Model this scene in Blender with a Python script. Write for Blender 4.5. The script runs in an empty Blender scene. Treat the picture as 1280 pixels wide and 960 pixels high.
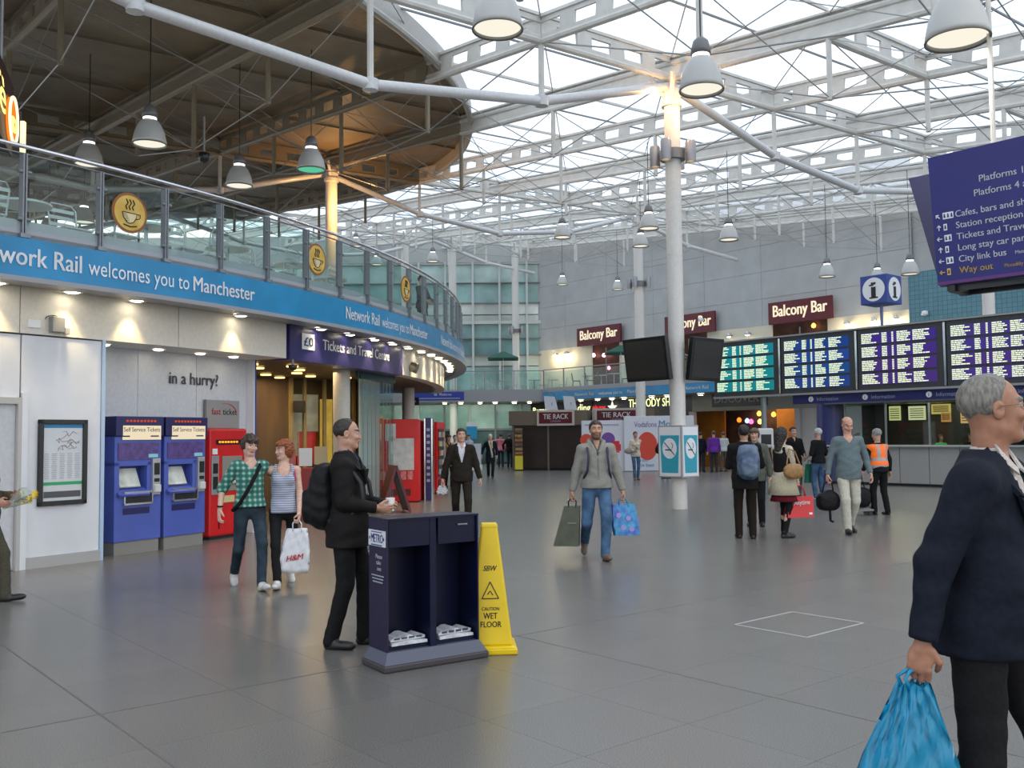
import bpy, math, random
import numpy as np
import openvdb
from mathutils import Vector, Matrix
R = math.radians
random.seed(7)
rng = np.random.default_rng(7)
SC = bpy.context.scene
COL = SC.collection

# ------------------------------------------------------------------ camera
cam_d = bpy.data.cameras.new('camera')
cam_d.sensor_width = 36.0
cam_d.lens = 36.0 * 1180 / 1280
cam_d.clip_end = 400
cam_o = bpy.data.objects.new('camera', cam_d)
COL.objects.link(cam_o)
_f = Vector((0, math.cos(math.atan(65/1180)), math.sin(math.atan(65/1180))))
_r0 = Vector((1, 0, 0)); _u0 = _r0.cross(_f)
_c, _s = math.cos(0.010), math.sin(0.010)
_r = _c*_r0 - _s*_u0; _u = _s*_r0 + _c*_u0
cam_o.matrix_world = Matrix(((_r.x, _u.x, -_f.x, 0), (_r.y, _u.y, -_f.y, 0), (_r.z, _u.z, -_f.z, 1.6), (0, 0, 0, 1)))
SC.camera = cam_o

# ------------------------------------------------------------------ sky, exposure
world = bpy.data.worlds.new('world'); SC.world = world
world.use_nodes = True
wn = world.node_tree.nodes; wl = world.node_tree.links; wn.clear()
w_tc = wn.new('ShaderNodeTexCoord'); w_no = wn.new('ShaderNodeTexNoise'); w_cr = wn.new('ShaderNodeValToRGB')
w_no.inputs['Scale'].default_value = 3.0; w_no.inputs['Detail'].default_value = 5.0
w_cr.color_ramp.elements[0].position = 0.35; w_cr.color_ramp.elements[0].color = (0.70, 0.82, 1.0, 1)
w_cr.color_ramp.elements[1].position = 0.62; w_cr.color_ramp.elements[1].color = (1.0, 0.98, 0.945, 1)
w_bg = wn.new('ShaderNodeBackground'); w_out = wn.new('ShaderNodeOutputWorld')
wl.new(w_tc.outputs['Generated'], w_no.inputs['Vector']); wl.new(w_no.outputs['Fac'], w_cr.inputs['Fac'])
wl.new(w_cr.outputs['Color'], w_bg.inputs['Color']); wl.new(w_bg.outputs['Background'], w_out.inputs['Surface'])
w_bg.inputs['Strength'].default_value = 1.5
SC.view_settings.view_transform = 'Standard'
SC.view_settings.look = 'None'
SC.view_settings.gamma = 1.0
SC.view_settings.use_curve_mapping = False
SC.view_settings.exposure = 0.2
SC.cycles.transparent_max_bounces = 40

def light(kind, name, loc, power, color=(1, 1, 1), size=0.1, target=None, angle=60, sy=None):
    d = bpy.data.lights.new(name, kind); d.energy = power; d.color = color
    if kind == 'AREA':
        d.size = size
        if sy: d.shape = 'RECTANGLE'; d.size_y = sy
    elif kind == 'SPOT':
        d.spot_size = R(angle); d.spot_blend = 0.6; d.shadow_soft_size = size
    else:
        d.shadow_soft_size = size
    o = bpy.data.objects.new(name, d); COL.objects.link(o); o.location = loc
    if target is not None:
        o.rotation_euler = (Vector(target) - Vector(loc)).to_track_quat('-Z', 'Y').to_euler()
    return o

# ------------------------------------------------------------------ materials
MATS = {}
def mat(name, col=(0.5, 0.5, 0.5), rough=0.6, metal=0.0, var=0.0, scale=20.0, bump=0.0, emit=0.0, ecol=None, alpha=1.0, spec=0.5, col2=None, stretch=None):
    if name in MATS: return MATS[name]
    m = bpy.data.materials.new(name); m.use_nodes = True; MATS[name] = m
    nt = m.node_tree; b = nt.nodes['Principled BSDF']
    b.inputs['Base Color'].default_value = (*col, 1); b.inputs['Roughness'].default_value = rough
    b.inputs['Metallic'].default_value = metal
    b.inputs['Specular IOR Level'].default_value = spec
    if emit:
        b.inputs['Emission Color'].default_value = (*(ecol or col), 1); b.inputs['Emission Strength'].default_value = emit
    if alpha < 1: b.inputs['Alpha'].default_value = alpha
    if var or bump or col2:
        tc = nt.nodes.new('ShaderNodeTexCoord'); n = nt.nodes.new('ShaderNodeTexNoise'); n.inputs['Scale'].default_value = scale
        n.inputs['Detail'].default_value = 4
        src = tc.outputs['Object']
        if stretch:
            mp = nt.nodes.new('ShaderNodeMapping'); mp.inputs['Scale'].default_value = stretch
            nt.links.new(src, mp.inputs['Vector']); src = mp.outputs['Vector']
        nt.links.new(src, n.inputs['Vector'])
        if var or col2:
            cr = nt.nodes.new('ShaderNodeValToRGB')
            c2 = col2 or tuple(max(0, c*(1-var)) for c in col); c1 = col if col2 else tuple(min(1, c*(1+var)) for c in col)
            cr.color_ramp.elements[0].position = 0.35; cr.color_ramp.elements[0].color = (*c2, 1)
            cr.color_ramp.elements[1].position = 0.65; cr.color_ramp.elements[1].color = (*c1, 1)
            nt.links.new(n.outputs['Fac'], cr.inputs['Fac']); nt.links.new(cr.outputs['Color'], b.inputs['Base Color'])
        if bump:
            bm = nt.nodes.new('ShaderNodeBump'); bm.inputs['Strength'].default_value = bump; bm.inputs['Distance'].default_value = 0.01
            nt.links.new(n.outputs['Fac'], bm.inputs['Height']); nt.links.new(bm.outputs['Normal'], b.inputs['Normal'])
    return m
def emis(name, col, s):
    if name in MATS: return MATS[name]
    m = bpy.data.materials.new(name); m.use_nodes = True; MATS[name] = m
    nt = m.node_tree; nt.nodes.clear(); e = nt.nodes.new('ShaderNodeEmission'); o = nt.nodes.new('ShaderNodeOutputMaterial')
    e.inputs['Color'].default_value = (*col, 1); e.inputs['Strength'].default_value = s
    nt.links.new(e.outputs[0], o.inputs['Surface']); return m
def glass(name, tint=(0.8, 0.9, 0.9), gloss=0.15, rough=0.03, diff=None, dfac=0.0):
    if name in MATS: return MATS[name]
    m = bpy.data.materials.new(name); m.use_nodes = True; MATS[name] = m
    nt = m.node_tree; nt.nodes.clear(); N = nt.nodes.new; L = nt.links.new
    o = N('ShaderNodeOutputMaterial'); t = N('ShaderNodeBsdfTransparent'); t.inputs['Color'].default_value = (*tint, 1)
    g = N('ShaderNodeBsdfGlossy'); g.inputs['Roughness'].default_value = rough; g.inputs['Color'].default_value = (0.9, 0.95, 0.95, 1)
    last = t.outputs[0]
    if dfac:
        d = N('ShaderNodeBsdfTranslucent') if diff is None else N('ShaderNodeBsdfDiffuse')
        if diff is not None: d.inputs['Color'].default_value = (*diff, 1)
        mx = N('ShaderNodeMixShader'); mx.inputs[0].default_value = dfac
        L(last, mx.inputs[1]); L(d.outputs[0], mx.inputs[2]); last = mx.outputs[0]
    if gloss:
        lw = N('ShaderNodeLayerWeight'); lw.inputs['Blend'].default_value = 0.5
        pw = N('ShaderNodeMath'); pw.operation = 'POWER'; pw.inputs[1].default_value = 4.0; L(lw.outputs['Facing'], pw.inputs[0])
        ml = N('ShaderNodeMath'); ml.operation = 'MULTIPLY_ADD'; ml.inputs[1].default_value = min(0.9, gloss*4); ml.inputs[2].default_value = 0.04; L(pw.outputs[0], ml.inputs[0])
        ge = N('ShaderNodeNewGeometry'); iv = N('ShaderNodeMath'); iv.operation = 'SUBTRACT'; iv.inputs[0].default_value = 1.0; L(ge.outputs['Backfacing'], iv.inputs[1])
        m2 = N('ShaderNodeMath'); m2.operation = 'MULTIPLY'; L(ml.outputs[0], m2.inputs[0]); L(iv.outputs[0], m2.inputs[1])
        mx = N('ShaderNodeMixShader'); L(m2.outputs[0], mx.inputs[0]); L(last, mx.inputs[1]); L(g.outputs[0], mx.inputs[2]); last = mx.outputs[0]
    L(last, o.inputs['Surface']); return m

# ------------------------------------------------------------------ mesh helpers
ORG = {}
def empty(name, loc=(0, 0, 0), rz=0.0):
    o = bpy.data.objects.new(name, None); COL.objects.link(o); o.location = loc; o.rotation_euler = (0, 0, rz)
    o.empty_display_size = 0.1
    ORG[o.name] = (Vector(loc), rz); return o
def tag(o, label=None, cat=None, group=None, kind=None):
    if label: o['label'] = label
    if cat: o['category'] = cat
    if group: o['group'] = group
    if kind: o['kind'] = kind
    return o
def thing(name, label, cat, loc=(0, 0, 0), rz=0.0, group=None):
    return tag(empty(name, loc, rz), label, cat, group)
def structure(name): return tag(empty(name), kind='structure')
class MB:
    def __init__(s): s.v = []; s.f = []; s.m = []; s.cur = 0
    def add(s, vs, fs, M=None):
        k = len(s.v)
        for p in vs:
            p = Vector(p)
            if M is not None: p = M @ p
            s.v.append(tuple(p))
        for f in fs: s.f.append(tuple(i+k for i in f)); s.m.append(s.cur)
        return s
    def box(s, c, d, rz=0.0, M=None):
        x, y, z = d[0]/2, d[1]/2, d[2]/2
        vs = [(-x,-y,-z),(x,-y,-z),(x,y,-z),(-x,y,-z),(-x,-y,z),(x,-y,z),(x,y,z),(-x,y,z)]
        fs = [(0,3,2,1),(4,5,6,7),(0,1,5,4),(1,2,6,5),(2,3,7,6),(3,0,4,7)]
        T = Matrix.Translation(c) @ Matrix.Rotation(rz, 4, 'Z')
        return s.add(vs, fs, M @ T if M is not None else T)
    def bar(s, a, b, w, h, up=(0, 0, 1)):
        a = Vector(a); b = Vector(b); d = b-a; L = d.length; d = d/L; up = Vector(up)
        sd = d.cross(up)
        if sd.length < 1e-4: sd = d.cross(Vector((1, 0, 0)))
        sd.normalize(); u = sd.cross(d)
        M = Matrix((( sd.x, d.x, u.x, (a.x+b.x)/2), (sd.y, d.y, u.y, (a.y+b.y)/2), (sd.z, d.z, u.z, (a.z+b.z)/2), (0, 0, 0, 1)))
        x, y, z = w/2, L/2, h/2
        vs = [(-x,-y,-z),(x,-y,-z),(x,y,-z),(-x,y,-z),(-x,-y,z),(x,-y,z),(x,y,z),(-x,y,z)]
        fs = [(0,3,2,1),(4,5,6,7),(0,1,5,4),(1,2,6,5),(2,3,7,6),(3,0,4,7)]
        return s.add(vs, fs, M)
    def tube(s, a, b, r0, r1=None, n=10, caps=True):
        r1 = r0 if r1 is None else r1
        a = Vector(a); b = Vector(b); d = (b-a).normalized()
        x = d.orthogonal().normalized(); y = d.cross(x); vs = []
        for p, r in ((a, r0), (b, r1)):
            for i in range(n):
                t = 2*math.pi*i/n; vs.append(p + x*(r*math.cos(t)) + y*(r*math.sin(t)))
        fs = [(i, (i+1) % n, n+(i+1) % n, n+i) for i in range(n)]
        if caps: fs += [tuple(range(n))[::-1], tuple(range(n, 2*n))]
        return s.add(vs, fs)
    def path(s, pts, r, n=8):
        pts = [Vector(p) for p in pts]; rings = []
        x = (pts[1]-pts[0]).orthogonal().normalized()
        rr = r if isinstance(r, (list, tuple)) else [r]*len(pts)
        vs = []
        for i, p in enumerate(pts):
            d = (pts[min(i+1, len(pts)-1)] - pts[max(i-1, 0)]).normalized()
            x = (x - d*x.dot(d)).normalized(); y = d.cross(x)
            for k in range(n):
                t = 2*math.pi*k/n; vs.append(p + (x*math.cos(t) + y*math.sin(t))*rr[i])
        fs = []
        for i in range(len(pts)-1):
            for k in range(n): fs.append((i*n+k, i*n+(k+1) % n, (i+1)*n+(k+1) % n, (i+1)*n+k))
        fs += [tuple(range(n))[::-1], tuple(range((len(pts)-1)*n, len(pts)*n))]
        return s.add(vs, fs)
    def lathe(s, prof, c=(0, 0, 0), n=24, M=None, closed=False):
        vs = []
        for r, z in prof:
            for i in range(n):
                t = 2*math.pi*i/n; vs.append((c[0]+r*math.cos(t), c[1]+r*math.sin(t), c[2]+z))
        fs = []; m = len(prof)
        for j in range(m-1 + (1 if closed else 0)):
            j2 = (j+1) % m
            for i in range(n): fs.append((j*n+i, j*n+(i+1) % n, j2*n+(i+1) % n, j2*n+i))
        if not closed:
            if prof[0][0] > 1e-4: fs.append(tuple(range(n))[::-1])
            if prof[-1][0] > 1e-4: fs.append(tuple(range((m-1)*n, m*n)))
        return s.add(vs, fs, M)
    def prism(s, poly, z0, z1, M=None):
        n = len(poly)
        vs = [(x, y, z0) for x, y in poly] + [(x, y, z1) for x, y in poly]
        fs = [tuple(range(n))[::-1], tuple(range(n, 2*n))] + [(i, (i+1) % n, n+(i+1) % n, n+i) for i in range(n)]
        return s.add(vs, fs, M)
    def arc(s, C, r0, r1, z0, z1, a0, a1, n=8):
        vs = []
        for i in range(n+1):
            a = R(a0 + (a1-a0)*i/n); c, q = math.cos(a), math.sin(a)
            for r, z in ((r0, z0), (r1, z0), (r1, z1), (r0, z1)): vs.append((C[0]+r*c, C[1]+r*q, z))
        fs = []
        for i in range(n):
            for k in range(4): fs.append((i*4+k, (i+1)*4+k, (i+1)*4+(k+1) % 4, i*4+(k+1) % 4))
        fs += [(0, 1, 2, 3), tuple(n*4+k for k in (3, 2, 1, 0))]
        return s.add(vs, fs)
    def build(s, name, mats, parent=None, smooth=False, world=False, bevel=0.0, auto=None):
        vs = s.v
        if world and parent is not None:
            loc, rz = ORG[parent.name]; c, q = math.cos(-rz), math.sin(-rz)
            vs = []
            for p in s.v:
                x, y, z = p[0]-loc.x, p[1]-loc.y, p[2]-loc.z; vs.append((c*x-q*y, q*x+c*y, z))
        me = bpy.data.meshes.new(name); me.from_pydata(vs, [], s.f)
        if not isinstance(mats, (list, tuple)): mats = [mats]
        for m in mats: me.materials.append(m)
        if len(mats) > 1: me.polygons.foreach_set('material_index', s.m)
        if smooth:
            me.polygons.foreach_set('use_smooth', [True]*len(s.f))
            if auto: me.set_sharp_from_angle(angle=R(auto))
        me.update()
        o = bpy.data.objects.new(name, me); COL.objects.link(o)
        if parent is not None: o.parent = parent
        ORG[o.name] = ORG.get(parent.name, (Vector((0, 0, 0)), 0.0)) if parent is not None else (Vector((0, 0, 0)), 0.0)
        if bevel:
            b = o.modifiers.new('bevel', 'BEVEL'); b.width = bevel; b.segments = 2; b.limit_method = 'ANGLE'
        return o
def copy_obj(o, parent=None, loc=None, rz=None):
    c = o.copy(); COL.objects.link(c); c.parent = parent
    if loc is not None: c.location = loc
    if rz is not None: c.rotation_euler = (0, 0, rz)
    return c
def copy_tree(o, parent=None, loc=None, rz=None):
    c = copy_obj(o, parent, loc, rz)
    for k in list(o.children): copy_tree(k, c)
    return c

_tc = {}
def text_geo(txt, size=1.0, bold=0.0, depth=0.004, align='LEFT', shear=0.0, space=1.0):
    key = (txt, bold, align, shear, space)
    if key not in _tc:
        cu = bpy.data.curves.new('t', 'FONT'); cu.body = txt; cu.size = 1.0; cu.align_x = align; cu.resolution_u = 3
        cu.shear = shear; cu.space_character = space
        o = bpy.data.objects.new('t', cu); COL.objects.link(o)
        dg = bpy.context.evaluated_depsgraph_get()
        me = bpy.data.meshes.new_from_object(o.evaluated_get(dg))
        vs = [tuple(v.co) for v in me.vertices]; fs = [tuple(p.vertices) for p in me.polygons]
        if bold:
            v0, f0 = vs, fs; vs = []; fs = []
            for dx in (-bold, 0.0, bold):
                k_ = len(vs); vs += [(a+dx*1.1, b_+abs(dx)*0.3, c) for a, b_, c in v0]; fs += [tuple(i+k_ for i in f) for f in f0]
        bpy.data.meshes.remove(me); bpy.data.objects.remove(o); bpy.data.curves.remove(cu)
        _tc[key] = (vs, fs)
    vs, fs = _tc[key]
    return [(x*size, y*size) for x, y, z in vs], fs
def text(txt, size, pos, xdir, material, parent, name='lettering', up=(0, 0, 1), world=True, width=None, mb=None, **k):
    """flat lettering; pos = lower left (or centre) of the line, xdir = reading direction"""
    vs, fs = text_geo(txt, size, **k)
    if width:
        xs = [v[0] for v in vs]; w = max(xs)-min(xs); sx = width/w
        vs = [(x*sx, y) for x, y in vs]
    X = Vector(xdir).normalized(); U = Vector(up).normalized(); P = Vector(pos)
    m = mb or MB(); m.add([P + X*x + U*y for x, y in vs], fs)
    if mb is not None: return None
    return m.build(name, material, parent, world=world)
def sign_frame(o):
    return o
# ------------------------------------------------------------------ signed distance bodies
class SDF:
    def __init__(s, lo, hi, vox, pad=0.07):
        s.lo = np.array(lo, float); s.vox = vox; s.pad = pad
        n = np.ceil((np.array(hi)-s.lo)/vox).astype(int)+1
        s.n = n; s.F = np.full(n, pad, np.float32)
        s.ax = [s.lo[i]+vox*np.arange(n[i]) for i in range(3)]
    def _sub(s, lo, hi):
        a = np.clip(np.floor((np.array(lo)-s.pad-s.lo)/s.vox).astype(int), 0, s.n)
        b = np.clip(np.ceil((np.array(hi)+s.pad-s.lo)/s.vox).astype(int)+1, 0, s.n)
        if np.any(b <= a): return None
        sl = tuple(slice(a[i], b[i]) for i in range(3))
        X, Y, Z = np.meshgrid(*[s.ax[i][sl[i]].astype(np.float32) for i in range(3)], indexing='ij')
        return sl, X, Y, Z
    def _mix(s, sl, d, k, op):
        f = s.F[sl]
        if op == 'add':
            if k > 0:
                h = np.clip(0.5+0.5*(f-d)/k, 0, 1); r = f*(1-h)+d*h-k*h*(1-h)
            else: r = np.minimum(f, d)
        else:
            if k > 0:
                h = np.clip(0.5-0.5*(f+d)/k, 0, 1); r = f*(1-h)-d*h+k*h*(1-h)
            else: r = np.maximum(f, -d)
        s.F[sl] = r
    def cone(s, a, b, ra, rb, k=0.02, op='add', flat=None):
        a = np.array(a, float); b = np.array(b, float); rm = max(ra, rb)
        q = s._sub(np.minimum(a, b)-rm, np.maximum(a, b)+rm)
        if q is None: return
        sl, X, Y, Z = q; d = b-a; L2 = float(d@d)+1e-9
        t = np.clip(((X-a[0])*d[0]+(Y-a[1])*d[1]+(Z-a[2])*d[2])/L2, 0, 1)
        D = np.sqrt((X-a[0]-t*d[0])**2+(Y-a[1]-t*d[1])**2+(Z-a[2]-t*d[2])**2)-(ra+(rb-ra)*t)
        s._mix(sl, D, k, op)
    def ell(s, c, r, M=None, k=0.02, op='add', p=2.0):
        c = np.array(c, float); r = np.array(r, float); rm = r.max()
        ext = np.full(3, rm) if M is not None else r
        q = s._sub(c-ext, c+ext)
        if q is None: return
        sl, X, Y, Z = q; X = X-c[0]; Y = Y-c[1]; Z = Z-c[2]
        if M is not None:   # columns of M are the axes of the ellipsoid
            M = np.array(M); X, Y, Z = (X*M[0][0]+Y*M[1][0]+Z*M[2][0], X*M[0][1]+Y*M[1][1]+Z*M[2][1], X*M[0][2]+Y*M[1][2]+Z*M[2][2])
        if p == 2.0:
            k0 = np.sqrt((X/r[0])**2+(Y/r[1])**2+(Z/r[2])**2)+1e-6
            k1 = np.sqrt((X/r[0]**2)**2+(Y/r[1]**2)**2+(Z/r[2]**2)**2)+1e-6
            D = k0*(k0-1)/k1
        else:
            D = ((np.abs(X/r[0])**p+np.abs(Y/r[1])**p+np.abs(Z/r[2])**p)**(1/p)-1)*r.min()
        s._mix(sl, D, k, op)
    def func(s, fn):
        X, Y, Z = np.meshgrid(*[a.astype(np.float32) for a in s.ax], indexing='ij')
        s.F = fn(X, Y, Z, s.F).astype(np.float32)
    def wrinkle(s, amp=0.004, freq=22.0, seed=0):
        def fn(X, Y, Z, F):
            w = np.sin(X*freq+seed+2*np.sin(Z*freq*0.7+seed))*np.sin(Z*freq*1.3+seed*2+1.5*np.sin(Y*freq*0.8))
            return F+amp*w
        s.func(fn)
    def mesh(s, adapt=0.0):
        g = openvdb.FloatGrid(float(s.pad)); g.copyFromArray(s.F)
        g.transform = openvdb.createLinearTransform(voxelSize=s.vox)
        P, T, Q = g.convertToPolygons(isovalue=0.0, adaptivity=adapt)
        P = P + s.lo
        fs = [tuple(int(i) for i in t[::-1]) for t in T] + [tuple(int(i) for i in q[::-1]) for q in Q]
        return P, fs
def to_obj(name, geos, mats, parent, matfn=None):
    vs = []; fs = []
    for P, F in geos:
        k = len(vs); vs += [tuple(p) for p in P]; fs += [tuple(i+k for i in f) for f in F]
    me = bpy.data.meshes.new(name); me.from_pydata(vs, [], fs)
    if not isinstance(mats, (list, tuple)): mats = [mats]
    for m in mats: me.materials.append(m)
    me.polygons.foreach_set('use_smooth', [True]*len(me.polygons))
    if matfn is not None and len(me.polygons):
        c = np.zeros(len(me.polygons)*3); me.polygons.foreach_get('center', c)
        me.polygons.foreach_set('material_index', matfn(c.reshape(-1, 3)).astype(np.int32))
    me.update()
    o = bpy.data.objects.new(name, me); COL.objects.link(o); o.parent = parent
    return o
def ik(a, b, l1, l2, pole):
    a = np.array(a, float); b = np.array(b, float); d = b-a; L = np.linalg.norm(d)
    mx = (l1+l2)*0.998
    if L > mx: b = a+d/L*mx; d = b-a; L = mx
    L = max(L, abs(l1-l2)+0.01)
    x = (l1*l1-l2*l2+L*L)/(2*L); h = math.sqrt(max(l1*l1-x*x, 0)); u = d/np.linalg.norm(d)
    p = np.array(pole, float); p = p-u*(p@u); p /= np.linalg.norm(p)+1e-9
    return a+u*x+p*h, b
def rotm(yaw=0, pitch=0, roll=0):
    return np.array(Matrix.Rotation(R(yaw), 3, 'Z') @ Matrix.Rotation(R(pitch), 3, 'X') @ Matrix.Rotation(R(roll), 3, 'Y'))
def unit(v): v = np.array(v, float); return v/(np.linalg.norm(v)+1e-9)

def skin(name, c):
    return mat('skin_'+name, c, 0.5, var=0.12, scale=30)
LIP = lambda c: (c[0]*0.8, c[1]*0.5, c[2]*0.5)
def cloth(name, c, rough=0.9, var=0.15, scale=60, bump=0.3, **k): return mat('cloth_'+name, c, rough, var=var, scale=scale, bump=bump, spec=0.15, **k)

def person(label, x, y, deg, H=1.75, z=0.0, w=1.0, q=1, feet=None, hands=None, lean=(0, 0), head=(0, 0, 0), grip=(0.35, 0.35),
           skin_c=(0.55, 0.33, 0.24), hair_c=(0.03, 0.02, 0.015), hair='short', top='shirt', top_c=None, sleeve=1.0, hem=0.86, legs_c=None, legs='trousers',
           shoe_c=None, inner_c=None, belly=0.0, beard=False, glasses=False, extra=None, name_top=None, palm=None, legw=1.0, group=None, bust=0.0, boots=0.0, pol=None):
    """q = 0 far, 1 middle, 2 near. Local frame: faces -Y, left hand at +X. All lengths are for 1.75 m and scaled."""
    S = H/1.75
    root = thing('person', label, 'person', (x, y, z), R(deg), group)
    feet = feet or ((0.10, -0.02), (-0.10, 0.03)); hands = hands or ((0.27, -0.02, 0.80), (-0.27, -0.02, 0.80))
    # feet: (x, y[, z lift, toe pitch])
    F = [np.array([f[0], f[1], 0.085+(f[2] if len(f) > 2 else 0)]) for f in feet]
    pit = [(f[3] if len(f) > 3 else 0) for f in feet]
    st = abs(F[0][1]-F[1][1])
    pz = 0.935-0.10*min(1, st/0.75)**2
    midy = (F[0][1]+F[1][1])/2 if st < 0.9 else 0
    pel = np.array([0, midy*0.6, pz]); ln = R(lean[0])
    def sp(zz, yy=0.0, xx=0.0):   # point on the leaning spine, zz above the pelvis
        return pel + np.array([xx+zz*math.sin(R(lean[1])), yy*math.cos(ln)-zz*math.sin(ln), zz*math.cos(ln)+yy*math.sin(-ln)*-1])
    sh = [sp(0.455, 0.01, 0.165*w), sp(0.455, 0.01, -0.165*w)]
    hip = [pel+np.array([0.09, 0, -0.03]), pel+np.array([-0.09, 0, -0.03])]
    neck = sp(0.525, 0.015); Mh = rotm(*head)
    hc = neck + np.array([0, -0.012, 0.165]) + np.array([0, -0.05*math.sin(ln+R(-head[1])*0.0), 0])
    hc = hc + (Mh @ np.array([0, 0, 0.0]))
    knee = []; ank = []
    for i in (0, 1):
        k, a = ik(hip[i], F[i], 0.418, 0.41, (0.12*(1-2*i), -1, 0)); knee.append(k); ank.append(a)
    elb = []; wr = []; sgn = (1, -1)
    for i in (0, 1):
        h = np.array(hands[i], float)
        pl = (pol[i] if pol and pol[i] is not None else (0.45*sgn[i], 1, -0.1))
        e, ww = ik(sh[i], h, 0.285, 0.25, pl); elb.append(e); wr.append(ww)
    vox = (0.021, 0.014, 0.0095)[q]
    lo = (-0.62, -0.75, -0.02); hi = (0.62, 0.75, 1.56)
    def pts(*p): return np.min(p, 0), np.max(p, 0)
    def bounds(*p):
        a, b = pts(*p); return a-0.2, b+0.2
    geos = []
    # --- body core (head + neck + limbs), one figure
    sB = SDF(*bounds(neck, *hip, *knee, *ank, *sh, *elb, *wr), max(vox, 0.014)*1.15)
    sB.ell(sp(0.30), (0.135*w, 0.095, 0.20), k=0.03); sB.ell(sp(0.02), (0.14*w, 0.10, 0.11), k=0.05); sB.cone(sh[0], sh[1], 0.05, 0.05, 0.05)
    sB.cone(sp(0.44), neck+np.array([0, 0, 0.05]), 0.07, 0.052, 0.04)
    for i in (0, 1):
        sB.cone(hip[i], knee[i], 0.075*legw, 0.05*legw, 0.03); sB.cone(knee[i], ank[i], 0.05*legw, 0.034, 0.02)
        cf = knee[i]*0.7+ank[i]*0.3+np.array([0, 0.018, 0]); sB.cone(cf, cf+(ank[i]-cf)*0.35, 0.040*legw, 0.036, 0.03)
        sB.cone(sh[i], elb[i], 0.045, 0.036, 0.02); sB.cone(elb[i], wr[i], 0.038, 0.026, 0.02)
    core = sB.mesh(0.0)
    if True: geos.append(core)
    # --- head at finer resolution (same mesh)
    hv = (0.011, 0.0065, 0.0042)[q]
    sH = SDF(hc-0.17, hc+0.17, hv, 0.04)
    def hp(p): return hc + Mh @ np.array(p)
    sH.ell(hp((0, 0.014, 0.033)), (0.074, 0.094, 0.083), Mh, k=0)
    sH.ell(hp((0, -0.028, -0.038)), (0.057, 0.062, 0.076), Mh, k=0.03)
    sH.ell(hp((0, -0.066, -0.092)), (0.026, 0.02, 0.018), Mh, k=0.02)
    sH.cone(hp((0.045, -0.0, -0.06)), hp((0.018, -0.062, -0.09)), 0.018, 0.014, 0.02); sH.cone(hp((-0.045, -0.0, -0.06)), hp((-0.018, -0.062, -0.09)), 0.018, 0.014, 0.02)
    sH.ell(hp((0, -0.078, 0.03)), (0.045, 0.014, 0.010), Mh, k=0.015)
    for s_ in (1, -1):
        sH.ell(hp((0.031*s_, -0.093, 0.012)), (0.017, 0.012, 0.011), Mh, k=0.01, op='sub')
        sH.ell(hp((0.04*s_, -0.07, -0.022)), (0.018, 0.016, 0.015), Mh, k=0.02)
        sH.ell(hp((0.074*s_, 0.01, -0.004)), (0.008, 0.019, 0.03), Mh, k=0.006)
        sH.ell(hp((0.082*s_, 0.006, 0.002)), (0.007, 0.009, 0.014), Mh, k=0.005, op='sub')
        sH.ell(hp((0.011*s_, -0.096, -0.027)), (0.009, 0.011, 0.008), Mh, k=0.008)
    sH.cone(hp((0, -0.084, 0.018)), hp((0, -0.100, -0.022)), 0.0075, 0.0095, 0.012)
    sH.ell(hp((0, -0.090, -0.052)), (0.021, 0.010, 0.006), Mh, k=0.006); sH.ell(hp((0, -0.087, -0.064)), (0.018, 0.010, 0.006), Mh, k=0.006)
    sH.ell(hp((0, -0.104, -0.058)), (0.022, 0.010, 0.0018), Mh, k=0.003, op='sub')
    nb = neck+np.array([0, 0, 0.0]); sH.cone(hp((0, 0.022, -0.05)), hc+(nb-hc)*0.92, 0.052, 0.055, 0.03)
    geos.append(sH.mesh(0.0))
    # --- hands
    if palm is None: palm = (None, None)
    hvx = (0.009, 0.006, 0.0042)[q]; Hd = []
    for i in (0, 1):
        d = unit(wr[i]-elb[i]); s_ = sgn[i]
        pn = unit(palm[i]) if palm[i] is not None else np.array([-s_, 0.15, 0.0])
        pn = unit(pn - d*(pn@d)); sd = np.cross(d, pn)
        fw = np.array([0, -1.0, 0.3]); sd = sd if sd@fw > 0 else -sd      # thumb side points forward
        W = wr[i]; g = grip[i]
        sN = SDF(W-0.21, W+0.21, hvx, 0.03)
        Mx = np.stack([sd, d, pn], 1)
        sN.cone(W-d*0.045, W+d*0.02, 0.026, 0.024, 0.01)
        sN.ell(W+d*0.052, (0.040, 0.05, 0.017), Mx, k=0.015)
        for j, (o, l0) in enumerate(((0.029, 0.92), (0.010, 1.0), (-0.010, 0.95), (-0.028, 0.8))):
            p = W+d*(0.088-0.004*abs(j-1))+sd*o; a = g*0.5
            for sl_, ra, rb in ((0.040, 0.0095, 0.0088), (0.026, 0.0088, 0.008), (0.021, 0.008, 0.0068)):
                a2 = a; v = d*math.cos(a2)+pn*math.sin(a2)+sd*o*0.6; v = unit(v); p2 = p+v*sl_*l0
                sN.cone(p, p2, ra, rb, 0.003); p = p2; a += g*1.05+0.08
        p = W+d*0.025+sd*0.03; v = unit(d*0.75+sd*0.7+pn*0.25); p2 = p+v*0.038; sN.cone(p, p2, 0.014, 0.011, 0.01)
        v = unit(d*(1.0)+sd*(0.25-0.3*g)+pn*(0.2+0.8*g)); p3 = p2+v*0.030; sN.cone(p2, p3, 0.0105, 0.0095, 0.003)
        v = unit(d*1.0+pn*(0.3+g)-sd*0.3*g); sN.cone(p3, p3+v*0.022, 0.0095, 0.007, 0.003)
        geos.append(sN.mesh(0.0)); Hd.append(W+d*0.09+pn*0.018)
    sk = skin('_'.join('%02d' % int(c*99) for c in skin_c), skin_c)
    lipm = mat('lips_'+'_'.join('%02d' % int(c*99) for c in skin_c), LIP(skin_c), 0.45)
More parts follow.
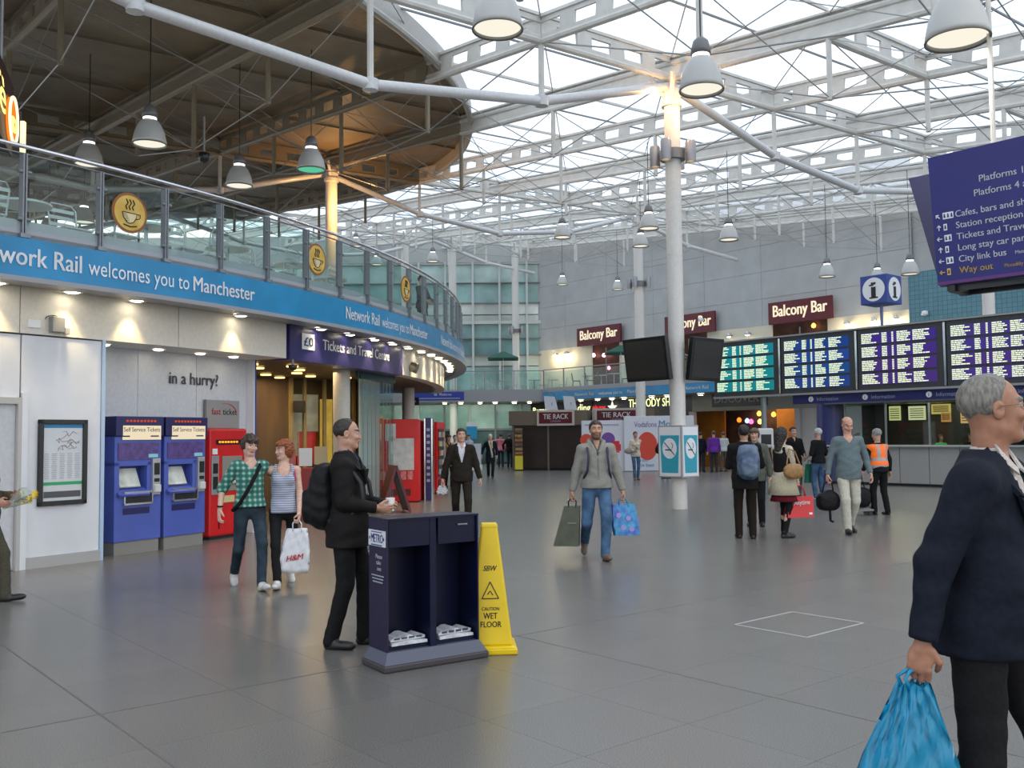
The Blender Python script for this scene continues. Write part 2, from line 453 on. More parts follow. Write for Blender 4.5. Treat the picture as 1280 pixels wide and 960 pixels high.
    browm = mat('hair_'+'_'.join('%03d' % int(c*999) for c in hair_c), hair_c, 0.55, var=0.35, scale=90, bump=0.6, stretch=(1, 1, 0.25))
    stub = mat('stubble_'+'_'.join('%02d' % int(c*99) for c in skin_c), tuple(c*0.36 for c in skin_c), 0.7, var=0.2, scale=200)
    hcS, MhT = hc, Mh
    def bodymat(c):
        L = (c-hcS) @ MhT; m = np.zeros(len(c))
        fr = (L[:, 1] < -0.05)
        m[fr & (np.abs(L[:, 0]) < 0.024) & (L[:, 2] < -0.046) & (L[:, 2] > -0.071) & (L[:, 1] < -0.078)] = 1
        m[fr & (np.abs(np.abs(L[:, 0])-0.033) < 0.019) & (np.abs(L[:, 2]-0.034+np.abs(np.abs(L[:, 0])-0.030)*0.18) < 0.0048)] = 2
        if beard:
            m[(L[:, 2] < -0.035) & (L[:, 2] > -0.125) & (L[:, 1] < 0.0) & (m != 1) & ~((np.abs(L[:, 0]) < 0.02) & (L[:, 2] > -0.042))] = 3
        return m
    b = to_obj('body', [(P*S, f) for P, f in geos], [sk, lipm, browm, stub], root, None)
    c = np.zeros(len(b.data.polygons)*3); b.data.polygons.foreach_get('center', c)
    b.data.polygons.foreach_set('material_index', bodymat(c.reshape(-1, 3)/S).astype(np.int32))
    # --- eyes
    if q >= 1:
        for s_ in (1, -1):
            e = MB(); e.cur = 0
            n = 10
            T = Matrix.Translation(Vector((hp((0.031*s_, -0.0712, 0.011))*S))) @ Matrix([[*map(float, r_)] for r_ in Mh]).to_4x4() @ Matrix.Rotation(R(90), 4, 'X')
            e.lathe([(0.0, -0.013), (0.009, -0.0095), (0.0125, 0)], n=n, M=T); 
            e.lathe([(0.0125, 0), (0.0095, 0.009), (0.0062, 0.0115)], n=n, M=T)
            e.cur = 1; e.lathe([(0.0062, 0.0115), (0.0, 0.0132)], n=n, M=T)
            e.build('eye', [mat('eye_white', (0.42, 0.38, 0.35), 0.35), mat('eye_iris', (0.03, 0.02, 0.015), 0.2)], root, smooth=True)
    # --- hair
    if hair != 'none':
        sR = SDF(hc-0.26, hc+0.2, (0.012, 0.008, 0.006)[q], 0.05)
        sR.ell(hp((0, 0.018, 0.038)), (0.084, 0.102, 0.092), Mh, k=0)
        if hair in ('bob', 'long', 'mop'):
            sR.ell(hp((0, 0.03, -0.005)), (0.092, 0.088, 0.11 if hair != 'mop' else 0.085), Mh, k=0.03)
            if hair == 'mop':
                sR.ell(hp((0.0, -0.055, 0.065)), (0.075, 0.05, 0.04), Mh, k=0.02)
            if hair == 'bob': sR.ell(hp((0.02, -0.04, 0.07)), (0.07, 0.06, 0.04), Mh, k=0.02)
            if hair == 'long': sR.cone(hp((0, 0.06, -0.02)), hp((0, 0.085, -0.24)), 0.085, 0.06, 0.04)
        if hair == 'cap': sR.ell(hp((0, -0.08, 0.055)), (0.06, 0.06, 0.012), Mh, k=0.01)
        kind = hair
        def cut(X, Y, Z, F_):
            Lx = (X-hc[0])*Mh[0, 0]+(Y-hc[1])*Mh[1, 0]+(Z-hc[2])*Mh[2, 0]
            Ly = (X-hc[0])*Mh[0, 1]+(Y-hc[1])*Mh[1, 1]+(Z-hc[2])*Mh[2, 1]
            Lz = (X-hc[0])*Mh[0, 2]+(Y-hc[1])*Mh[1, 2]+(Z-hc[2])*Mh[2, 2]
            nz = 0.004*np.sin(Lx*110+3*np.sin(Lz*60))*np.sin(Ly*70+Lz*40)
            if kind in ('short', 'crop', 'cap'):
                # hairline: high in front, sideburns, low at the nape
                line = np.where(Ly < -0.045, 0.066, np.where(Ly < 0.0, 0.066+(Ly+0.045)*-1.5, -0.002+(Ly)*-0.75))
                d = np.maximum(line-Lz, -(0.03-Ly)*0-1)
                infl = -0.006 if kind == 'crop' else 0.0
                return np.maximum(F_-infl*-1+nz, d*0.8)
            if kind == 'bald':       # ring of hair around a bald crown
                low = -0.012-np.clip((Ly-0.012)*1.3, 0, 0.06)
                return np.maximum(np.maximum(F_+0.002+nz, 0.004-Ly), np.maximum(Lz-0.058-0.25*Ly, low-Lz))
            if kind == 'receding':
                low = -0.012-np.clip((Ly-0.012)*1.3, 0, 0.06)
                front = -0.006-0.036*np.clip((Lz-0.045)/0.06, 0, 1)
                return np.maximum(np.maximum(F_+0.0065+nz*0.6, front-Ly), low-Lz)
            face = np.maximum(0.058-Lz-0.45*np.abs(Lx), -0.040-Ly+0.0*Lz)
            open_ = np.minimum(Ly+0.022, 0.052-Lz)   # keep the face clear
            if kind == 'mop': open_ = np.minimum(Ly+0.03, 0.030+0.35*Lx-Lz)
            keep = np.maximum(F_+1.6*nz, -np.maximum(-0.0+Ly+0.022, Lz-0.052-(0.0 if kind != 'mop' else -0.02))*1.0)
            return keep
        sR.func(cut)
        P, f = sR.mesh(0.0)
        if len(P): to_obj('hair', [(P*S, f)], browm, root)
    # --- trousers / legs
    lc = legs_c or cloth('denim', (0.06, 0.10, 0.2))
    sT = SDF(*bounds(*hip, *knee, *ank, pel+np.array([0, 0, 0.1])), vox)
    if legs in ('trousers', 'wide'):
        wd = 1.0 if legs == 'trousers' else 1.25
        sT.ell(pel+np.array([0, 0.005, 0.0]), (0.162*w, 0.118+belly*0.3, 0.125), k=0.02)
        for i in (0, 1):
            sT.cone(hip[i], knee[i], 0.092*legw, 0.067*legw*wd, 0.03)
            bt = ank[i]+(knee[i]-ank[i])*(-0.06); sT.cone(knee[i], bt, 0.067*legw*wd, 0.056*legw*wd, 0.02)
        sT.wrinkle(0.0035 if q else 0.002, 26, seed=x)
        to_obj('trousers', [((lambda P: P*S)(g_[0]), g_[1]) for g_ in [sT.mesh()]], lc, root)
    # --- shoes
    for i in (0, 1):
        a = ank[i]; out = R(8*sgn[i]); ca, sa = math.cos(R(pit[i])), math.sin(R(pit[i]))
        fwd = np.array([math.sin(out), -math.cos(out)*ca, -sa]); upv = np.array([0, -sa, ca]); sdv = np.cross(fwd, upv)
        sS = SDF(a-0.27, a+0.27, max(0.008, vox*0.75), 0.04); Mx = np.stack([sdv, fwd, upv], 1)
        base = a-upv*0.055
        sS.ell(base+fwd*0.115, (0.043, 0.085, 0.036), Mx, k=0.0); sS.ell(base+fwd*(-0.01), (0.036, 0.055, 0.045), Mx, k=0.03)
        sS.cone(a+upv*(0.01+boots), base+fwd*0.03, 0.043, 0.043, 0.03)
        o0 = base-upv*0.030
        sS.func(lambda X, Y, Z, F_: np.maximum(F_, -((X-o0[0])*upv[0]+(Y-o0[1])*upv[1]+(Z-o0[2])*upv[2])))
        P, f = sS.mesh(); P = P*S
        to_obj('shoe', [(P, f)], shoe_c or mat('leather_black', (0.012, 0.011, 0.01), 0.4), root)
    # --- top garment
    tc_ = top_c or cloth('grey', (0.3, 0.3, 0.3)); coat = top in ('jacket', 'blazer', 'coat', 'zip', 'suit')
    th = 0.018 if coat else 0.008
    sG = SDF(*bounds(*sh, *elb, *wr, pel-np.array([0, 0, 0.35]), neck), vox)
    sG.ell(sp(0.30), (0.158*w+th, 0.112+th+bust*0.2, 0.215), k=0.0)
    sG.ell(sp(0.43, 0.015), (0.145*w+th, 0.095+th, 0.085), k=0.05)
    sG.cone(sh[0]+np.array([-0.02, 0, -0.005]), sp(0.48, 0.012), 0.055+th, 0.075+th, 0.04); sG.cone(sh[1]+np.array([0.02, 0, -0.005]), sp(0.48, 0.012), 0.055+th, 0.075+th, 0.04)
    sG.ell(sp(0.13, -belly*0.8), (0.150*w+th+belly*0.3, 0.112+th+belly, 0.20), k=0.05)
    hz = (hem-0.935)
    if hz < 0.06: sG.ell(sp(0.0, 0.0), (0.163*w+th, 0.122+th, 0.15), k=0.05)
    if hem < 0.93:
        sG.cone(sp(0.0, 0, 0.03), sp(hz-0.05, 0, 0.05), 0.135+th, 0.135+th, 0.05); sG.cone(sp(0.0, 0, -0.03), sp(hz-0.05, 0, -0.05), 0.135+th, 0.135+th, 0.05)
    if bust:
        for s_ in (1, -1): sG.ell(sp(0.34, -0.085, 0.07*s_), (0.06, 0.055, 0.06), k=0.03)
    sG.cone(sp(0.46, 0.01), neck+np.array([0, 0.005, 0.01]), 0.09, 0.064+th*0.6, 0.04)
    for i in (0, 1):
        if sleeve <= 0: continue
        r0, r1, r2 = 0.056+th, 0.046+th*0.8, 0.036+th*0.45
        if sleeve < 1:
            e2 = sh[i]+(elb[i]-sh[i])*min(1, sleeve*2); sG.cone(sh[i], e2, r0, r1+0.008, 0.03)
        else:
            sG.cone(sh[i], elb[i], r0, r1, 0.03); sG.cone(elb[i], wr[i], r1, r2, 0.02)
    sG.wrinkle(0.0045 if q else 0.003, 24 if q else 18, seed=y*3+x)
    ht = hem
    ndir = unit(neck-sp(0.3))
    def cutg(X, Y, Z, F_):
        # a clean hem, an open neck; a coat opens in a V down the front
        armx = np.abs(X) > 0.21*w+th
        hd = np.where(armx, -1, ht-Z-(0.02*math.sin(ln))*0)
        F_ = np.maximum(F_, hd)
        nn = (X-neck[0])*ndir[0]+(Y-neck[1])*ndir[1]+(Z-neck[2])*ndir[2]
        F_ = np.maximum(F_, nn-(0.034 if coat else 0.0))
        if sleeve >= 1:
            for i in (0, 1):
                dr_ = unit(wr[i]-elb[i]); t_ = (X-wr[i][0])*dr_[0]+(Y-wr[i][1])*dr_[1]+(Z-wr[i][2])*dr_[2]
                rr_ = np.sqrt((X-wr[i][0])**2+(Y-wr[i][1])**2+(Z-wr[i][2])**2)
                F_ = np.where(rr_ < 0.10, np.maximum(F_, t_+0.004), F_)
        if sleeve <= 0: F_ = np.maximum(F_, np.abs(X)-0.165*w+0.25*np.maximum(Z-sh[0][2]+0.1, 0))
        c0 = sp(0.0)
        if coat or top == 'vneck' or top == 'scoop':
            zb = {'blazer': 0.22, 'suit': 0.20, 'jacket': 0.30, 'coat': 0.10, 'zip': 0.36, 'vneck': 0.42, 'scoop': 0.38}[top]
            ww_ = {'blazer': 0.30, 'suit': 0.26, 'jacket': 0.2, 'coat': 0.22, 'zip': 0.34, 'vneck': 0.9, 'scoop': 1.5}[top]
            zz = Z-c0[2]-zb
            wdt = np.clip(zz*ww_, 0, 0.08)
            v = np.maximum(np.abs(X-c0[0]-zz*math.sin(R(lean[1])))-wdt, (Y-neck[1]+0.0)+0.02)
            v = np.where(zz > 0, v, 0.05)
            F_ = np.maximum(F_, -v)
            if top == 'blazer':   # the skirt of the jacket parts below its button
                v2 = np.maximum(np.abs(X-c0[0])-np.clip((0.08-(Z-c0[2]))*0.22, 0, 0.1), Y-c0[1]+0.03)
                F_ = np.maximum(F_, -np.where(Z < c0[2]+0.08, v2, 0.05))
        return F_
    sG.func(cutg)
    nm = name_top or {'shirt': 'shirt', 'vneck': 'jumper', 'scoop': 'top', 'blazer': 'jacket', 'suit': 'jacket', 'jacket': 'jacket', 'coat': 'coat', 'zip': 'jacket'}[top]
    P, f = sG.mesh(); to_obj(nm, [(P*S, f)], tc_, root)
    if coat:
        sI = SDF(*bounds(sp(0.3), sp(0.0), neck), vox)
        sI.ell(sp(0.30), (0.150*w, 0.110, 0.21), k=0.0); sI.ell(sp(0.43, 0.01), (0.14*w, 0.09, 0.085), k=0.05)
        sI.ell(sp(0.13, -belly*0.8), (0.148*w, 0.112+belly, 0.2), k=0.05)
        sI.cone(sp(0.46, 0.01), neck+np.array([0, 0.0, 0.02]), 0.08, 0.062, 0.03)
        def cuti(X, Y, Z, F_):
            nn = (X-neck[0])*ndir[0]+(Y-neck[1])*ndir[1]+(Z-neck[2])*ndir[2]
            F_ = np.maximum(F_, nn-0.045); F_ = np.maximum(F_, (pz-0.05)-Z)
            v = np.maximum(np.abs(X-neck[0])-np.clip((nn+0.09)*0.30, 0, 0.06), (Y-neck[1])+0.02)
            return np.maximum(F_, -np.where(nn > -0.09, v, 0.05))
        sI.func(cuti); P, f = sI.mesh(); to_obj('shirt', [(P*S, f)], inner_c or cloth('white', (0.7, 0.7, 0.72)), root)
        # lapels / collar
        if top in ('blazer', 'suit', 'jacket', 'coat'):
            lap = MB()
            zb = {'blazer': 0.22, 'suit': 0.20, 'jacket': 0.30, 'coat': 0.10}[top]
            for s_ in (1, -1):
                p0 = sp(zb, -0.135-belly*0.55); p1 = sp(0.40, -0.112, 0.055*s_); p2 = sp(0.42, -0.105, 0.115*s_); p3 = sp(zb+0.12, -0.138, 0.07*s_)
                p4 = neck+np.array([0.058*s_, 0.0, 0.035]); p5 = neck+np.array([0.095*s_, -0.0, 0.0])
                nrm = np.array([0, -0.012, 0.0])
                vs = [p0, p1, p2, p3]; vs = vs+[v+nrm for v in vs]
                lap.add([tuple(v*S) for v in vs], [(0, 1, 2, 3), (7, 6, 5, 4), (0, 4, 5, 1), (1, 5, 6, 2), (2, 6, 7, 3), (3, 7, 4, 0)])
                vs = [p1, p4, p5, p2]; vs = vs+[v+nrm+np.array([0, 0, 0.008]) for v in vs]
                lap.add([tuple(v*S) for v in vs], [(0, 1, 2, 3), (7, 6, 5, 4), (0, 4, 5, 1), (1, 5, 6, 2), (2, 6, 7, 3), (3, 7, 4, 0)])
            lap.build('lapel', tc_, root)
            cl = MB()
            for s_ in (1, -1):
                a0 = neck+np.array([0.012*s_, -0.085, -0.03]); a1 = neck+np.array([0.055*s_, -0.03, 0.05]); a2 = neck+np.array([0.07*s_, -0.06, -0.01]); a3 = neck+np.array([0.045*s_, -0.098, -0.05])
                nrm = np.array([0.004*s_, -0.006, 0.003]); vs = [a0, a1, a2, a3]; vs = vs+[v+nrm for v in vs]
                cl.add([tuple(v*S) for v in vs], [(0, 1, 2, 3), (7, 6, 5, 4), (0, 4, 5, 1), (1, 5, 6, 2), (2, 6, 7, 3), (3, 7, 4, 0)])
            cl.build('collar', inner_c or cloth('white', (0.7, 0.7, 0.72)), root)
    if glasses:
        g_ = MB(); wire = mat('wire', (0.25, 0.2, 0.12), 0.3, 0.9)
        for s_ in (1, -1):
            pts_ = [hp((0.033*s_+0.024*math.cos(t), -0.108+0.006*abs(math.cos(t)), 0.008+0.018*math.sin(t)))*S for t in np.linspace(0, 2*math.pi, 17)]
            g_.path(pts_, 0.0016, 6)
            g_.path([hp((0.057*s_, -0.104, 0.012))*S, hp((0.078*s_, -0.07, 0.014))*S, hp((0.082*s_, 0.0, 0.012))*S, hp((0.080*s_, 0.02, 0.0))*S], 0.0016, 6)
        g_.path([hp((-0.01, -0.108, 0.012))*S, hp((0, -0.112, 0.015))*S, hp((0.01, -0.108, 0.012))*S], 0.0016, 6)
        g_.build('glasses', wire, root)
    info = dict(root=root, S=S, neck=neck*S, hc=hc*S, Mh=Mh, sp=lambda *a: sp(*a)*S, hand=[h*S for h in Hd], wr=[w_*S for w_ in wr], elb=[e_*S for e_ in elb], sh=[s_*S for s_ in sh], pel=pel*S, ank=[a*S for a in ank], knee=[k*S for k in knee], hp=lambda p: hp(p)*S)
    M = Matrix.Translation((x, y, z)) @ Matrix.Rotation(R(deg), 4, 'Z')
    info['world'] = lambda p: M @ Vector(p)
    return info
# ------------------------------------------------------------------ common materials
WHITE = mat('white_panel', (0.70, 0.71, 0.74), 0.45, var=0.05, scale=2)
CREAM = mat('cream_paint', (0.70, 0.64, 0.50), 0.6, var=0.05, scale=1.5)
GREYP = mat('grey_cladding', (0.42, 0.43, 0.43), 0.5, var=0.06, scale=1.2)
RODM = mat('tie_rod_steel', (0.34, 0.34, 0.33), 0.4, 0.3)
STEEL = mat('roof_steel', (0.64, 0.62, 0.57), 0.45, var=0.06, scale=4)
STEELD = mat('steel_joint', (0.22, 0.22, 0.22), 0.5, 0.5)
RAIL = mat('rail_grey', (0.22, 0.24, 0.26), 0.4, 0.5, var=0.06)
CHROME = mat('polished_steel', (0.75, 0.75, 0.78), 0.18, 1.0)
BLUEB = mat('banner_blue', (0.008, 0.23, 0.47), 0.35, var=0.12, scale=1.5)
NAVY = mat('navy_panel', (0.02, 0.025, 0.13), 0.35, var=0.1, scale=3)
NAVYD = mat('navy_dark', (0.008, 0.012, 0.045), 0.3, var=0.1, scale=3)
LETTER = mat('letter_white', (0.8, 0.82, 0.84), 0.5)
BLACK = mat('black_plastic', (0.012, 0.012, 0.013), 0.35, var=0.2, scale=10)
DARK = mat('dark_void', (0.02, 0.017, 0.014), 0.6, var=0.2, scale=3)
BROWNC = mat('deck_brown', (0.17, 0.135, 0.09), 0.55, var=0.12, scale=2.5)
MAROON = mat('maroon_sign', (0.11, 0.006, 0.015), 0.4, var=0.1, scale=3)
RED = mat('red_panel', (0.62, 0.01, 0.012), 0.35, var=0.07, scale=3)
YELLOW = mat('yellow_plastic', (0.72, 0.50, 0.0), 0.38, var=0.06, scale=4)
TEALW = mat('teal_tile', (0.07, 0.22, 0.27), 0.35, var=0.1, scale=1.5)
GLS = glass('rail_glass', (0.80, 0.90, 0.88), 0.12)
GLT = glass('screen_glass', (0.84, 0.95, 0.93), 0.22)
DX = Vector((-0.643, 0.766, 0)); DV = Vector((0.766, 0.643, 0)); U0, V0 = 13.35, 15.88
def UV(u, v, z=0.0): return DX*u + DV*v + Vector((0, 0, z))
AZ1 = math.atan2(0.766, -0.643); AZ2 = math.atan2(0.643, 0.766)   # headings of the two grid directions
CC = (-25.5, 25.3)
def PC(a, r, z=0.0): return Vector((CC[0]+r*math.cos(R(a)), CC[1]+r*math.sin(R(a)), z))

# ------------------------------------------------------------------ floor
floor = structure('floor')
FT = bpy.data.materials.new('floor_stone'); FT.use_nodes = True
nt = FT.node_tree; b = nt.nodes['Principled BSDF']; N = nt.nodes.new; L = nt.links.new
tc = N('ShaderNodeTexCoord'); n1 = N('ShaderNodeTexNoise'); n1.inputs['Scale'].default_value = 160; n1.inputs['Detail'].default_value = 2
n2 = N('ShaderNodeTexNoise'); n2.inputs['Scale'].default_value = 0.35; n2.inputs['Detail'].default_value = 3
mp = N('ShaderNodeMapping'); gi = N('ShaderNodeObjectInfo'); vm = N('ShaderNodeVectorMath'); vm.operation = 'ADD'
L(tc.outputs['Object'], vm.inputs[0]); L(gi.outputs['Location'], vm.inputs[1])
L(vm.outputs[0], n1.inputs['Vector']); L(vm.outputs[0], n2.inputs['Vector'])
c1 = N('ShaderNodeValToRGB'); c1.color_ramp.elements[0].position = 0.36; c1.color_ramp.elements[0].color = (0.125, 0.119, 0.112, 1)
c1.color_ramp.elements[1].position = 0.66; c1.color_ramp.elements[1].color = (0.215, 0.203, 0.19, 1)
L(n1.outputs['Fac'], c1.inputs['Fac'])
mx = N('ShaderNodeMix'); mx.data_type = 'RGBA'; mx.blend_type = 'MULTIPLY'; mx.inputs[0].default_value = 0.35
L(c1.outputs['Color'], mx.inputs[6]); L(n2.outputs['Color'], mx.inputs[7]); 
hs = N('ShaderNodeHueSaturation'); hs.inputs['Saturation'].default_value = 0.0; L(n2.outputs['Color'], hs.inputs['Color']); L(hs.outputs['Color'], mx.inputs[7])
L(mx.outputs[2], b.inputs['Base Color']); b.inputs['Roughness'].default_value = 0.27; b.inputs['Specular IOR Level'].default_value = 0.5
GROUT = mat('grout', (0.13, 0.125, 0.12), 0.5)
MB().box((5, 30, -0.06), (110, 120, 0.1)).build('base', GROUT, floor)
tile = MB()
TS = 0.8; e = 0.0006; h = TS/2-e
tile.add([(-h,-h,-0.02),(h,-h,-0.02),(h,h,-0.02),(-h,h,-0.02),(-h+.0004,-h+.0004,0),(h-.0004,-h+.0004,0),(h-.0004,h-.0004,0),(-h+.0004,h-.0004,0)],
         [(0,3,2,1),(4,5,6,7),(0,1,5,4),(1,2,6,5),(2,3,7,6),(3,0,4,7)])
cells = []
for a in range(-30, 75):
    for bq in range(-45, 70):
        p = UV(5.86-0.4+TS*a, 4.95+0.4+TS*bq)
        if p.y < 1.2 or p.y > 56 or abs(p.x) > p.y*0.62+2.5: continue
        cells.append((p.x*p.x+p.y*p.y, p))
cells.sort(key=lambda c: c[0])
t0 = tile.build('floor_tile', FT, floor); first = True
for k, (_, p) in enumerate(cells[:299]):
    o = t0 if k == 0 else copy_obj(t0, floor)
    o.location = (p.x, p.y, 0); o.rotation_euler = (0, 0, AZ1)
rest = MB(); ca, sa = math.cos(AZ1), math.sin(AZ1)
for _, p in cells[299:]:
    vs = [(p.x+ca*x-sa*y, p.y+sa*x+ca*y, z) for x, y, z in ((-h,-h,0),(h,-h,0),(h,h,0),(-h,h,0),(-h,-h,-.02),(h,-h,-.02),(h,h,-.02),(-h,h,-.02))]
    rest.add(vs, [(0,1,2,3),(0,4,5,1),(1,5,6,2),(2,6,7,3),(3,7,4,0)])
tag(rest.build('floor_tiles', FT, floor), kind='stuff')
out = MB()   # ground beyond the tiled strip
for x0, x1, y0, y1 in ((-50, 60, -30, 1.0), (-50, 60, 56.5, 90)): out.box(((x0+x1)/2, (y0+y1)/2, -0.005), (x1-x0, y1-y0, 0.01))
out.build('outer_paving', FT, floor)
j = MB(); JM = mat('joint', (0.12, 0.11, 0.10), 0.6)
for u_, v0_, v1_ in ((5.86, 1.2, 30),): j.bar(UV(u_, v0_, 0.0008), UV(u_, v1_, 0.0008), 0.010, 0.0012)
for v_, u0_, u1_ in ((4.95, -2, 5.86),): j.bar(UV(u0_, v_, 0.0008), UV(u1_, v_, 0.0008), 0.010, 0.0012)
for v_, u0_, u1_ in ((1.75, 0, 40),): j.bar(UV(u0_, v_, 0.0008), UV(u1_, v_, 0.0008), 0.012, 0.0012)
j.build('expansion_joint', JM, floor)
m = MB(); sq = [(4.96, 6.58), (4.96, 7.42), (4.27, 7.42), (4.27, 6.58)]
for k in range(4):
    a, c = sq[k], sq[(k+1) % 4]; m.bar(UV(*a, 0.001), UV(*c, 0.001), 0.02, 0.0015)
tag(m.build('floor_marking', mat('marking', (0.36, 0.36, 0.35), 0.6), None), 'thin pale square outline marked on the grey floor', 'marking')

# ------------------------------------------------------------------ roof: a space frame of grid beams, posts and tie rods
ceiling = structure('ceiling')
G = 3.85
def RZ(i, j): return 9.42 + 0.095*G*i + 0.045*G*j
def RP(i, j, dz=0.0):
    p = UV(U0+G*i, V0+G*j); return Vector((p.x, p.y, RZ(i, j)+dz))
DEP = {0: 0.0, 1: 1.15, 2: 1.55, 3: 1.15}
I0, I1, J0, J1 = -3, 11, -6, 6
def slotted(mb, a, b, hgt=0.50, w=0.09):
    d = b-a; n = max(1, round(d.length/G*4))
    mb.bar(a+Vector((0,0,hgt)), b+Vector((0,0,hgt)), 0.12, 0.06)
    mb.bar(a+Vector((0,0,0.43)), b+Vector((0,0,0.43)), w*0.5, 0.11); mb.bar(a+Vector((0,0,0.07)), b+Vector((0,0,0.07)), w*0.5, 0.13)
    for k in range(n):
        p = a+d*(k/n); q = a+d*((k+0.42)/n); z = Vector((0,0,0.255)); mb.bar(p+z, q+z, w*0.5, 0.25)
    mb.tube(a, b, 0.068, n=8)
unit_post = MB(); unit_post.tube((0,0,0), (0,0,-1), 0.055, n=8)
post0 = [None]
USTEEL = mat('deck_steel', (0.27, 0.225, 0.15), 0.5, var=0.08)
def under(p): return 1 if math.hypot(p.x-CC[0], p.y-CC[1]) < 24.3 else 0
def post(parent, p, L_, u_=0):
    if post0[0] is None:
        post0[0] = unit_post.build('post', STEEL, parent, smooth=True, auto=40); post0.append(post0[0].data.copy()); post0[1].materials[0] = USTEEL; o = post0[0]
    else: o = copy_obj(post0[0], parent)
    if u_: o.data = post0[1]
    o.location = p; o.scale = (1, 1, L_)
def vis(p):   # keep what the photograph can show, with a margin
    return p.y > 2.0 and abs(p.x) < 0.72*p.y+6 and p.y < 64
for jj in range(J0, J1+1):
    mb = MB(); rods = MB()
    run = [i for i in range(I0, I1) if vis(RP(i, jj)) or vis(RP(i+1, jj))]
    if not run: continue
    for i in run:
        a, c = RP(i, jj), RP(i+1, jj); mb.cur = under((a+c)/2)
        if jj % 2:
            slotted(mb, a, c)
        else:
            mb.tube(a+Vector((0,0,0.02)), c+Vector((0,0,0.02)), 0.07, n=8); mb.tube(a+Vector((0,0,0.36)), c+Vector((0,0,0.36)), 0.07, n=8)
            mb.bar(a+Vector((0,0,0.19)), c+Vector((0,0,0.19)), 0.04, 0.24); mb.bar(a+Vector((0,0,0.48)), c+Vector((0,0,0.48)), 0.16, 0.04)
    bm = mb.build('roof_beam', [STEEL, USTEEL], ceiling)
    for i in run:
        b0 = RP(i, jj, -DEP[i % 4]); b1 = RP(i+1, jj, -DEP[(i+1) % 4])
        rods.tube(b0, b1, 0.015, n=5)
        if i % 4 in (1, 2): rods.tube(RP(i, jj, 0.0), b1, 0.010, n=4); rods.tube(b0, RP(i+1, jj, 0.0), 0.010, n=4)
        if jj < J1:
            if i % 4: rods.tube(RP(i, jj, 0), RP(i, jj+1, -DEP[i % 4]), 0.012, n=5)
            rods.tube(RP(i, jj, 0.45), RP(i+1, jj+1, 0.45), 0.013, n=5)
            if False: rods.tube(RP(i+1, jj, 0.45), RP(i, jj+1, 0.45), 0.02, n=5)
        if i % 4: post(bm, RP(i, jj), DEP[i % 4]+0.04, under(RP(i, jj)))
    tag(rods.build('tie_rods', RODM, bm), kind='stuff')
BIGT = mat('truss_pipe', (0.66, 0.66, 0.66), 0.3, 0.1, var=0.05)
for i in range(-3, 11):
    run = [j_ for j_ in range(J0, J1) if vis(RP(i, j_)) or vis(RP(i, j_+1))]
    if not run: continue
    if i % 4 == 0:
        tb = MB(); cb = MB()
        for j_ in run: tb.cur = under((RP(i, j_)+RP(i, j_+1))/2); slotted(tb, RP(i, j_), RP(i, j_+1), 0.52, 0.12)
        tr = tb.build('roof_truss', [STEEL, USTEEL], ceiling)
        for j_ in run:
            d0, d1_ = DEP[j_ % 4]*1.02, DEP[(j_+1) % 4]*1.02
            cb.tube(RP(i, j_, -max(d0, 0.15)), RP(i, j_+1, -max(d1_, 0.15)), 0.095, n=12)
            if j_ % 4: post(tr, RP(i, j_), d0+0.02); cb.lathe([(0.0, -0.14), (0.13, -0.1), (0.14, 0.08), (0.0, 0.14)], RP(i, j_, -d0), n=10)
        cb.build('bottom_chord', BIGT, tr, smooth=True, auto=50)
    else:
        # light ridge members between the grid beams, over every other bay
        tb = MB()
        for j_ in run:
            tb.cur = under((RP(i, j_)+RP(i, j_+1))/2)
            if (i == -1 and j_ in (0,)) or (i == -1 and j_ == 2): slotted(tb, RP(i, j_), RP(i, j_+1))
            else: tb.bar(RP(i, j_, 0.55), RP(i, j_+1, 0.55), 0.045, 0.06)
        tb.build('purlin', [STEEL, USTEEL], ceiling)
# curved opaque deck above the balcony drum and its edge beam
def zroof(x, y):
    u = -0.643*x+0.766*y; v = 0.766*x+0.643*y
    return 9.42+0.095*(u-U0)+0.045*(v-V0)
deck = MB(); RD = 24.4; rings = [0, 6, 12, 17, 21, RD]; nA = 72
vs = []; fs = []
for r in rings:
    for k in range(nA):
        p = PC(360*k/nA, r); vs.append((p.x, p.y, zroof(p.x, p.y)+0.60))
for a in range(len(rings)-1):
    for k in range(nA): fs.append((a*nA+k, a*nA+(k+1) % nA, (a+1)*nA+(k+1) % nA, (a+1)*nA+k))
nv = len(vs); vs += [(x, y, z+0.12) for x, y, z in vs]; fs += [tuple(i+nv for i in f[::-1]) for f in fs]
deck.add(vs, fs)
DK = mat('deck_sheet', (0.27, 0.21, 0.135), 0.5, var=0.1, scale=1.3)
nt = DK.node_tree; wv = nt.nodes.new('ShaderNodeTexWave'); wv.inputs['Scale'].default_value = 3.2; wv.wave_type = 'BANDS'
tcd = nt.nodes.new('ShaderNodeTexCoord'); mpd = nt.nodes.new('ShaderNodeMapping'); mpd.inputs['Rotation'].default_value = (0, 0, -AZ1)
bmp = nt.nodes.new('ShaderNodeBump'); bmp.inputs['Strength'].default_value = 0.5; bmp.inputs['Distance'].default_value = 0.05
nt.links.new(tcd.outputs['Object'], mpd.inputs['Vector']); nt.links.new(mpd.outputs['Vector'], wv.inputs['Vector'])
nt.links.new(wv.outputs['Fac'], bmp.inputs['Height']); nt.links.new(bmp.outputs['Normal'], nt.nodes['Principled BSDF'].inputs['Normal'])
deck.build('roof_deck', DK, ceiling)
eb = MB(); vs = []; fs = []; nA = 180
for k in range(nA+1):
    a = -75+200*k/nA
    for r, dz in ((RD-0.05, 0.30), (RD+0.05, 0.30), (RD+0.05, 0.72), (RD-0.05, 0.72)):
        p = PC(a, r); vs.append((p.x, p.y, zroof(p.x, p.y)+dz))
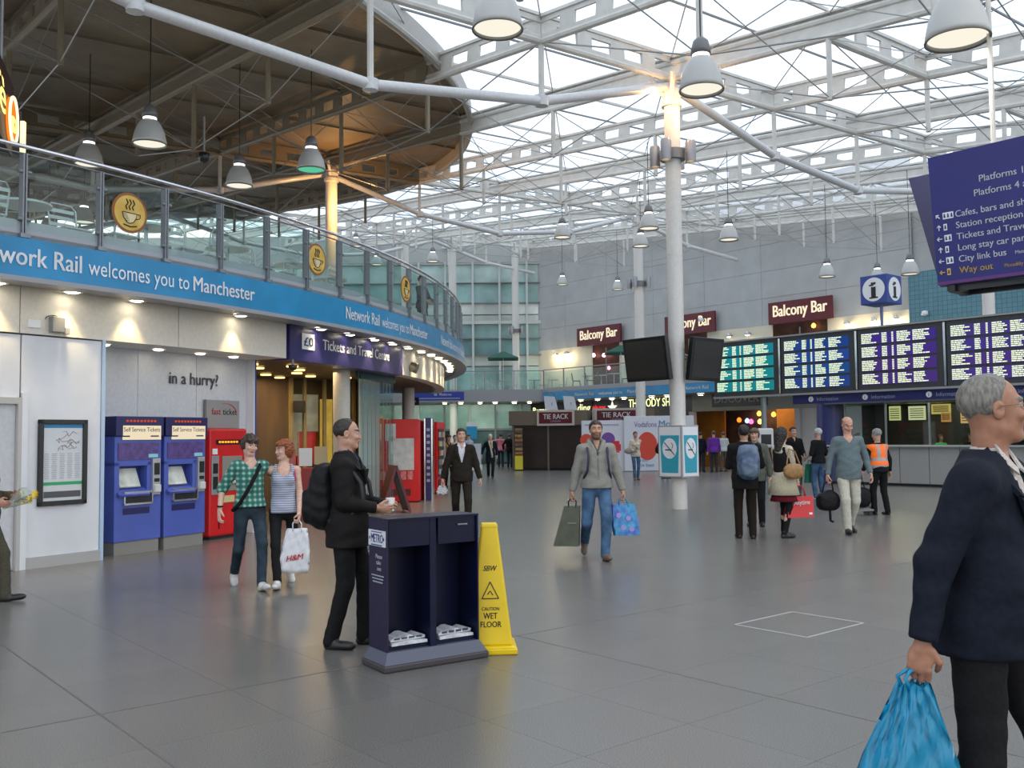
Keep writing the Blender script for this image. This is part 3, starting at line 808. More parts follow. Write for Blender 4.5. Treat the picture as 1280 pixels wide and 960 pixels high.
for k in range(nA):
    for q in range(4): fs.append((k*4+q, (k+1)*4+q, (k+1)*4+(q+1) % 4, k*4+(q+1) % 4))
eb.add(vs, fs)
pts = []
for k in range(0, nA+1, 2):
    p = PC(-75+200*k/nA, RD+0.02); pts.append((p.x, p.y, zroof(p.x, p.y)+0.26))
eb.path(pts, 0.08, 8)
eb.build('curved_edge_beam', mat('edge_beam', (0.42, 0.40, 0.36), 0.5, var=0.06), ceiling, smooth=True, auto=40)
# roof panes
PANE = glass('roof_glass', (0.90, 0.95, 1.0), 0.0, 0.1, dfac=0.28)
pane0 = None
for i in range(I0, I1):
    for j_ in range(J0, J1):
        P4 = [RP(i, j_, 0.74), RP(i+1, j_, 0.74), RP(i+1, j_+1, 0.74), RP(i, j_+1, 0.74)]
        cen = sum(P4, Vector())/4
        if not (vis(cen) or any(vis(p) for p in P4)): continue
        if all(math.hypot(p.x-CC[0], p.y-CC[1]) < RD-0.5 for p in P4): continue
        if pane0 is None:
            pm = MB(); qs = [p-cen for p in P4]; qs = [q*0.985 for q in qs]
            pm.add(qs+[q+Vector((0, 0, 0.025)) for q in qs], [(0,1,2,3),(7,6,5,4),(0,4,5,1),(1,5,6,2),(2,6,7,3),(3,7,4,0)])
            pane0 = pm.build('roof_pane', PANE, ceiling); o = pane0
        else: o = copy_obj(pane0, ceiling)
        o.location = cen
# dark glazing bars on the panes
gb = MB()
for j_ in range(J0, J1):
    for i in range(I0, I1):
        if not vis(RP(i, j_)): continue
        for f_ in (0.5,):
            gb.bar(RP(i+f_, j_, 0.70), RP(i+f_, j_+1, 0.70), 0.03, 0.04)
gb.build('glazing_bars', STEELD, ceiling)
for (i, j_) in ():
    pass

# ------------------------------------------------------------------ concourse columns
def column(label, p, r, ztop, collar, warm=False):
    t = thing('column', label, 'column', (p.x, p.y, 0), AZ1, 'round columns carrying the concourse roof')
    s = MB(); s.tube((0,0,0), (0,0,ztop), r, n=28)
    for z in np.arange(1.4, ztop, 2.05): s.tube((0,0,z), (0,0,z+0.025), r+0.006, n=28)
    s.build('shaft', mat('column_paint', (0.68, 0.66, 0.62), 0.42, var=0.04), t, smooth=True, auto=40)
    hd = MB(); 
    for k in range(4):
        a = R(45+90*k); c, q = math.cos(a), math.sin(a)
        hd.tube((r*0.6*c, r*0.6*q, ztop-0.25), (0.42*c, 0.42*q, ztop+0.25), 0.05, 0.05, n=8)
    hd.tube((0,0,ztop-0.4), (0,0,ztop-0.28), r+0.05, n=20)
    hd.build('column_head', STEEL, t, smooth=True, auto=40)
    if collar:
        cb = MB(); cb.tube((0,0,collar-0.11), (0,0,collar+0.11), r+0.10, n=20); cb.build('collar', STEELD, t, smooth=True, auto=40)
        for k in range(4):
            a = R(20+90*k); c, q = math.cos(a)*(r+0.24), math.sin(a)*(r+0.24)
            sl = MB(); sl.lathe([(0.0, 0.26), (0.10, 0.24), (0.115, 0.2), (0.115, -0.22), (0.10, -0.22), (0.09, -0.14), (0.0, -0.14)], (c, q, collar+0.02), n=16)
            o = sl.build('spotlight', mat('spot_case', (0.32, 0.32, 0.34), 0.35, 0.6), t, smooth=True, auto=40)
            dl = MB(); dl.tube((c, q, collar-0.135), (c, q, collar-0.125), 0.088, n=14); dl.build('lamp_glass', emis('warm_lamp', (1.0, 0.72, 0.35), 5.0), o)
    return t
pA = UV(U0, V0); column('white round column with the black screens and the no smoking boxes on it', pA, 0.172, 9.2, 7.72)
light('POINT', 'uplight', (pA.x-0.5, pA.y-0.5, 8.9), 45, (1.0, 0.55, 0.22), 0.12)
light('POINT', 'uplight', (pA.x+0.45, pA.y-0.5, 8.6), 30, (1.0, 0.6, 0.28), 0.12)
pB = UV(28.5, 31.4); column('white column rising behind the tall white phone advert board', pB, 0.215, RZ(3.9, 4)-0.2, 8.35)
pE = UV(28.5, 15.9); column('orange lit round column on the balcony behind the cup stickers', pE, 0.20, RZ(4, 0)-0.1, None)
light('POINT', 'uplight', (pE.x+0.7, pE.y-0.9, 9.4), 160, (1.0, 0.5, 0.15), 0.15)
pG = UV(13.35, 31.4); column('white column at the far right behind the departure boards', pG, 0.19, RZ(0, 4)-0.1, None)
for v_, lb, cz in ((37.4, 'white column between the glass wall and the tie stall', 8.05), (32.6, 'second white column along the glass wall, just right of the curved balcony end', None), (29.3, 'leftmost white column in front of the glass wall above the balcony rail', None)):
    p = UV(44.15, v_); column(lb, p, 0.215, RZ(8, (v_-V0)/G)-0.1, cz)

# ------------------------------------------------------------------ left drum: ground floor facade
wl_ = structure('wall_left')
def arcp(r0, r1, z0, z1, a0, a1, n=None): return MB().arc(CC, r0, r1, z0, z1, a0, a1, n or max(2, int(abs(a1-a0)/0.8)))
# lower white panels, left of the ticket machines
pieces = [(-44, -41.5), (-41.5, -39), (-36.6-0.9, -34.93-1.55)]
for a0, a1 in ((-60, -54), (-54, -48), (-48, -42), (-42, -37.6)): arcp(23.3, 23.6, 0.13, 2.93, a0+0.02, a1-0.02).build('wall_panel', WHITE, wl_)
arcp(23.3, 23.6, 2.1, 2.93, -37.58, -34.95).build('wall_panel', WHITE, wl_)
arcp(23.3, 23.6, 0.13, 2.93, -34.9, -32.26).build('wall_panel', WHITE, wl_)
for a0, a1 in ((-60, -37.6), (-34.85, -32.24)): arcp(23.3, 23.63, 0.0, 0.14, a0, a1).build('skirting', mat('skirting', (0.42, 0.42, 0.41), 0.4, 0.3), wl_)
MB().add([PC(-32.24, 22.8, 0), PC(-32.24, 23.62, 0), PC(-32.24, 23.62, 2.95), PC(-32.24, 22.8, 2.95), PC(-32.14, 22.8, 0), PC(-32.14, 23.63, 0), PC(-32.14, 23.63, 2.95), PC(-32.14, 22.8, 2.95)],
         [(0,1,2,3),(7,6,5,4),(0,4,5,1),(1,5,6,2),(2,6,7,3),(3,7,4,0)]).build('panel_edge', mat('edge_trim', (0.42, 0.55, 0.72), 0.35), wl_)
# upper fascia band of white panels under the balcony
fa = [-60, -50, -42, -35, -29.2, -23.35]
for a0, a1 in zip(fa[:-1], fa[1:]): arcp(23.35, 23.62, 2.95, 3.54, a0+0.015, a1-0.015).build('fascia_panel', CREAM if False else mat('fascia_white', (0.72, 0.68, 0.60), 0.5, var=0.04), wl_)
for a0, a1 in ((-12.0, -6.2), (-6.2, -1), (-1, 4), (4, 10)): arcp(23.35, 23.62, 2.95, 3.54, a0+0.015, a1-0.015).build('fascia_panel', MATS['fascia_white'], wl_)
arcp(22.7, 23.35, 2.95, 2.99, -32.2, -23.3).build('recess_soffit', MATS['fascia_white'], wl_)
# niche behind the ticket machines
for a0, a1 in ((-32.1, -29.3), (-29.3, -26.4), (-26.4, -23.4)): arcp(22.65, 22.8, 0.0, 2.95, a0+0.01, a1-0.01).build('niche_panel', mat('niche_grey', (0.60, 0.62, 0.66), 0.4, var=0.05), wl_)
arcp(22.62, 22.95, 0.0, 2.95, -23.4, -23.3, 1).build('niche_return', WHITE, wl_)
arcp(22.90, 22.96, 0.0, 2.95, -23.3, -23.24, 1).build('blue_edge', mat('edge_blue', (0.03, 0.06, 0.35), 0.4), wl_)
ht = MB()
def arctext(txt, size, r, z, a0, a1=None, material=LETTER, parent=None, name='lettering', bold=0.0, depth=0.01, ctr=None):
    vs, fs = text_geo(txt, size, bold)
    xs = [v[0] for v in vs]; w = max(xs)-min(xs); x0 = min(xs)
    k = (R(a1-a0)*r)/w if a1 is not None else 1.0
    m_ = MB(); m_.add([PC(a0+math.degrees((x-x0)*k/r), r, z+y) for x, y in vs], fs)
    return m_.build(name, material, parent, world=True)
arctext('in a hurry?', 0.27, 22.815, 2.47, -27.85, -25.2, mat('letter_grey', (0.06, 0.06, 0.07), 0.5), wl_, bold=0.02)
# travel centre room behind the opening
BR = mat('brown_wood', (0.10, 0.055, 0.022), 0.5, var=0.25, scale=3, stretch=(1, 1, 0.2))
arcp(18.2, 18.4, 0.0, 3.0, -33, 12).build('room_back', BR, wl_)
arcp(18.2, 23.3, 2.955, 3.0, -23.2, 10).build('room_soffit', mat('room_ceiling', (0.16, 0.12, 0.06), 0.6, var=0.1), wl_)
for a, r in ((-22.4, 22.6), (-20.4, 22.9), (-20.2, 22.1), (-18.2, 22.5), (-18.6, 21.5), (-16.2, 22.0), (-15.8, 21.2), (-13.6, 21.8), (-13.2, 21.0), (-11.6, 22.3)):
    dl = MB(); p = PC(a, r); dl.tube((p.x, p.y, 2.905), (p.x, p.y, 2.932), 0.11, n=14); dl.build('downlight', emis('amber_lamp', (1.0, 0.66, 0.25), 2.2), wl_)
light('AREA', 'room_light', tuple(PC(-15.5, 21.8, 2.9)), 60, (1.0, 0.72, 0.38), 2.0, target=tuple(PC(-15.5, 21.8, 0)))
# room contents: brown wall on the left, glazed counters with lit panels on the right
def rw(x0, y0, x1, y1, t_=0.08): return Vector((x0, y0, 0)), Vector((x1, y1, 0))
RA, RB = Vector((-5.75, 20.4, 0)), Vector((-3.75, 22.3, 0))
def rp(f_, z, back=0.0): q = RA+(RB-RA)*f_; return Vector((q.x-0.69*back, q.y+0.72*back, z))
def rpanel(f0, f1, z0, z1, mt, nm, back=0.0, th=0.06): return MB().bar(rp(f0, (z0+z1)/2, back), rp(f1, (z0+z1)/2, back), th, z1-z0).build(nm, mt, wl_)
rpanel(-0.9, 0.36, 0, 2.95, BR, 'room_wall')
rpanel(0.36, 0.40, 0, 2.95, mat('room_gold', (0.30, 0.22, 0.08), 0.4), 'room_mullion', -0.05)
for f0, f1, z0, z1, nm, c, e_ in ((0.40, 0.52, 1.2, 2.6, 'lit_panel', (0.26, 0.24, 0.16), 0.25), (0.52, 0.70, 1.75, 2.6, 'lit_panel', (0.26, 0.25, 0.18), 0.25), (0.50, 0.68, 1.0, 1.74, 'red_panel', (0.45, 0.02, 0.015), 0.1), (0.73, 0.84, 0.7, 2.5, 'amber_panel', (0.50, 0.34, 0.06), 0.45), (0.86, 1.0, 1.2, 2.5, 'lit_panel', (0.22, 0.17, 0.08), 0.3)):
    rpanel(f0, f1, z0, z1, mat('room_%s_%d' % (nm, int(f0*100)), c, 0.3, var=0.3, scale=3, emit=e_), nm, 0.25)
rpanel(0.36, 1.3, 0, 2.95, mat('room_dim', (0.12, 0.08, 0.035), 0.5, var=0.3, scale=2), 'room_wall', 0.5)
for f_ in (0.52, 0.71, 0.85, 1.0): rpanel(f_-0.012, f_+0.012, 0, 2.95, mat('room_gold', (0.30, 0.22, 0.08), 0.4), 'room_mullion', 0.0, 0.08)
rpanel(0.36, 1.02, 0.0, 0.75, mat('room_red', (0.20, 0.03, 0.02), 0.4, var=0.3, scale=3), 'counter_front', -0.1)
for f_, z_ in ((0.43, 2.3), (0.80, 2.25)): MB().box(tuple(rp(f_, z_, -0.2)), (0.22, 0.22, 0.26)).build('loudspeaker', BLACK, wl_)
# fascia 'Tickets and Travel Centre'
sg = thing('shop_sign', 'purple curved fascia sign reading Tickets and Travel Centre', 'sign', tuple(PC(-17.6, 23.6, 3.2)))
arcp(23.3, 23.66, 2.93, 3.54, -23.25, -12.05).build('sign_panel', mat('purple_fascia', (0.035, 0.03, 0.15), 0.35, var=0.12, scale=2), sg, world=True)
arctext('Tickets and Travel Centre', 0.27, 23.675, 3.18, -20.9, -14.1, LETTER, sg, bold=0.015)
ic = arcp(23.665, 23.675, 3.14, 3.42, -22.45, -21.55, 2).build('pictogram', LETTER, sg, world=True)
arctext('£0', 0.22, 23.682, 3.2, -22.35, -21.65, NAVY, sg, name='pictogram_mark', bold=0.02)
# balcony slab, soffit, blue banner
BF = -62; BT = 60
bal = thing('balcony', 'curved upper level balcony slab with blue banner band above the left shops', 'balcony', tuple(PC(-18, 22, 3.6)))
arcp(15, 24.0, 3.54, 3.62, BF, BT, 90).build('soffit', mat('soffit_grey', (0.40, 0.38, 0.34), 0.5, var=0.05), bal, world=True)
arcp(24.0, 24.25, 3.50, 3.56, BF, BT, 90).build('edge_strip', mat('edge_grey', (0.30, 0.31, 0.33), 0.4), bal, world=True)
arcp(15, 24.1, 3.98, 4.10, BF, BT, 90).build('slab', mat('slab_grey', (0.4, 0.42, 0.43), 0.5), bal, world=True)
arcp(24.02, 24.10, 4.03, 4.26, BF, BT, 90).build('kick_plate', mat('kick_grey', (0.36, 0.38, 0.41), 0.45), bal, world=True)
bn = arcp(24.0, 24.2, 3.56, 4.03, BF, BT, 90).build('banner', BLUEB, bal, world=True)
for q in (((-37.3, -33.9), (-33.69, -29.99), (-29.82, -26.94)), ((-21.13, -18.13), (-17.88, -14.75), (-14.6, -11.92)), ((-9.22, -6.2), (-6.0, -2.9), (-2.7, 0.0)), ((4, 7), (7.2, 10.3), (10.5, 13.2))):
    arctext('Network Rail', 0.32, 24.21, 3.70, *q[0], LETTER, bn, bold=0.014)
    arctext('welcomes you to', 0.29, 24.21, 3.70, *q[1], LETTER, bn)
    arctext('Manchester', 0.30, 24.21, 3.70, *q[2], LETTER, bn, bold=0.014)
# downlights in the soffit with real light
dl_a = [-35.9, -33.6, -31.3, -26.6, -21.5, -19.07, -16.6, -14.4, -12.1, -9.7, -7.4, -5.2, -3.0, -0.8, 1.4, 3.6, 5.8]
L0 = None
for ka, a in enumerate(dl_a):
    p = PC(a, 23.80, 3.53)
    if L0 is None:
        L0 = thing('downlight', 'x', 'lamp', tuple(p))
        m_ = MB(); m_.lathe([(0.10, 0.0), (0.13, 0.0), (0.13, -0.02), (0.10, -0.025)], (0, 0, 0), 18, closed=True); m_.build('rim', CHROME, L0, smooth=True)
        m_ = MB(); m_.lathe([(0.0, -0.035), (0.06, -0.03), (0.102, -0.012), (0.102, 0.0)], (0, 0, 0), 18); m_.build('bulb', emis('bulb_white', (1.0, 0.9, 0.68), 14.0), L0, smooth=True)
        o = L0
    else: o = copy_tree(L0, None, tuple(p))
    o['group'] = 'round downlights under the balcony edge'; o['label'] = ('small bright downlight under the curved balcony, the %s from the left edge' % ['first', 'second', 'third', 'fourth', 'fifth', 'sixth', 'seventh', 'eighth', 'ninth', 'tenth', 'eleventh', 'twelfth', 'thirteenth', 'fourteenth', 'fifteenth', 'sixteenth', 'seventeenth'][ka])
    if a > -41 and a < 2:
        light('SPOT', 'downlight_beam', tuple(PC(a, 23.78, 3.48)), 45, (1.0, 0.76, 0.38), 0.05, target=tuple(PC(a, 23.70, 0)), angle=75)
for ka, a in enumerate((-31.3, -29.0, -26.95, -25.1)):
    p = PC(a, 23.1, 2.945); o = copy_tree(L0, None, tuple(p)); o.scale = (0.8, 0.8, 0.5)
    o['label'] = 'dim recessed light above the ticket machines, %s from the left' % ['first', 'second', 'third', 'fourth'][ka]; o['group'] = 'recessed lights above the ticket machines'
# pillars and glass screen of the shop front
def pillar(lb, a, r, rad, z1=2.95):
    p = PC(a, r); t = thing('pillar', lb, 'column', (p.x, p.y, 0)); m_ = MB(); m_.tube((0,0,0), (0,0,z1), rad, n=28); m_.build('shaft', mat('pillar_cream', (0.56, 0.54, 0.48), 0.5, var=0.04), t, smooth=True, auto=40)
    m_ = MB(); m_.tube((0,0,0), (0,0,0.12), rad+0.01, n=28); m_.build('base', CHROME, t, smooth=True, auto=40)
pillar('pale round pillar between the travel centre opening and the glass screen', -16.2, 23.0, 0.17)
pillar('pale round pillar beyond the curved glass screen', 1.8, 22.65, 0.17)
scr = thing('glass_screen', 'curved screen of narrow glass strips beside the pale pillar', 'glass screen', tuple(PC(-13, 23.3, 0)))
n_ = 9
for k in range(n_):
    a0 = -15.4+k*(5.0/n_); arcp(23.20, 23.22, 0.12, 2.92, a0+0.02, a0+5.0/n_-0.02, 1).build('pane', GLT, scr, world=True)
    p = PC(a0, 23.22); m_ = MB(); m_.box((p.x, p.y, 1.5), (0.012, 0.012, 2.9)); m_.build('mullion', STEELD, scr, world=True)
arcp(23.15, 23.27, 0, 0.12, -15.4, -10.4).build('sill', CHROME, scr, world=True); arcp(23.15, 23.27, 2.80, 2.95, -15.4, -10.4).build('head_rail', mat('teal_dark', (0.02, 0.06, 0.07), 0.4), scr, world=True)
arcp(22.3, 22.34, 0, 2.95, -9.6, -5.5).build('shopfront', mat('white_front', (0.6, 0.6, 0.6), 0.4), wl_)
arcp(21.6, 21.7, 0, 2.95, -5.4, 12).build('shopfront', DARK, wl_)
o = MB(); o.tube(PC(-10.43, 23.63, 3.17), PC(-10.43, 23.78, 3.12), 0.11, 0.12, 20); tag(o.build('round_mirror', mat('mirror_gold', (0.4, 0.36, 0.25), 0.2, 0.8), None, smooth=True, auto=40), 'small round convex mirror on the cream fascia under the balcony', 'mirror')
# junction box and its cable
jb = thing('junction_box', 'grey junction box with a camera hung on the white fascia', 'box', tuple(PC(-33.9, 23.62, 3.06)), R(-33.9))
MB().box((0.05, 0, 0.03), (0.10, 0.17, 0.2)).build('housing', mat('box_grey', (0.25, 0.26, 0.27), 0.5), jb, bevel=0.008)
MB().box((0.05, 0.13, -0.04), (0.07, 0.07, 0.09)).build('camera_head', mat('box_pale', (0.45, 0.45, 0.43), 0.5), jb, bevel=0.008)
MB().box((0.01, -0.28, 0.02), (0.02, 0.16, 0.1)).build('plate', LETTER, jb)
m_ = MB(); m_.path([(0.02, 0.12*math.cos(t)-0.02, 0.09+0.06*math.sin(t)) for t in np.linspace(3.1, -0.4, 9)], 0.006, 5); m_.build('cable', BLACK, jb)
# balcony railing
rl = thing('balcony_railing', 'glass balustrade with grey posts and steel handrail along the curved balcony', 'railing', tuple(PC(-20, 24.1, 4.1)))
pts = [PC(a, 24.1, 5.17) for a in np.linspace(BF, BT, 150)]
MB().path(pts, 0.028, 8).build('handrail', CHROME, rl, world=True, smooth=True)
MB().path([p-Vector((0, 0, 0.09)) for p in pts], 0.012, 6).build('lower_rod', RAIL, rl, world=True, smooth=True)
step = 2.385; k = -12
pst = None
while -33.17+k*step < BT:
    a = -33.17+k*step; k += 1
    if a < BF: continue
    if pst is None:
        m_ = MB(); m_.box((0, 0.012, 0.50), (0.10, 0.02, 1.06)); m_.box((0, -0.022, 0.50), (0.10, 0.02, 1.06)); m_.box((0, 0, 0.02), (0.14, 0.12, 0.05))
        for z in (0.22, 0.80): 
            for y_ in (-0.05, 0.05): m_.tube((0.03, y_*1.5, z), (0.03, y_*0.3, z), 0.022, n=8)
        pst = m_.build('post', RAIL, rl); pst.location = Vector(PC(a, 24.1, 4.05))-ORG[rl.name][0]; pst.rotation_euler = (0, 0, R(a))
        gm = MB(); gw = R(step)*24.1-0.13; gm.box((0, 0, 0.5), (0.012, gw, 0.88)); gl = gm.build('glass_panel', GLS, rl)
        gl.location = Vector(PC(a+step/2, 24.1, 4.10))-ORG[rl.name][0]; gl.rotation_euler = (0, 0, R(a+step/2))
    else:
        copy_obj(pst, rl, Vector(PC(a, 24.1, 4.05))-ORG[rl.name][0], R(a)); copy_obj(gl, rl, Vector(PC(a+step/2, 24.1, 4.10))-ORG[rl.name][0], R(a+step/2))
# cup stickers
def cup(a, lb):
    t = thing('cup_sticker', lb, 'sticker', tuple(PC(a, 24.13, 4.62)), R(a))
    m_ = MB(); m_.lathe([(0.0, 0.0), (0.27, 0.0), (0.27, 0.008), (0.0, 0.008)], n=36, M=Matrix.Rotation(R(90), 4, 'Y')); m_.build('rim', mat('cup_rim', (0.28, 0.09, 0.02), 0.5), t)
    m_ = MB(); m_.lathe([(0.0, 0.0), (0.235, 0.0), (0.235, 0.012), (0.0, 0.012)], n=36, M=Matrix.Rotation(R(90), 4, 'Y')); m_.build('disc', mat('cup_disc', (0.60, 0.36, 0.05), 0.5, col2=(0.7, 0.5, 0.12), scale=4), t)
    X = lambda y, z: (0.016, y, z)
    prof = [(-0.12, 0.0), (0.10, 0.0), (0.09, -0.06), (0.05, -0.12), (0.0, -0.14), (-0.05, -0.13), (-0.10, -0.07)]
    m_ = MB(); m_.add([X(*p) for p in prof], [tuple(range(len(prof)))]); m_.build('cup_shape', mat('cup_cream', (0.72, 0.62, 0.35), 0.5), t)
    ln = MB(); K = mat('cup_line', (0.02, 0.015, 0.01), 0.5)
    def P2(l, r=0.006): ln.path([(0.018, y, z) for y, z in l], r, 5)
    P2(prof+[prof[0]]); P2([(0.10, -0.005), (0.15, 0.0), (0.155, -0.04), (0.11, -0.07), (0.088, -0.07)]); P2([(-0.1, -0.165), (0.0, -0.185), (0.1, -0.165)], 0.009)
    for q in (-0.05, 0.0, 0.05): P2([(q, 0.04), (q-0.02, 0.08), (q+0.015, 0.13), (q-0.01, 0.18)], 0.008)
    for q in range(5): P2([(-0.11+q*0.012, -0.02-q*0.022), (-0.05+q*0.01, -0.022-q*0.022)], 0.003)
    ln.build('drawing', K, t)
cup(-32.19, 'round coffee cup sticker, the nearest and largest on the balcony glass')
cup(-23.03, 'round coffee cup sticker in front of the orange lit column')
cup(-14.69, 'round coffee cup sticker seen narrowly near the far end of the balcony')
# cafe sign at the upper left
D0 = Vector((-6.42, 12.0, 5.74)); ce = Vector((-0.33, 0.944, 0)); cn_ = Vector((0.944, 0.33, 0))
cs = thing('cafe_sign', 'dark hanging sign with lit letters and a cup disc at top left', 'sign', tuple(D0))
m_ = MB(); m_.bar(D0-ce*3.2-cn_*0.10+Vector((0, 0, 0.25)), D0+ce*0.25-cn_*0.10+Vector((0, 0, 0.05)), 0.12, 0.95); m_.build('sign_board', mat('cafe_board', (0.03, 0.004, 0.004), 0.4), cs, world=True)
LIT = emis('lit_yellow', (1.0, 0.72, 0.18), 1.8)
text('ffè', 0.62, D0-ce*1.45+Vector((0, 0, -0.12)), ce, LIT, cs, bold=0.02, width=0.95)
m_ = MB(); m_.tube(D0-cn_*0.04, D0, 0.29, n=32); m_.build('cup_disc', emis('lit_orange', (1.0, 0.25, 0.02), 0.9), cs, world=True)
m_ = MB(); m_.path([D0+cn_*0.01+ce*(0.29*math.cos(t))+Vector((0, 0, 0.29*math.sin(t))) for t in np.linspace(0, 2*math.pi, 33)], 0.02, 6); m_.build('disc_rim', emis('lit_pale', (1.0, 0.82, 0.5), 1.6), cs, world=True)
m_ = MB(); m_.path([D0+cn_*0.02+ce*(0.15*math.cos(t))+Vector((0, 0, 0.15*math.sin(t))) for t in np.linspace(math.pi, 2*math.pi, 12)]+[D0+cn_*0.02-ce*0.15], 0.016, 6); m_.build('cup_outline', LIT, cs, world=True)
m_ = MB(); m_.box(tuple(D0+ce*0.40+cn_*0.06+Vector((0, 0, -0.10))), (0.05, 0.06, 0.44)); m_.build('lit_edge', emis('lit_cream', (1.0, 0.85, 0.5), 1.3), cs, world=True)
for f_ in (0.3, 2.6):
    p = D0-ce*f_-cn_*0.1; m_ = MB(); m_.tube((p.x, p.y, 6.1), (p.x, p.y, 9.0), 0.02, n=6); m_.build('hanger', STEELD, cs, world=True)
ORD = ['first', 'second', 'third', 'fourth', 'fifth', 'sixth', 'seventh', 'eighth', 'ninth', 'tenth', 'eleventh', 'twelfth', 'thirteenth', 'fourteenth', 'fifteenth', 'sixteenth', 'seventeenth', 'eighteenth', 'nineteenth', 'twentieth']
# ------------------------------------------------------------------ points taken from the photograph
def ray_(x, y): return _f + ((x-640)/1180)*_r + ((480-y)/1180)*_u
def at(x, y, Y):
    d = ray_(x, y); return Vector((0, 0, 1.6)) + d*(Y/d.y)
def upx(px, v, y=500):
    d = ray_(px, y); t = v/(0.766*d.x+0.643*d.y); return t*(-0.643*d.x+0.766*d.y)
RD_ = Vector((0.643, -0.766, 0))   # reading direction on walls parallel to the far shops

# poster frame on the white wall
pf = thing('map_frame', 'black framed network map poster on the white wall beside the door', 'poster', tuple(PC(-33.57, 23.6, 0.77)), R(-33.57))
m_ = MB(); 
for c, d in (((0.025, 0, 0.03), (0.05, 0.66, 0.06)), ((0.025, 0, 1.07), (0.05, 0.66, 0.06)), ((0.025, -0.30, 0.55), (0.05, 0.06, 1.1)), ((0.025, 0.30, 0.55), (0.05, 0.06, 1.1))): m_.box(c, d)
m_.build('frame', BLACK, pf, bevel=0.006)
MB().box((0.012, 0, 0.55), (0.02, 0.56, 1.0)).build('sheet', mat('poster_white', (0.62, 0.64, 0.66), 0.3), pf)
MB().box((0.024, 0, 1.015), (0.004, 0.54, 0.045)).build('blue_header', BLUEB, pf)
MB().box((0.024, 0, 0.28), (0.004, 0.54, 0.04)).build('green_stripe', mat('green_stripe', (0.02, 0.35, 0.12), 0.4), pf)
MB().box((0.024, 0, 0.14), (0.004, 0.50, 0.08)).build('dark_footer', mat('footer', (0.08, 0.08, 0.09), 0.4), pf)
m_ = MB(); rr = random.Random(3)
for k in range(9):
    y0, z0 = rr.uniform(-0.15, 0.1), rr.uniform(0.72, 0.93)
    m_.path([(0.025, y0+q*0.04*rr.uniform(0.4, 1.3), z0+rr.uniform(-0.04, 0.04)) for q in range(5)], 0.003, 4)
m_.build('map_lines', mat('map_brown', (0.25, 0.16, 0.12), 0.5), pf)
m_ = MB()
for k in range(5):
    for q in range(14): m_.box((0.024, -0.22+k*0.105, 0.66-q*0.024), (0.003, 0.05+0.03*rr.random(), 0.007))
m_.build('text_columns', mat('print_grey', (0.35, 0.36, 0.4), 0.5), pf)
# door at the left edge
dr1 = structure('door_1')
arcp(23.5, 23.64, 0.0, 2.14, -35.02, -34.90, 1).build('jamb', mat('door_frame', (0.46, 0.45, 0.43), 0.4), dr1)
arcp(23.5, 23.64, 0.0, 2.14, -37.65, -37.53, 1).build('jamb', MATS['door_frame'], dr1)
arcp(23.5, 23.64, 2.06, 2.14, -37.6, -34.9, 3).build('lintel', MATS['door_frame'], dr1)
arcp(23.50, 23.58, 0.01, 2.06, -37.52, -35.03, 3).build('leaf', mat('door_leaf', (0.55, 0.56, 0.58), 0.45, var=0.05), dr1)
arcp(23.56, 23.64, 0.0, 2.2, -34.90, -34.72, 1).build('architrave', WHITE, dr1)

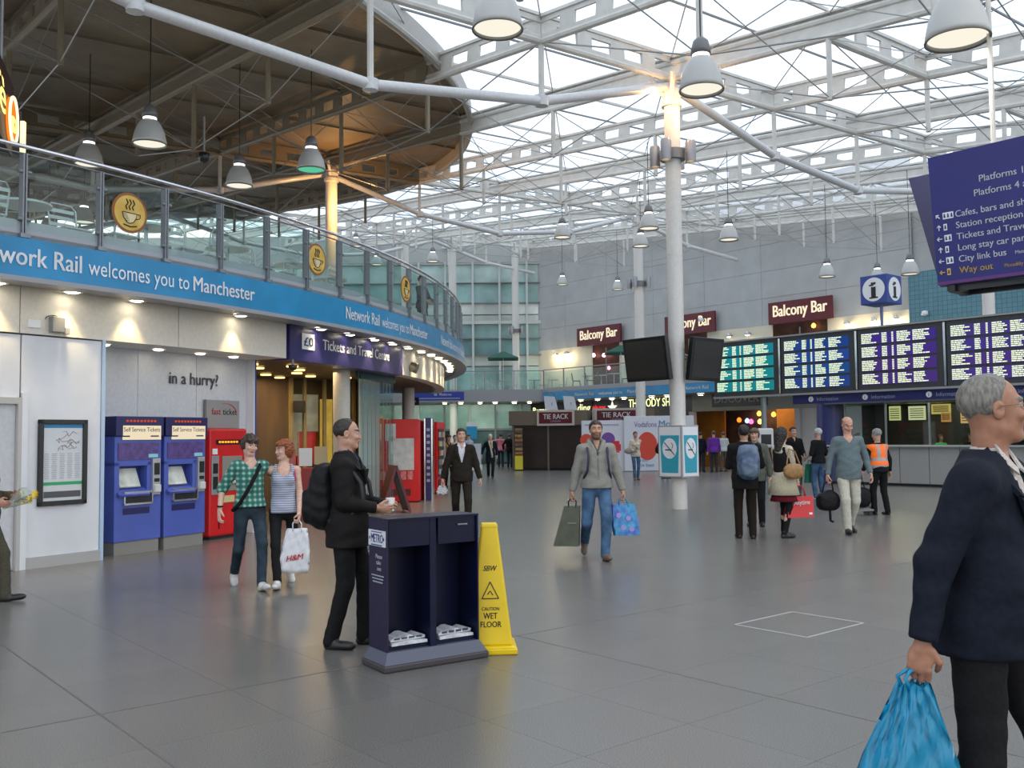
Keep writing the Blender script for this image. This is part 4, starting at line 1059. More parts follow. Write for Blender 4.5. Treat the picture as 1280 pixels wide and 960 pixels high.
# ticket machines
BLU = mat('machine_blue', (0.075, 0.115, 0.44), 0.32, var=0.06, scale=3)
def ticket_machine(lb, a, w, H_, blue=True):
    main, dk = (BLU, mat('machine_navy', (0.012, 0.012, 0.09), 0.35)) if blue else (RED, mat('machine_maroon', (0.25, 0.01, 0.02), 0.4))
    t = thing('ticket_machine', lb, 'ticket machine', tuple(PC(a, 23.42 if blue else 23.10, 0)), R(a), None)
    W = w; D = 0.62
    if blue:
        MB().box((-D/2, 0, 0.10), (D-0.04, W-0.06, 0.2)).build('plinth', mat('plinth_grey', (0.24, 0.23, 0.21), 0.5), t)
        m_ = MB(); m_.box((-0.16-D/2, 0, 0.92), (D-0.32, W, 1.46)); m_.build('cabinet', dk, t, bevel=0.012)
        m_ = MB(); m_.box((-0.16, 0, 0.53), (0.32, W-0.02, 0.70)); m_.box((-0.16, 0, 1.44), (0.32, W-0.02, 0.42))
        m_.box((-0.16, -W/2+0.05, 1.08), (0.32, 0.08, 0.42)); m_.box((-0.16, W/2-0.13, 1.08), (0.32, 0.24, 0.42)); m_.build('front_panel', main, t, bevel=0.008)
        MB().box((-0.18, 0, 1.08), (0.06, W-0.4, 0.42)).build('recess', mat('machine_shade', (0.025, 0.04, 0.22), 0.4), t)
        m_ = MB(); m_.box((-D/2+0.02, 0, 1.79), (D+0.04, W, 0.28)); m_.build('header', dk, t, bevel=0.01)
        o = MB().box((0.035, 0.03, 1.70), (0.012, W-0.16, 0.20)).build('lit_sign', emis('sign_glow', (1.0, 0.85, 0.6), 0.75), t)
        text('Self Service Tickets', 0.088, (0.043, -W/2+0.12, 1.715), (0, 1, 0), mat('print_dark', (0.05, 0.04, 0.08), 0.5), o, bold=0.01, width=W-0.19, world=False)
        m_ = MB(); m_.box((0.042, -W/2+0.16, 1.65), (0.003, 0.12, 0.02)); m_.box((0.042, W/2-0.16, 1.65), (0.003, 0.14, 0.02)); m_.build('small_print', MATS['print_dark'], o)
        m_ = MB()
        for k in range(9): m_.box((0.042, -W/2+0.18+k*0.058, 1.865), (0.004, 0.036, 0.03))
        m_.build('led_text', emis('led_orange', (1.0, 0.13, 0.03), 0.5), t)
        MB().box((0.006, 0.0, 1.44), (0.012, W-0.12, 0.24)).build('info_panel', mat('panel_purple', (0.10, 0.06, 0.22), 0.3, var=0.25, scale=12), t)
        MB().box((0.014, W/2-0.16, 1.37), (0.006, 0.16, 0.05)).build('card_logo', mat('logo_teal', (0.25, 0.6, 0.7), 0.4), t)
        M_ = Matrix.Translation((-0.10, -0.11, 1.06)) @ Matrix.Rotation(R(-25), 4, 'Y')
        o = MB().box((0, 0, 0), (0.04, 0.34, 0.28), M=M_).build('touch_screen', mat('screen_pale', (0.45, 0.47, 0.42), 0.15, emit=0.12, var=0.3, scale=5), t)
        M_ = Matrix.Translation((-0.02, -0.1, 0.87)) @ Matrix.Rotation(R(-60), 4, 'Y'); MB().box((0, 0, 0), (0.03, 0.5, 0.2), M=M_).build('ledge', main, t)
        o = MB().box((0.02, W/2-0.12, 1.07), (0.05, 0.13, 0.52)).build('card_unit', mat('unit_steel', (0.50, 0.51, 0.53), 0.3, 0.7), t, bevel=0.006)
        m_ = MB(); m_.box((0.05, W/2-0.12, 1.18), (0.012, 0.085, 0.17)); m_.box((0.05, W/2-0.12, 1.02), (0.012, 0.08, 0.05)); m_.build('key_pad', BLACK, o)
        MB().box((0.06, W/2-0.12, 0.90), (0.05, 0.10, 0.11)).build('coin_cup', mat('unit_pale', (0.6, 0.6, 0.6), 0.4), o, bevel=0.01)
        m_ = MB(); m_.box((0.02, -0.02, 0.86), (0.05, W-0.32, 0.025)); m_.box((0.02, -0.02, 0.70), (0.05, W-0.32, 0.025)); m_.box((0.02, -W/2+0.15, 0.78), (0.05, 0.02, 0.18)); m_.box((0.02, W/2-0.19, 0.78), (0.05, 0.02, 0.18))
        o = m_.build('ticket_tray', CHROME, t); MB().box((0.0, -0.02, 0.78), (0.02, W-0.34, 0.14)).build('tray_opening', BLACK, o)
        MB().box((0.002, -0.03, 0.60), (0.008, W-0.36, 0.09)).build('lower_label', dk, t)
    else:
        m_ = MB(); m_.box((-D/2, 0, H_/2+0.02), (D, W, H_-0.04)); m_.build('cabinet', main, t, bevel=0.04)
        MB().box((-D/2, 0, 0.02), (D-0.02, W-0.04, 0.05)).build('plinth', BLACK, t)
        o = MB().box((0.006, 0.0, H_-0.22), (0.014, W*0.66, 0.08)).build('led_strip', BLACK, t)
        m_ = MB(); 
        for k in range(7): m_.box((0.016, -W*0.25+k*W*0.075, H_-0.22), (0.004, W*0.05, 0.03))
        m_.build('led_text', emis('led_amber', (1.0, 0.32, 0.02), 1.6), o)
        MB().box((0.008, -W/2+0.12, 1.02), (0.02, 0.16, 0.62)).build('card_unit', MATS['unit_steel'], t, bevel=0.005)
        m_ = MB(); m_.box((0.022, -W/2+0.12, 1.13), (0.01, 0.10, 0.16)); m_.box((0.022, -W/2+0.12, 0.9), (0.01, 0.10, 0.2)); m_.build('key_pad', BLACK, t)
        o = MB().box((0.008, 0.07, 1.04), (0.02, 0.46, 0.56)).build('bezel', mat('bezel_tan', (0.32, 0.30, 0.26), 0.4, 0.3), t, bevel=0.005)
        M_ = Matrix.Translation((0.02, 0.07, 1.05)) @ Matrix.Rotation(R(-12), 4, 'Y'); MB().box((0, 0, 0), (0.012, 0.30, 0.34), M=M_).build('touch_screen', MATS['screen_pale'], o)
        MB().box((0.01, -0.04, 0.63), (0.02, 0.32, 0.11)).build('ticket_slot', mat('slot_yellow', (0.6, 0.52, 0.25), 0.4), t)
        MB().box((0.004, -W/2+0.22, 0.28), (0.02, 0.015, 0.24)).build('door_handle', BLACK, t)
        MB().box((0.004, -W/2+0.12, 1.40), (0.012, 0.11, 0.09)).build('white_label', LETTER, t)
    return t
ticket_machine('left blue self service ticket machine against the white panel', -30.45, 0.80, 1.93)
ticket_machine('right blue self service ticket machine next to the red one', -28.4, 0.80, 1.93)
ticket_machine('red ticket machine behind the walking couple', -25.35, 0.88, 1.77, False)
fs_ = thing('ticket_sign', 'grey sign plate with red arc above the red ticket machine', 'sign', tuple(PC(-25.0, 22.82, 1.80)), R(-25.0))
MB().box((0.01, 0.0, 0.21), (0.02, 0.80, 0.46)).build('plate', mat('plate_silver', (0.40, 0.39, 0.38), 0.35, 0.4), fs_)
MB().box((0.015, -0.40, 0.21), (0.03, 0.03, 0.46)).build('plate_edge', STEELD, fs_)
text('fast', 0.15, (0.023, -0.26, 0.20), (0, 1, 0), mat('print_red', (0.6, 0.02, 0.03), 0.5), fs_, bold=0.01, world=False)
text('ticket', 0.15, (0.023, 0.0, 0.20), (0, 1, 0), mat('print_black', (0.03, 0.03, 0.03), 0.5), fs_, bold=0.01, world=False)
m_ = MB(); m_.path([(0.024, 0.06+0.26*math.cos(t), 0.22+0.17*math.sin(t)) for t in np.linspace(1.9, 0.1, 10)], [0.002+0.009*q/9 for q in range(10)], 5); m_.build('red_arc', MATS['print_red'], fs_)
m_ = MB(); 
for q in range(3): m_.box((0.022, 0.0, 0.105-q*0.035), (0.003, 0.5-0.08*q, 0.014))
m_.build('small_print', MATS['print_grey'], fs_)

# newspaper stand
O_ = Vector((-0.88, 6.47, 0)); ms = thing('newspaper_stand', 'dark navy two bay newspaper stand with METRO on its side', 'newspaper stand', tuple(O_), math.atan2(0.54, 0.80))
W = 0.84; D = 0.37
m_ = MB(); m_.add([(0,0,0.0),(W,0,0.0),(W,D,0.0),(0,D,0.0),(0,0,0.05),(W,0,0.05),(W,D,0.05),(0,D,0.05)], [(0,3,2,1),(4,5,6,7),(0,1,5,4),(1,2,6,5),(2,3,7,6),(3,0,4,7)]); m_.build('base', mat('stand_base', (0.045, 0.04, 0.045), 0.4), ms, bevel=0.012)
m_ = MB(); m_.add([(0.01,0.01,0.05),(W-0.01,0.01,0.05),(W-0.01,D-0.01,0.05),(0.01,D-0.01,0.05),(0.05,0.06,0.125),(W-0.05,0.06,0.125),(W-0.05,D-0.04,0.125),(0.05,D-0.04,0.125)], [(0,3,2,1),(4,5,6,7),(0,1,5,4),(1,2,6,5),(2,3,7,6),(3,0,4,7)]); m_.build('plinth', mat('stand_plinth', (0.075, 0.085, 0.125), 0.35), ms)
SN = mat('stand_navy', (0.004, 0.006, 0.026), 0.35, var=0.2, scale=5, spec=0.25)
MB().box((0.055, 0.20, 0.575), (0.012, 0.28, 0.90)).build('side_panel', mat('stand_side', (0.020, 0.016, 0.046), 0.5, var=0.1, spec=0.25), ms)
MB().box((W-0.055, 0.20, 0.575), (0.012, 0.28, 0.90)).build('side_panel', SN, ms)
MB().box((W/2, 0.335, 0.575), (W-0.10, 0.012, 0.90)).build('back_panel', SN, ms)
MB().box((W/2, 0.205, 0.575), (0.05, 0.26, 0.90)).build('divider', SN, ms)
MB().box((W/2, 0.20, 1.03), (W-0.10, 0.29, 0.012)).build('top_panel', SN, ms)
for s_ in (0, 1):
    x0 = 0.07+s_*(W/2-0.03); xm = x0+0.17
    MB().box((xm, 0.085, 0.93), (0.33, 0.012, 0.19)).build('header_panel', SN, ms)
    m_ = MB(); m_.box((xm, 0.22, 0.14), (0.34, 0.24, 0.03)); m_.build('shelf', SN, ms)
m_ = MB(); m_.tube((W-0.22, 0.068, 0.965), (W-0.14, 0.068, 0.965), 0.007, n=8); m_.build('handle', STEELD, ms)
for s_ in (0, 1):
    for q in range(2):
        xm = 0.24+s_*0.38; l = ('left', 'right')[s_]; 
        nb_ = thing('newspaper', ('folded newspaper pile in the %s bay of the navy stand' if q == 0 else 'loose newspaper slumped on the pile in the %s bay') % l, 'newspaper', tuple(O_+Matrix.Rotation(math.atan2(0.54, 0.80), 3, 'Z') @ Vector((xm-0.01*q, 0.19+0.02*q, 0.156+0.028*q))), math.atan2(0.54, 0.80)+0.06*q)
        pg = MB()
        n0 = 8; vs = []
        for k in range(n0+1):
            x_ = -0.14+0.28*k/n0; zc = 0.028-abs(k/n0-0.45)*0.018*(1+q)
            for y_ in (-0.10, 0.09): vs += [(x_, y_, 0), (x_, y_, max(0.006, zc+(0.012*math.sin(k*1.7)*(q))))]
        fs = []
        for k in range(n0):
            a = k*4; c = a+4; fs += [(a, c, c+1, a+1), (a+2, a+3, c+3, c+2), (a+1, c+1, c+3, a+3), (a, a+2, c+2, c)]
        fs += [(0, 1, 3, 2), (n0*4, n0*4+2, n0*4+3, n0*4+1)]
        pg.add(vs, fs); pg.build('pages', mat('newsprint', (0.55, 0.57, 0.60), 0.8, var=0.2, scale=25), nb_)
        if q:
            pr = MB(); rq = random.Random(4+s_)
            for k in range(4): pr.box((-0.09+0.06*k, -0.102, 0.016), (0.045, 0.002, 0.010+0.008*rq.random()))
            pr.build('print', mat('newspaper_ink', (0.05, 0.05, 0.07), 0.6), nb_)
# METRO plate and lettering on the side (reading towards the front corner)
SX = (0, -1, 0)
o = MB().box((0.046, 0.205, 0.895), (0.008, 0.26, 0.11)).build('name_plate', mat('plate_white', (0.66, 0.68, 0.72), 0.4), ms)
text('METRO', 0.085, (0.041, 0.295, 0.865), SX, mat('print_navy', (0.02, 0.03, 0.2), 0.5), o, bold=0.03, width=0.19, world=False)
m_ = MB(); m_.box((0.0415, 0.205, 0.848), (0.002, 0.17, 0.008)); m_.box((0.0415, 0.205, 0.938), (0.002, 0.17, 0.006)); m_.box((0.0415, 0.315, 0.893), (0.002, 0.015, 0.02)); m_.box((0.0415, 0.093, 0.893), (0.002, 0.015, 0.02)); m_.build('plate_lines', MATS['print_navy'], o)
for k, tx in enumerate(('Please', 'take', 'one')): text(tx, 0.042, (0.048, 0.235-0.012*k, 0.755-k*0.042), SX, LETTER, ms, bold=0.01, world=False)
m_ = MB(); 
for k in range(3): m_.box((0.047, 0.20, 0.635-k*0.022), (0.003, 0.19-0.02*k, 0.008))
m_.build('small_print', MATS['print_grey'], ms)

# wet floor cone sign
cn = thing('wet_floor_sign', 'tall yellow CAUTION WET FLOOR cone behind the newspaper stand', 'warning sign', (-0.185, 7.19, 0), R(4))
def frust(mb, a, b, z0, z1): mb.add([(-a,-a,z0),(a,-a,z0),(a,a,z0),(-a,a,z0),(-b,-b,z1),(b,-b,z1),(b,b,z1),(-b,b,z1)], [(0,3,2,1),(4,5,6,7),(0,1,5,4),(1,2,6,5),(2,3,7,6),(3,0,4,7)])
m_ = MB(); frust(m_, 0.195, 0.195, 0.0, 0.045); frust(m_, 0.19, 0.165, 0.045, 0.062); m_.build('base', YELLOW, cn, bevel=0.01)
m_ = MB(); frust(m_, 0.162, 0.060, 0.06, 0.93); m_.build('body', YELLOW, cn, bevel=0.014)
m_ = MB(); frust(m_, 0.064, 0.058, 0.915, 0.945); m_.build('cap', YELLOW, cn, bevel=0.006)
slope = (0.162-0.060)/0.87; UPc = Vector((0, slope, 1)).normalized()
def fy(z): return -(0.162-slope*(z-0.06))-0.003
K = mat('cone_black', (0.02, 0.018, 0.01), 0.5)
for tx, s_, z, w_ in (('SBW', 0.055, 0.60, 0.105), ('CAUTION', 0.034, 0.315, 0.13), ('WET', 0.062, 0.255, 0.105), ('FLOOR', 0.060, 0.195, 0.155)):
    g_, _ = text_geo(tx, s_, 0.02); text(tx, s_, (-w_/2-0.0, fy(z), z), (1, 0, 0), K, cn, up=UPc, bold=0.02, width=w_, world=False, shear=0.3 if tx == 'SBW' else 0.0)
m_ = MB(); q = [(-0.062, 0.40), (0.062, 0.40), (0.0, 0.52)]
for k in range(3):
    a, c = q[k], q[(k+1) % 3]; m_.bar((a[0], fy(a[1]), a[1]), (c[0], fy(c[1]), c[1]), 0.007, 0.003, up=(0, -1, 0))
m_.path([(-0.02, fy(0.43)-0.002, 0.43), (0.0, fy(0.46), 0.455), (0.02, fy(0.43)-0.002, 0.425)], 0.004, 5); m_.build('warning_triangle', K, cn)

# things on the near column: tilted screens and no smoking boxes
A3 = UV(U0, V0)
for lb, c0, ndir, wd in (('black tilted flat screen facing left on the near white column', A3-DV*0.60+DX*0.30, -DV, 1.22), ('second black tilted screen, turned right, on the near white column', A3+DV*0.50-DX*0.36, -DX, 1.05)):
    t = thing('display_screen', lb, 'screen', (c0.x, c0.y, 2.76), math.atan2(ndir.y, ndir.x))
    T = Matrix.Rotation(R(9), 4, 'Y')
    m_ = MB(); m_.box((-0.06, 0, 0.46), (0.12, wd, 0.94), M=T); m_.add([(-0.10,-wd*0.4,0.12),(-0.10,wd*0.4,0.12),(-0.10,wd*0.4,0.86),(-0.10,-wd*0.4,0.86),(-0.34,-wd*0.2,0.3),(-0.34,wd*0.2,0.3),(-0.34,wd*0.2,0.8),(-0.34,-wd*0.2,0.8)], [(0,1,2,3),(7,6,5,4),(0,4,5,1),(1,5,6,2),(2,6,7,3),(3,7,4,0)], T); m_.build('case', BLACK, t, bevel=0.012)
    m_ = MB(); m_.box((0.002, 0, 0.46), (0.006, wd-0.12, 0.80), M=T); m_.build('glass_face', mat('screen_off', (0.035, 0.036, 0.034), 0.25), t)
    m_ = MB(); m_.tube((-0.3, 0, 0.5), (-0.62, 0, 0.62), 0.035, n=8); m_.build('bracket', STEELD, t)
ns = thing('smoking_notice', 'boxed no smoking notices wrapped around the near white column', 'sign', (A3.x, A3.y, 0), AZ1)
# local x = along DX, local y = +90deg from DX  (= -DV side is +y because DX x DV is down)
sgy = 1 if (Matrix.Rotation(AZ1, 3, 'Z') @ Vector((0, 1, 0))).dot(DV) > 0 else -1
m_ = MB(); m_.box((0, 0, 1.235), (0.66, 0.56, 1.12)); m_.build('box', mat('notice_frame', (0.40, 0.40, 0.40), 0.4, 0.3), ns, bevel=0.01)
TQ = mat('notice_teal', (0.03, 0.36, 0.48), 0.4, var=0.05)
def notice(nx, ny, off, w_, sgn_):
    # nx, ny: outward local normal; across: local tangent
    tx, ty = -ny*sgn_, nx*sgn_
    def P_(a, z, d=0.0): return (nx*(off+d)+tx*a, ny*(off+d)+ty*a, z)
    def quad(pts, material, nm, parent, d): 
        m = MB(); k = len(pts); m.add([P_(a, z, d) for a, z in pts]+[P_(a, z, d-0.006) for a, z in pts], [tuple(range(k)), tuple(range(k, 2*k))[::-1]]+[(i, (i+1) % k, k+(i+1) % k, k+i) for i in range(k)]); return m.build(nm, material, parent)
    pl = quad([(-w_*0.44, 0.71), (w_*0.44, 0.71), (w_*0.44, 1.76), (-w_*0.44, 1.76)], LETTER, 'notice_sheet', ns, 0.007)
    quad([(-w_*0.34, 0.78), (w_*0.34, 0.78), (w_*0.40, 1.58), (-w_*0.40, 1.58)], TQ, 'blue_field', pl, 0.011)
    quad([(w_*0.30*math.cos(t), 1.30+0.22*math.sin(t)) for t in np.linspace(0, 2*math.pi, 25)[:-1]], LETTER, 'white_disc', pl, 0.015)
    s = w_/0.66
    m = MB(); m.path([P_(-0.14*s, 1.43, 0.017), P_(0.14*s, 1.16, 0.017)], 0.010, 5); m.path([P_(-0.11*s, 1.27, 0.017), P_(0.06*s, 1.27, 0.017)], 0.013, 5); m.path([P_(0.07*s, 1.30, 0.017), P_(0.10*s, 1.36, 0.017), P_(0.06*s, 1.42, 0.017)], 0.007, 5)
    m.build('cigarette_drawing', mat('print_blackish', (0.03, 0.04, 0.05), 0.5), pl)
notice(0, -sgy, 0.28, 0.66, 1); notice(-1, 0, 0.33, 0.56, 1)
# directions sign, upper right
dsn = thing('direction_sign', 'large navy overhead direction sign hanging at the right edge', 'sign', (4.1, 9.0, 3.0), math.atan2(-0.766, 0.643))
# local x = reading direction, local -y... face normal is local -y
LN = 2.7; HT = 1.22; tilt = 0.10
def DSp(s, h_, d=0.0): return Vector((s, -(tilt*h_)-d, h_))
# check that local -y points to the viewer (-DV)
_ly = Matrix.Rotation(math.atan2(-0.766, 0.643), 3, 'Z') @ Vector((0, -1, 0)); sg_ = 1 if _ly.dot(-DV) > 0 else -1
def DS(s, h_, d=0.0): return Vector((s, -sg_*(tilt*h_+d), h_))
m_ = MB(); c8 = [DS(0, 0), DS(LN, 0), DS(LN, HT), DS(0, HT)]; b8 = [DS(0, 0, -0.07), DS(LN, 0, -0.07), DS(LN, HT, -0.07), DS(0, HT, -0.07)]
FB = [(0,1,2,3),(7,6,5,4),(0,4,5,1),(1,5,6,2),(2,6,7,3),(3,7,4,0)]
m_.add(c8+b8, FB); m_.build('face_panel', mat('sign_navy', (0.018, 0.018, 0.16), 0.4, var=0.08, scale=3), dsn)
m_ = MB(); m_.add([DS(0, 0, 0.002), DS(LN, 0, 0.002), DS(LN, 0.03, 0.002), DS(0, 0.03, 0.002)], [(0, 1, 2, 3)]); m_.build('lower_trim', mat('trim_purple', (0.12, 0.03, 0.18), 0.4), dsn)
m_ = MB(); bk = [Vector((-0.02, sg_*0.09, 0.0)), Vector((LN, sg_*0.09, 0)), Vector((LN, sg_*0.42, HT-0.0)), Vector((-0.44, sg_*0.36, HT-0.02))]; m_.add(bk+[p+Vector((0, sg_*0.05, 0)) for p in bk], FB); m_.build('back_panel', mat('sign_back', (0.02, 0.02, 0.07), 0.5), dsn)
def dtext(tx, s, fr, size, mt=LETTER, w_=None): return text(tx, size, DS(s, HT*(1-fr), 0.004), (1, 0, 0), mt, dsn, up=DS(0, 1)-DS(0, 0), world=False, bold=0.008, width=w_)
YL = mat('letter_yellow', (0.75, 0.5, 0.08), 0.5)
dtext('Platforms 1 - 3', 0.455, 0.265, 0.088); dtext('Platforms 4 and 5', 0.40, 0.365, 0.088)
rows = ['Cafes, bars and shops', 'Station reception', 'Tickets and Travel Centre', 'Long stay car park', 'City link bus', 'Way out']
for k, tx in enumerate(rows):
    mt = YL if k == 5 else LETTER; fr = 0.495+k*0.0865; hh = HT*(1-fr)+0.028; s0 = 0.215-0.0*k
    dtext(tx, s0, fr, 0.086, mt)
    m_ = MB(); ar = [(0, 1), (-0.7, 0.35), (0, 1), (0.7, 0.35)]
    ang = [45, 0, 90, 0, 90, 90][k]; ca_, sa_ = math.cos(R(ang)), math.sin(R(ang)); 
    def AP(a, b_): x_, y_ = a*ca_-b_*sa_, a*sa_+b_*ca_; return DS(0.055+x_*0.024, hh+y_*0.024, 0.005)
    m_.path([AP(0, -1), AP(0, 1)], 0.0045, 5); m_.path([AP(-0.75, 0.2), AP(0, 1), AP(0.75, 0.2)], 0.0045, 5); m_.build('arrow', mt, dsn)
    n_ = (3, 1, 2, 1, 2, 1)[k]
    o = MB(); o.add([DS(0.10, hh-0.03, 0.004), DS(0.10+0.034*n_, hh-0.03, 0.004), DS(0.10+0.034*n_, hh+0.032, 0.004), DS(0.10, hh+0.032, 0.004)], [(0, 1, 2, 3)]); o = o.build('pictogram', mt, dsn)
    m_ = MB()
    for q in range(n_): m_.add([DS(0.107+0.034*q, hh-0.018, 0.006), DS(0.127+0.034*q, hh-0.018, 0.006), DS(0.122+0.034*q, hh+0.02, 0.006), DS(0.112+0.034*q, hh+0.02, 0.006)], [(0, 1, 2, 3)])
    m_.build('pictogram_mark', MATS['sign_navy'], o)
dtext('Metrolink', 0.72, 0.495+4*0.0865, 0.045); dtext('Piccadilly', 0.62, 0.495+5*0.0865, 0.045, YL)
m_ = MB(); m_.bar((0.05, sg_*0.10, -0.03), (LN, sg_*0.28, -0.03), 0.05, 0.05); m_.bar((0.05, sg_*0.35, -0.05), (LN, sg_*0.35, -0.05), 0.05, 0.05)
for s_ in (0.12, 0.9, 1.7): m_.box((s_, sg_*0.2, -0.04), (0.06, 0.36, 0.07))
m_.build('under_frame', BLACK, dsn)
for s_ in (0.5, 2.2):
    m_ = MB(); m_.tube((s_, sg_*0.15, HT), (s_, sg_*0.15, 5.2), 0.025, n=8); m_.build('hanger', STEEL, dsn)

# ------------------------------------------------------------------ departure boards and information pod
BL0 = Vector((5.7, 26.6, 0)); bw = 2.2
cols_ = [(0.02, 0.34, 0.40), (0.03, 0.10, 0.42), (0.09, 0.05, 0.34), (0.10, 0.06, 0.36), (0.05, 0.06, 0.36)]
nmz = ['leftmost departure board, with teal rows', 'second departure board from the left, with blue rows', 'third departure board, purple rows, above the information desk', 'departure board above the foreground man’s head'.replace('’', "'"), 'rightmost departure board beyond the frame edge']
rz_b = math.atan2(-0.766, 0.643); rr = random.Random(11)
def LB(o_, s, d, z): return (s, -sg_*d, z)
for k in range(5):
    p = BL0+RD_*(k*bw)
    t = thing('departure_board', nmz[k], 'departure board', (p.x, p.y, 2.62), rz_b, 'departure boards')
    MB().box((bw/2, sg_*0.12, 0.76), (bw-0.03, 0.24, 1.52)).build('housing', mat('board_case', (0.045, 0.05, 0.055), 0.4, var=0.1), t, bevel=0.01)
    m_ = MB(); m_.box((bw/2, sg_*0.1, 1.535), (bw, 0.30, 0.04)); m_.build('cover_strip', mat('cover_grey', (0.30, 0.31, 0.31), 0.4), t); MB().box((bw/2, sg_*0.1, -0.01), (bw, 0.30, 0.05)).build('cover_strip', MATS['cover_grey'], t)
    m_ = MB(); m_.box((bw-0.02, -sg_*0.02, 0.76), (0.05, 0.03, 1.45)); m_.build('steel_strip', CHROME, t)
    c = cols_[k]
    for r in range(4):
        z1 = 1.40-r*0.33; z0 = z1-0.27; xl, xr = 0.12, bw-0.22
        rc = emis('board_row_%d_%d' % (k, r), tuple(min(1, q*(1+0.15*rr.uniform(-1, 1))) for q in c), 0.55)
        sc_ = MB().box(((xl+xr)/2, -sg_*0.006, (z0+z1)/2), (xr-xl, 0.012, z1-z0)).build('screen_row', rc, t)
        m_ = MB(); W_ = xr-xl
        for (b0, b1) in ((0.0, 0.26), (0.285, 0.36), (0.42, 0.45), (0.49, 0.68), (0.70, 0.93)):
            nl = 6
            fullw = rr.random()
            for l in range(nl):
                if b1-b0 < 0.1: w_ = (b1-b0)*W_
                else: w_ = (b1-b0)*W_*rr.uniform(0.5, 1.0)
                zz = z1-0.028-l*0.042
                xx = xl+b0*W_
                while w_ > 0.015:
                    q = min(w_, rr.uniform(0.05, 0.14)); m_.box((xx+q/2, -sg_*0.014, zz), (q-0.012, 0.004, 0.026)); xx += q; w_ -= q
        tag(m_.build('text_lines', emis('board_text', (0.80, 0.92, 0.62), 1.1), sc_), kind='stuff')
# post and ticket terminal below the boards
bp = thing('board_post', 'grey steel post holding up the left departure boards', 'post', (6.78, 25.45, 0))
MB().tube((0, 0, 0), (0, 0, 2.60), 0.075, n=16).build('pole', mat('post_green', (0.20, 0.24, 0.24), 0.4, 0.3), bp, smooth=True, auto=40)
MB().tube((0, 0, 0), (0, 0, 0.04), 0.16, n=16).build('foot', STEELD, bp, smooth=True, auto=40)
tb = thing('terminal_box', 'white rounded terminal fixed to the grey post under the boards', 'terminal', (6.74, 25.28, 1.22))
MB().box((0, -0.05, 0.26), (0.42, 0.2, 0.52)).build('case', mat('terminal_white', (0.62, 0.65, 0.66), 0.4), tb, bevel=0.05)
MB().box((0, -0.152, 0.22), (0.27, 0.01, 0.27)).build('display', BLACK, tb)
# pod
pod = thing('information_desk', 'grey fronted information desk with navy fascia and lit back wall under the boards', 'desk', (10.0, 30.1, 0), rz_b)
PL = 8.0
for k in range(8): MB().box((1.05+k*0.9, sg_*0.03, 0.62), (0.88, 0.06, 1.10)).build('front_panel', mat('desk_grey', (0.34, 0.35, 0.35), 0.4, var=0.06), pod)
MB().box((PL/2, sg_*0.0, 0.04), (PL, 0.04, 0.08)).build('kick_strip', BLACK, pod)
MB().box((PL/2, sg_*0.2, 1.19), (PL, 0.6, 0.05)).build('worktop', mat('desk_top', (0.45, 0.46, 0.46), 0.3), pod)
m_ = MB(); m_.tube((-0.1, sg_*0.4, 0), (-0.1, sg_*0.4, 2.55), 0.42, n=32); m_.build('blue_drum', mat('drum_navy', (0.025, 0.035, 0.14), 0.35, var=0.1), pod, smooth=True, auto=40)
m_ = MB(); m_.tube((-0.1, sg_*0.4, 1.08), (-0.1, sg_*0.4, 1.11), 0.43, n=32); m_.build('drum_band', STEEL, pod, smooth=True, auto=40)
for k in range(6):
    MB().box((0.6+k*1.35, sg_*0.1, 1.85), (0.05, 0.05, 1.3)).build('mullion', mat('mullion_grey', (0.25, 0.30, 0.32), 0.4, 0.4), pod)
for k in range(5): MB().box((1.28+k*1.35, sg_*0.1, 1.85), (1.30, 0.01, 1.28)).build('glass_pane', GLS, pod)
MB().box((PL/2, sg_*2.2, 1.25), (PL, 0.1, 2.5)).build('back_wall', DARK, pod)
MB().box((PL/2, sg_*1.2, 2.54), (PL, 2.6, 0.08)).build('pod_roof', mat('pod_roof', (0.10, 0.11, 0.13), 0.5), pod)
for (s0, w_, z0, z1, c) in ((1.0, 0.38, 1.98, 2.44, (0.8, 0.7, 0.3)), (1.65, 0.55, 1.98, 2.42, (0.9, 0.8, 0.45)), (2.4, 0.6, 2.15, 2.46, (0.8, 0.55, 0.15)), (2.7, 0.3, 1.9, 2.2, (0.7, 0.3, 0.08)), (3.3, 0.4, 1.85, 2.35, (0.9, 0.5, 0.2))):
    o = MB().box((s0+w_/2, sg_*2.1, (z0+z1)/2), (w_, 0.04, z1-z0)).build('lit_menu', emis('menu_%d' % int(s0*10), c, 0.7), pod)
    m_ = MB()
    for q in range(5): m_.box((s0+w_/2, sg_*2.075, z0+0.08+q*(z1-z0-0.1)/5), (w_*0.8, 0.006, 0.025))
    m_.build('menu_lines', BR, o)
MB().box((5.3, sg_*0.5, 1.9), (0.9, 0.06, 1.1)).build('teal_panel', mat('panel_teal', (0.06, 0.30, 0.36), 0.3, emit=0.15), pod)
light('AREA', 'desk_light', tuple(ORG[pod.name][0]+RD_*3.0+DV*0.9+Vector((0, 0, 2.45))), 30, (1.0, 0.85, 0.6), 2.5, target=tuple(ORG[pod.name][0]+RD_*3.0+DV*0.9))
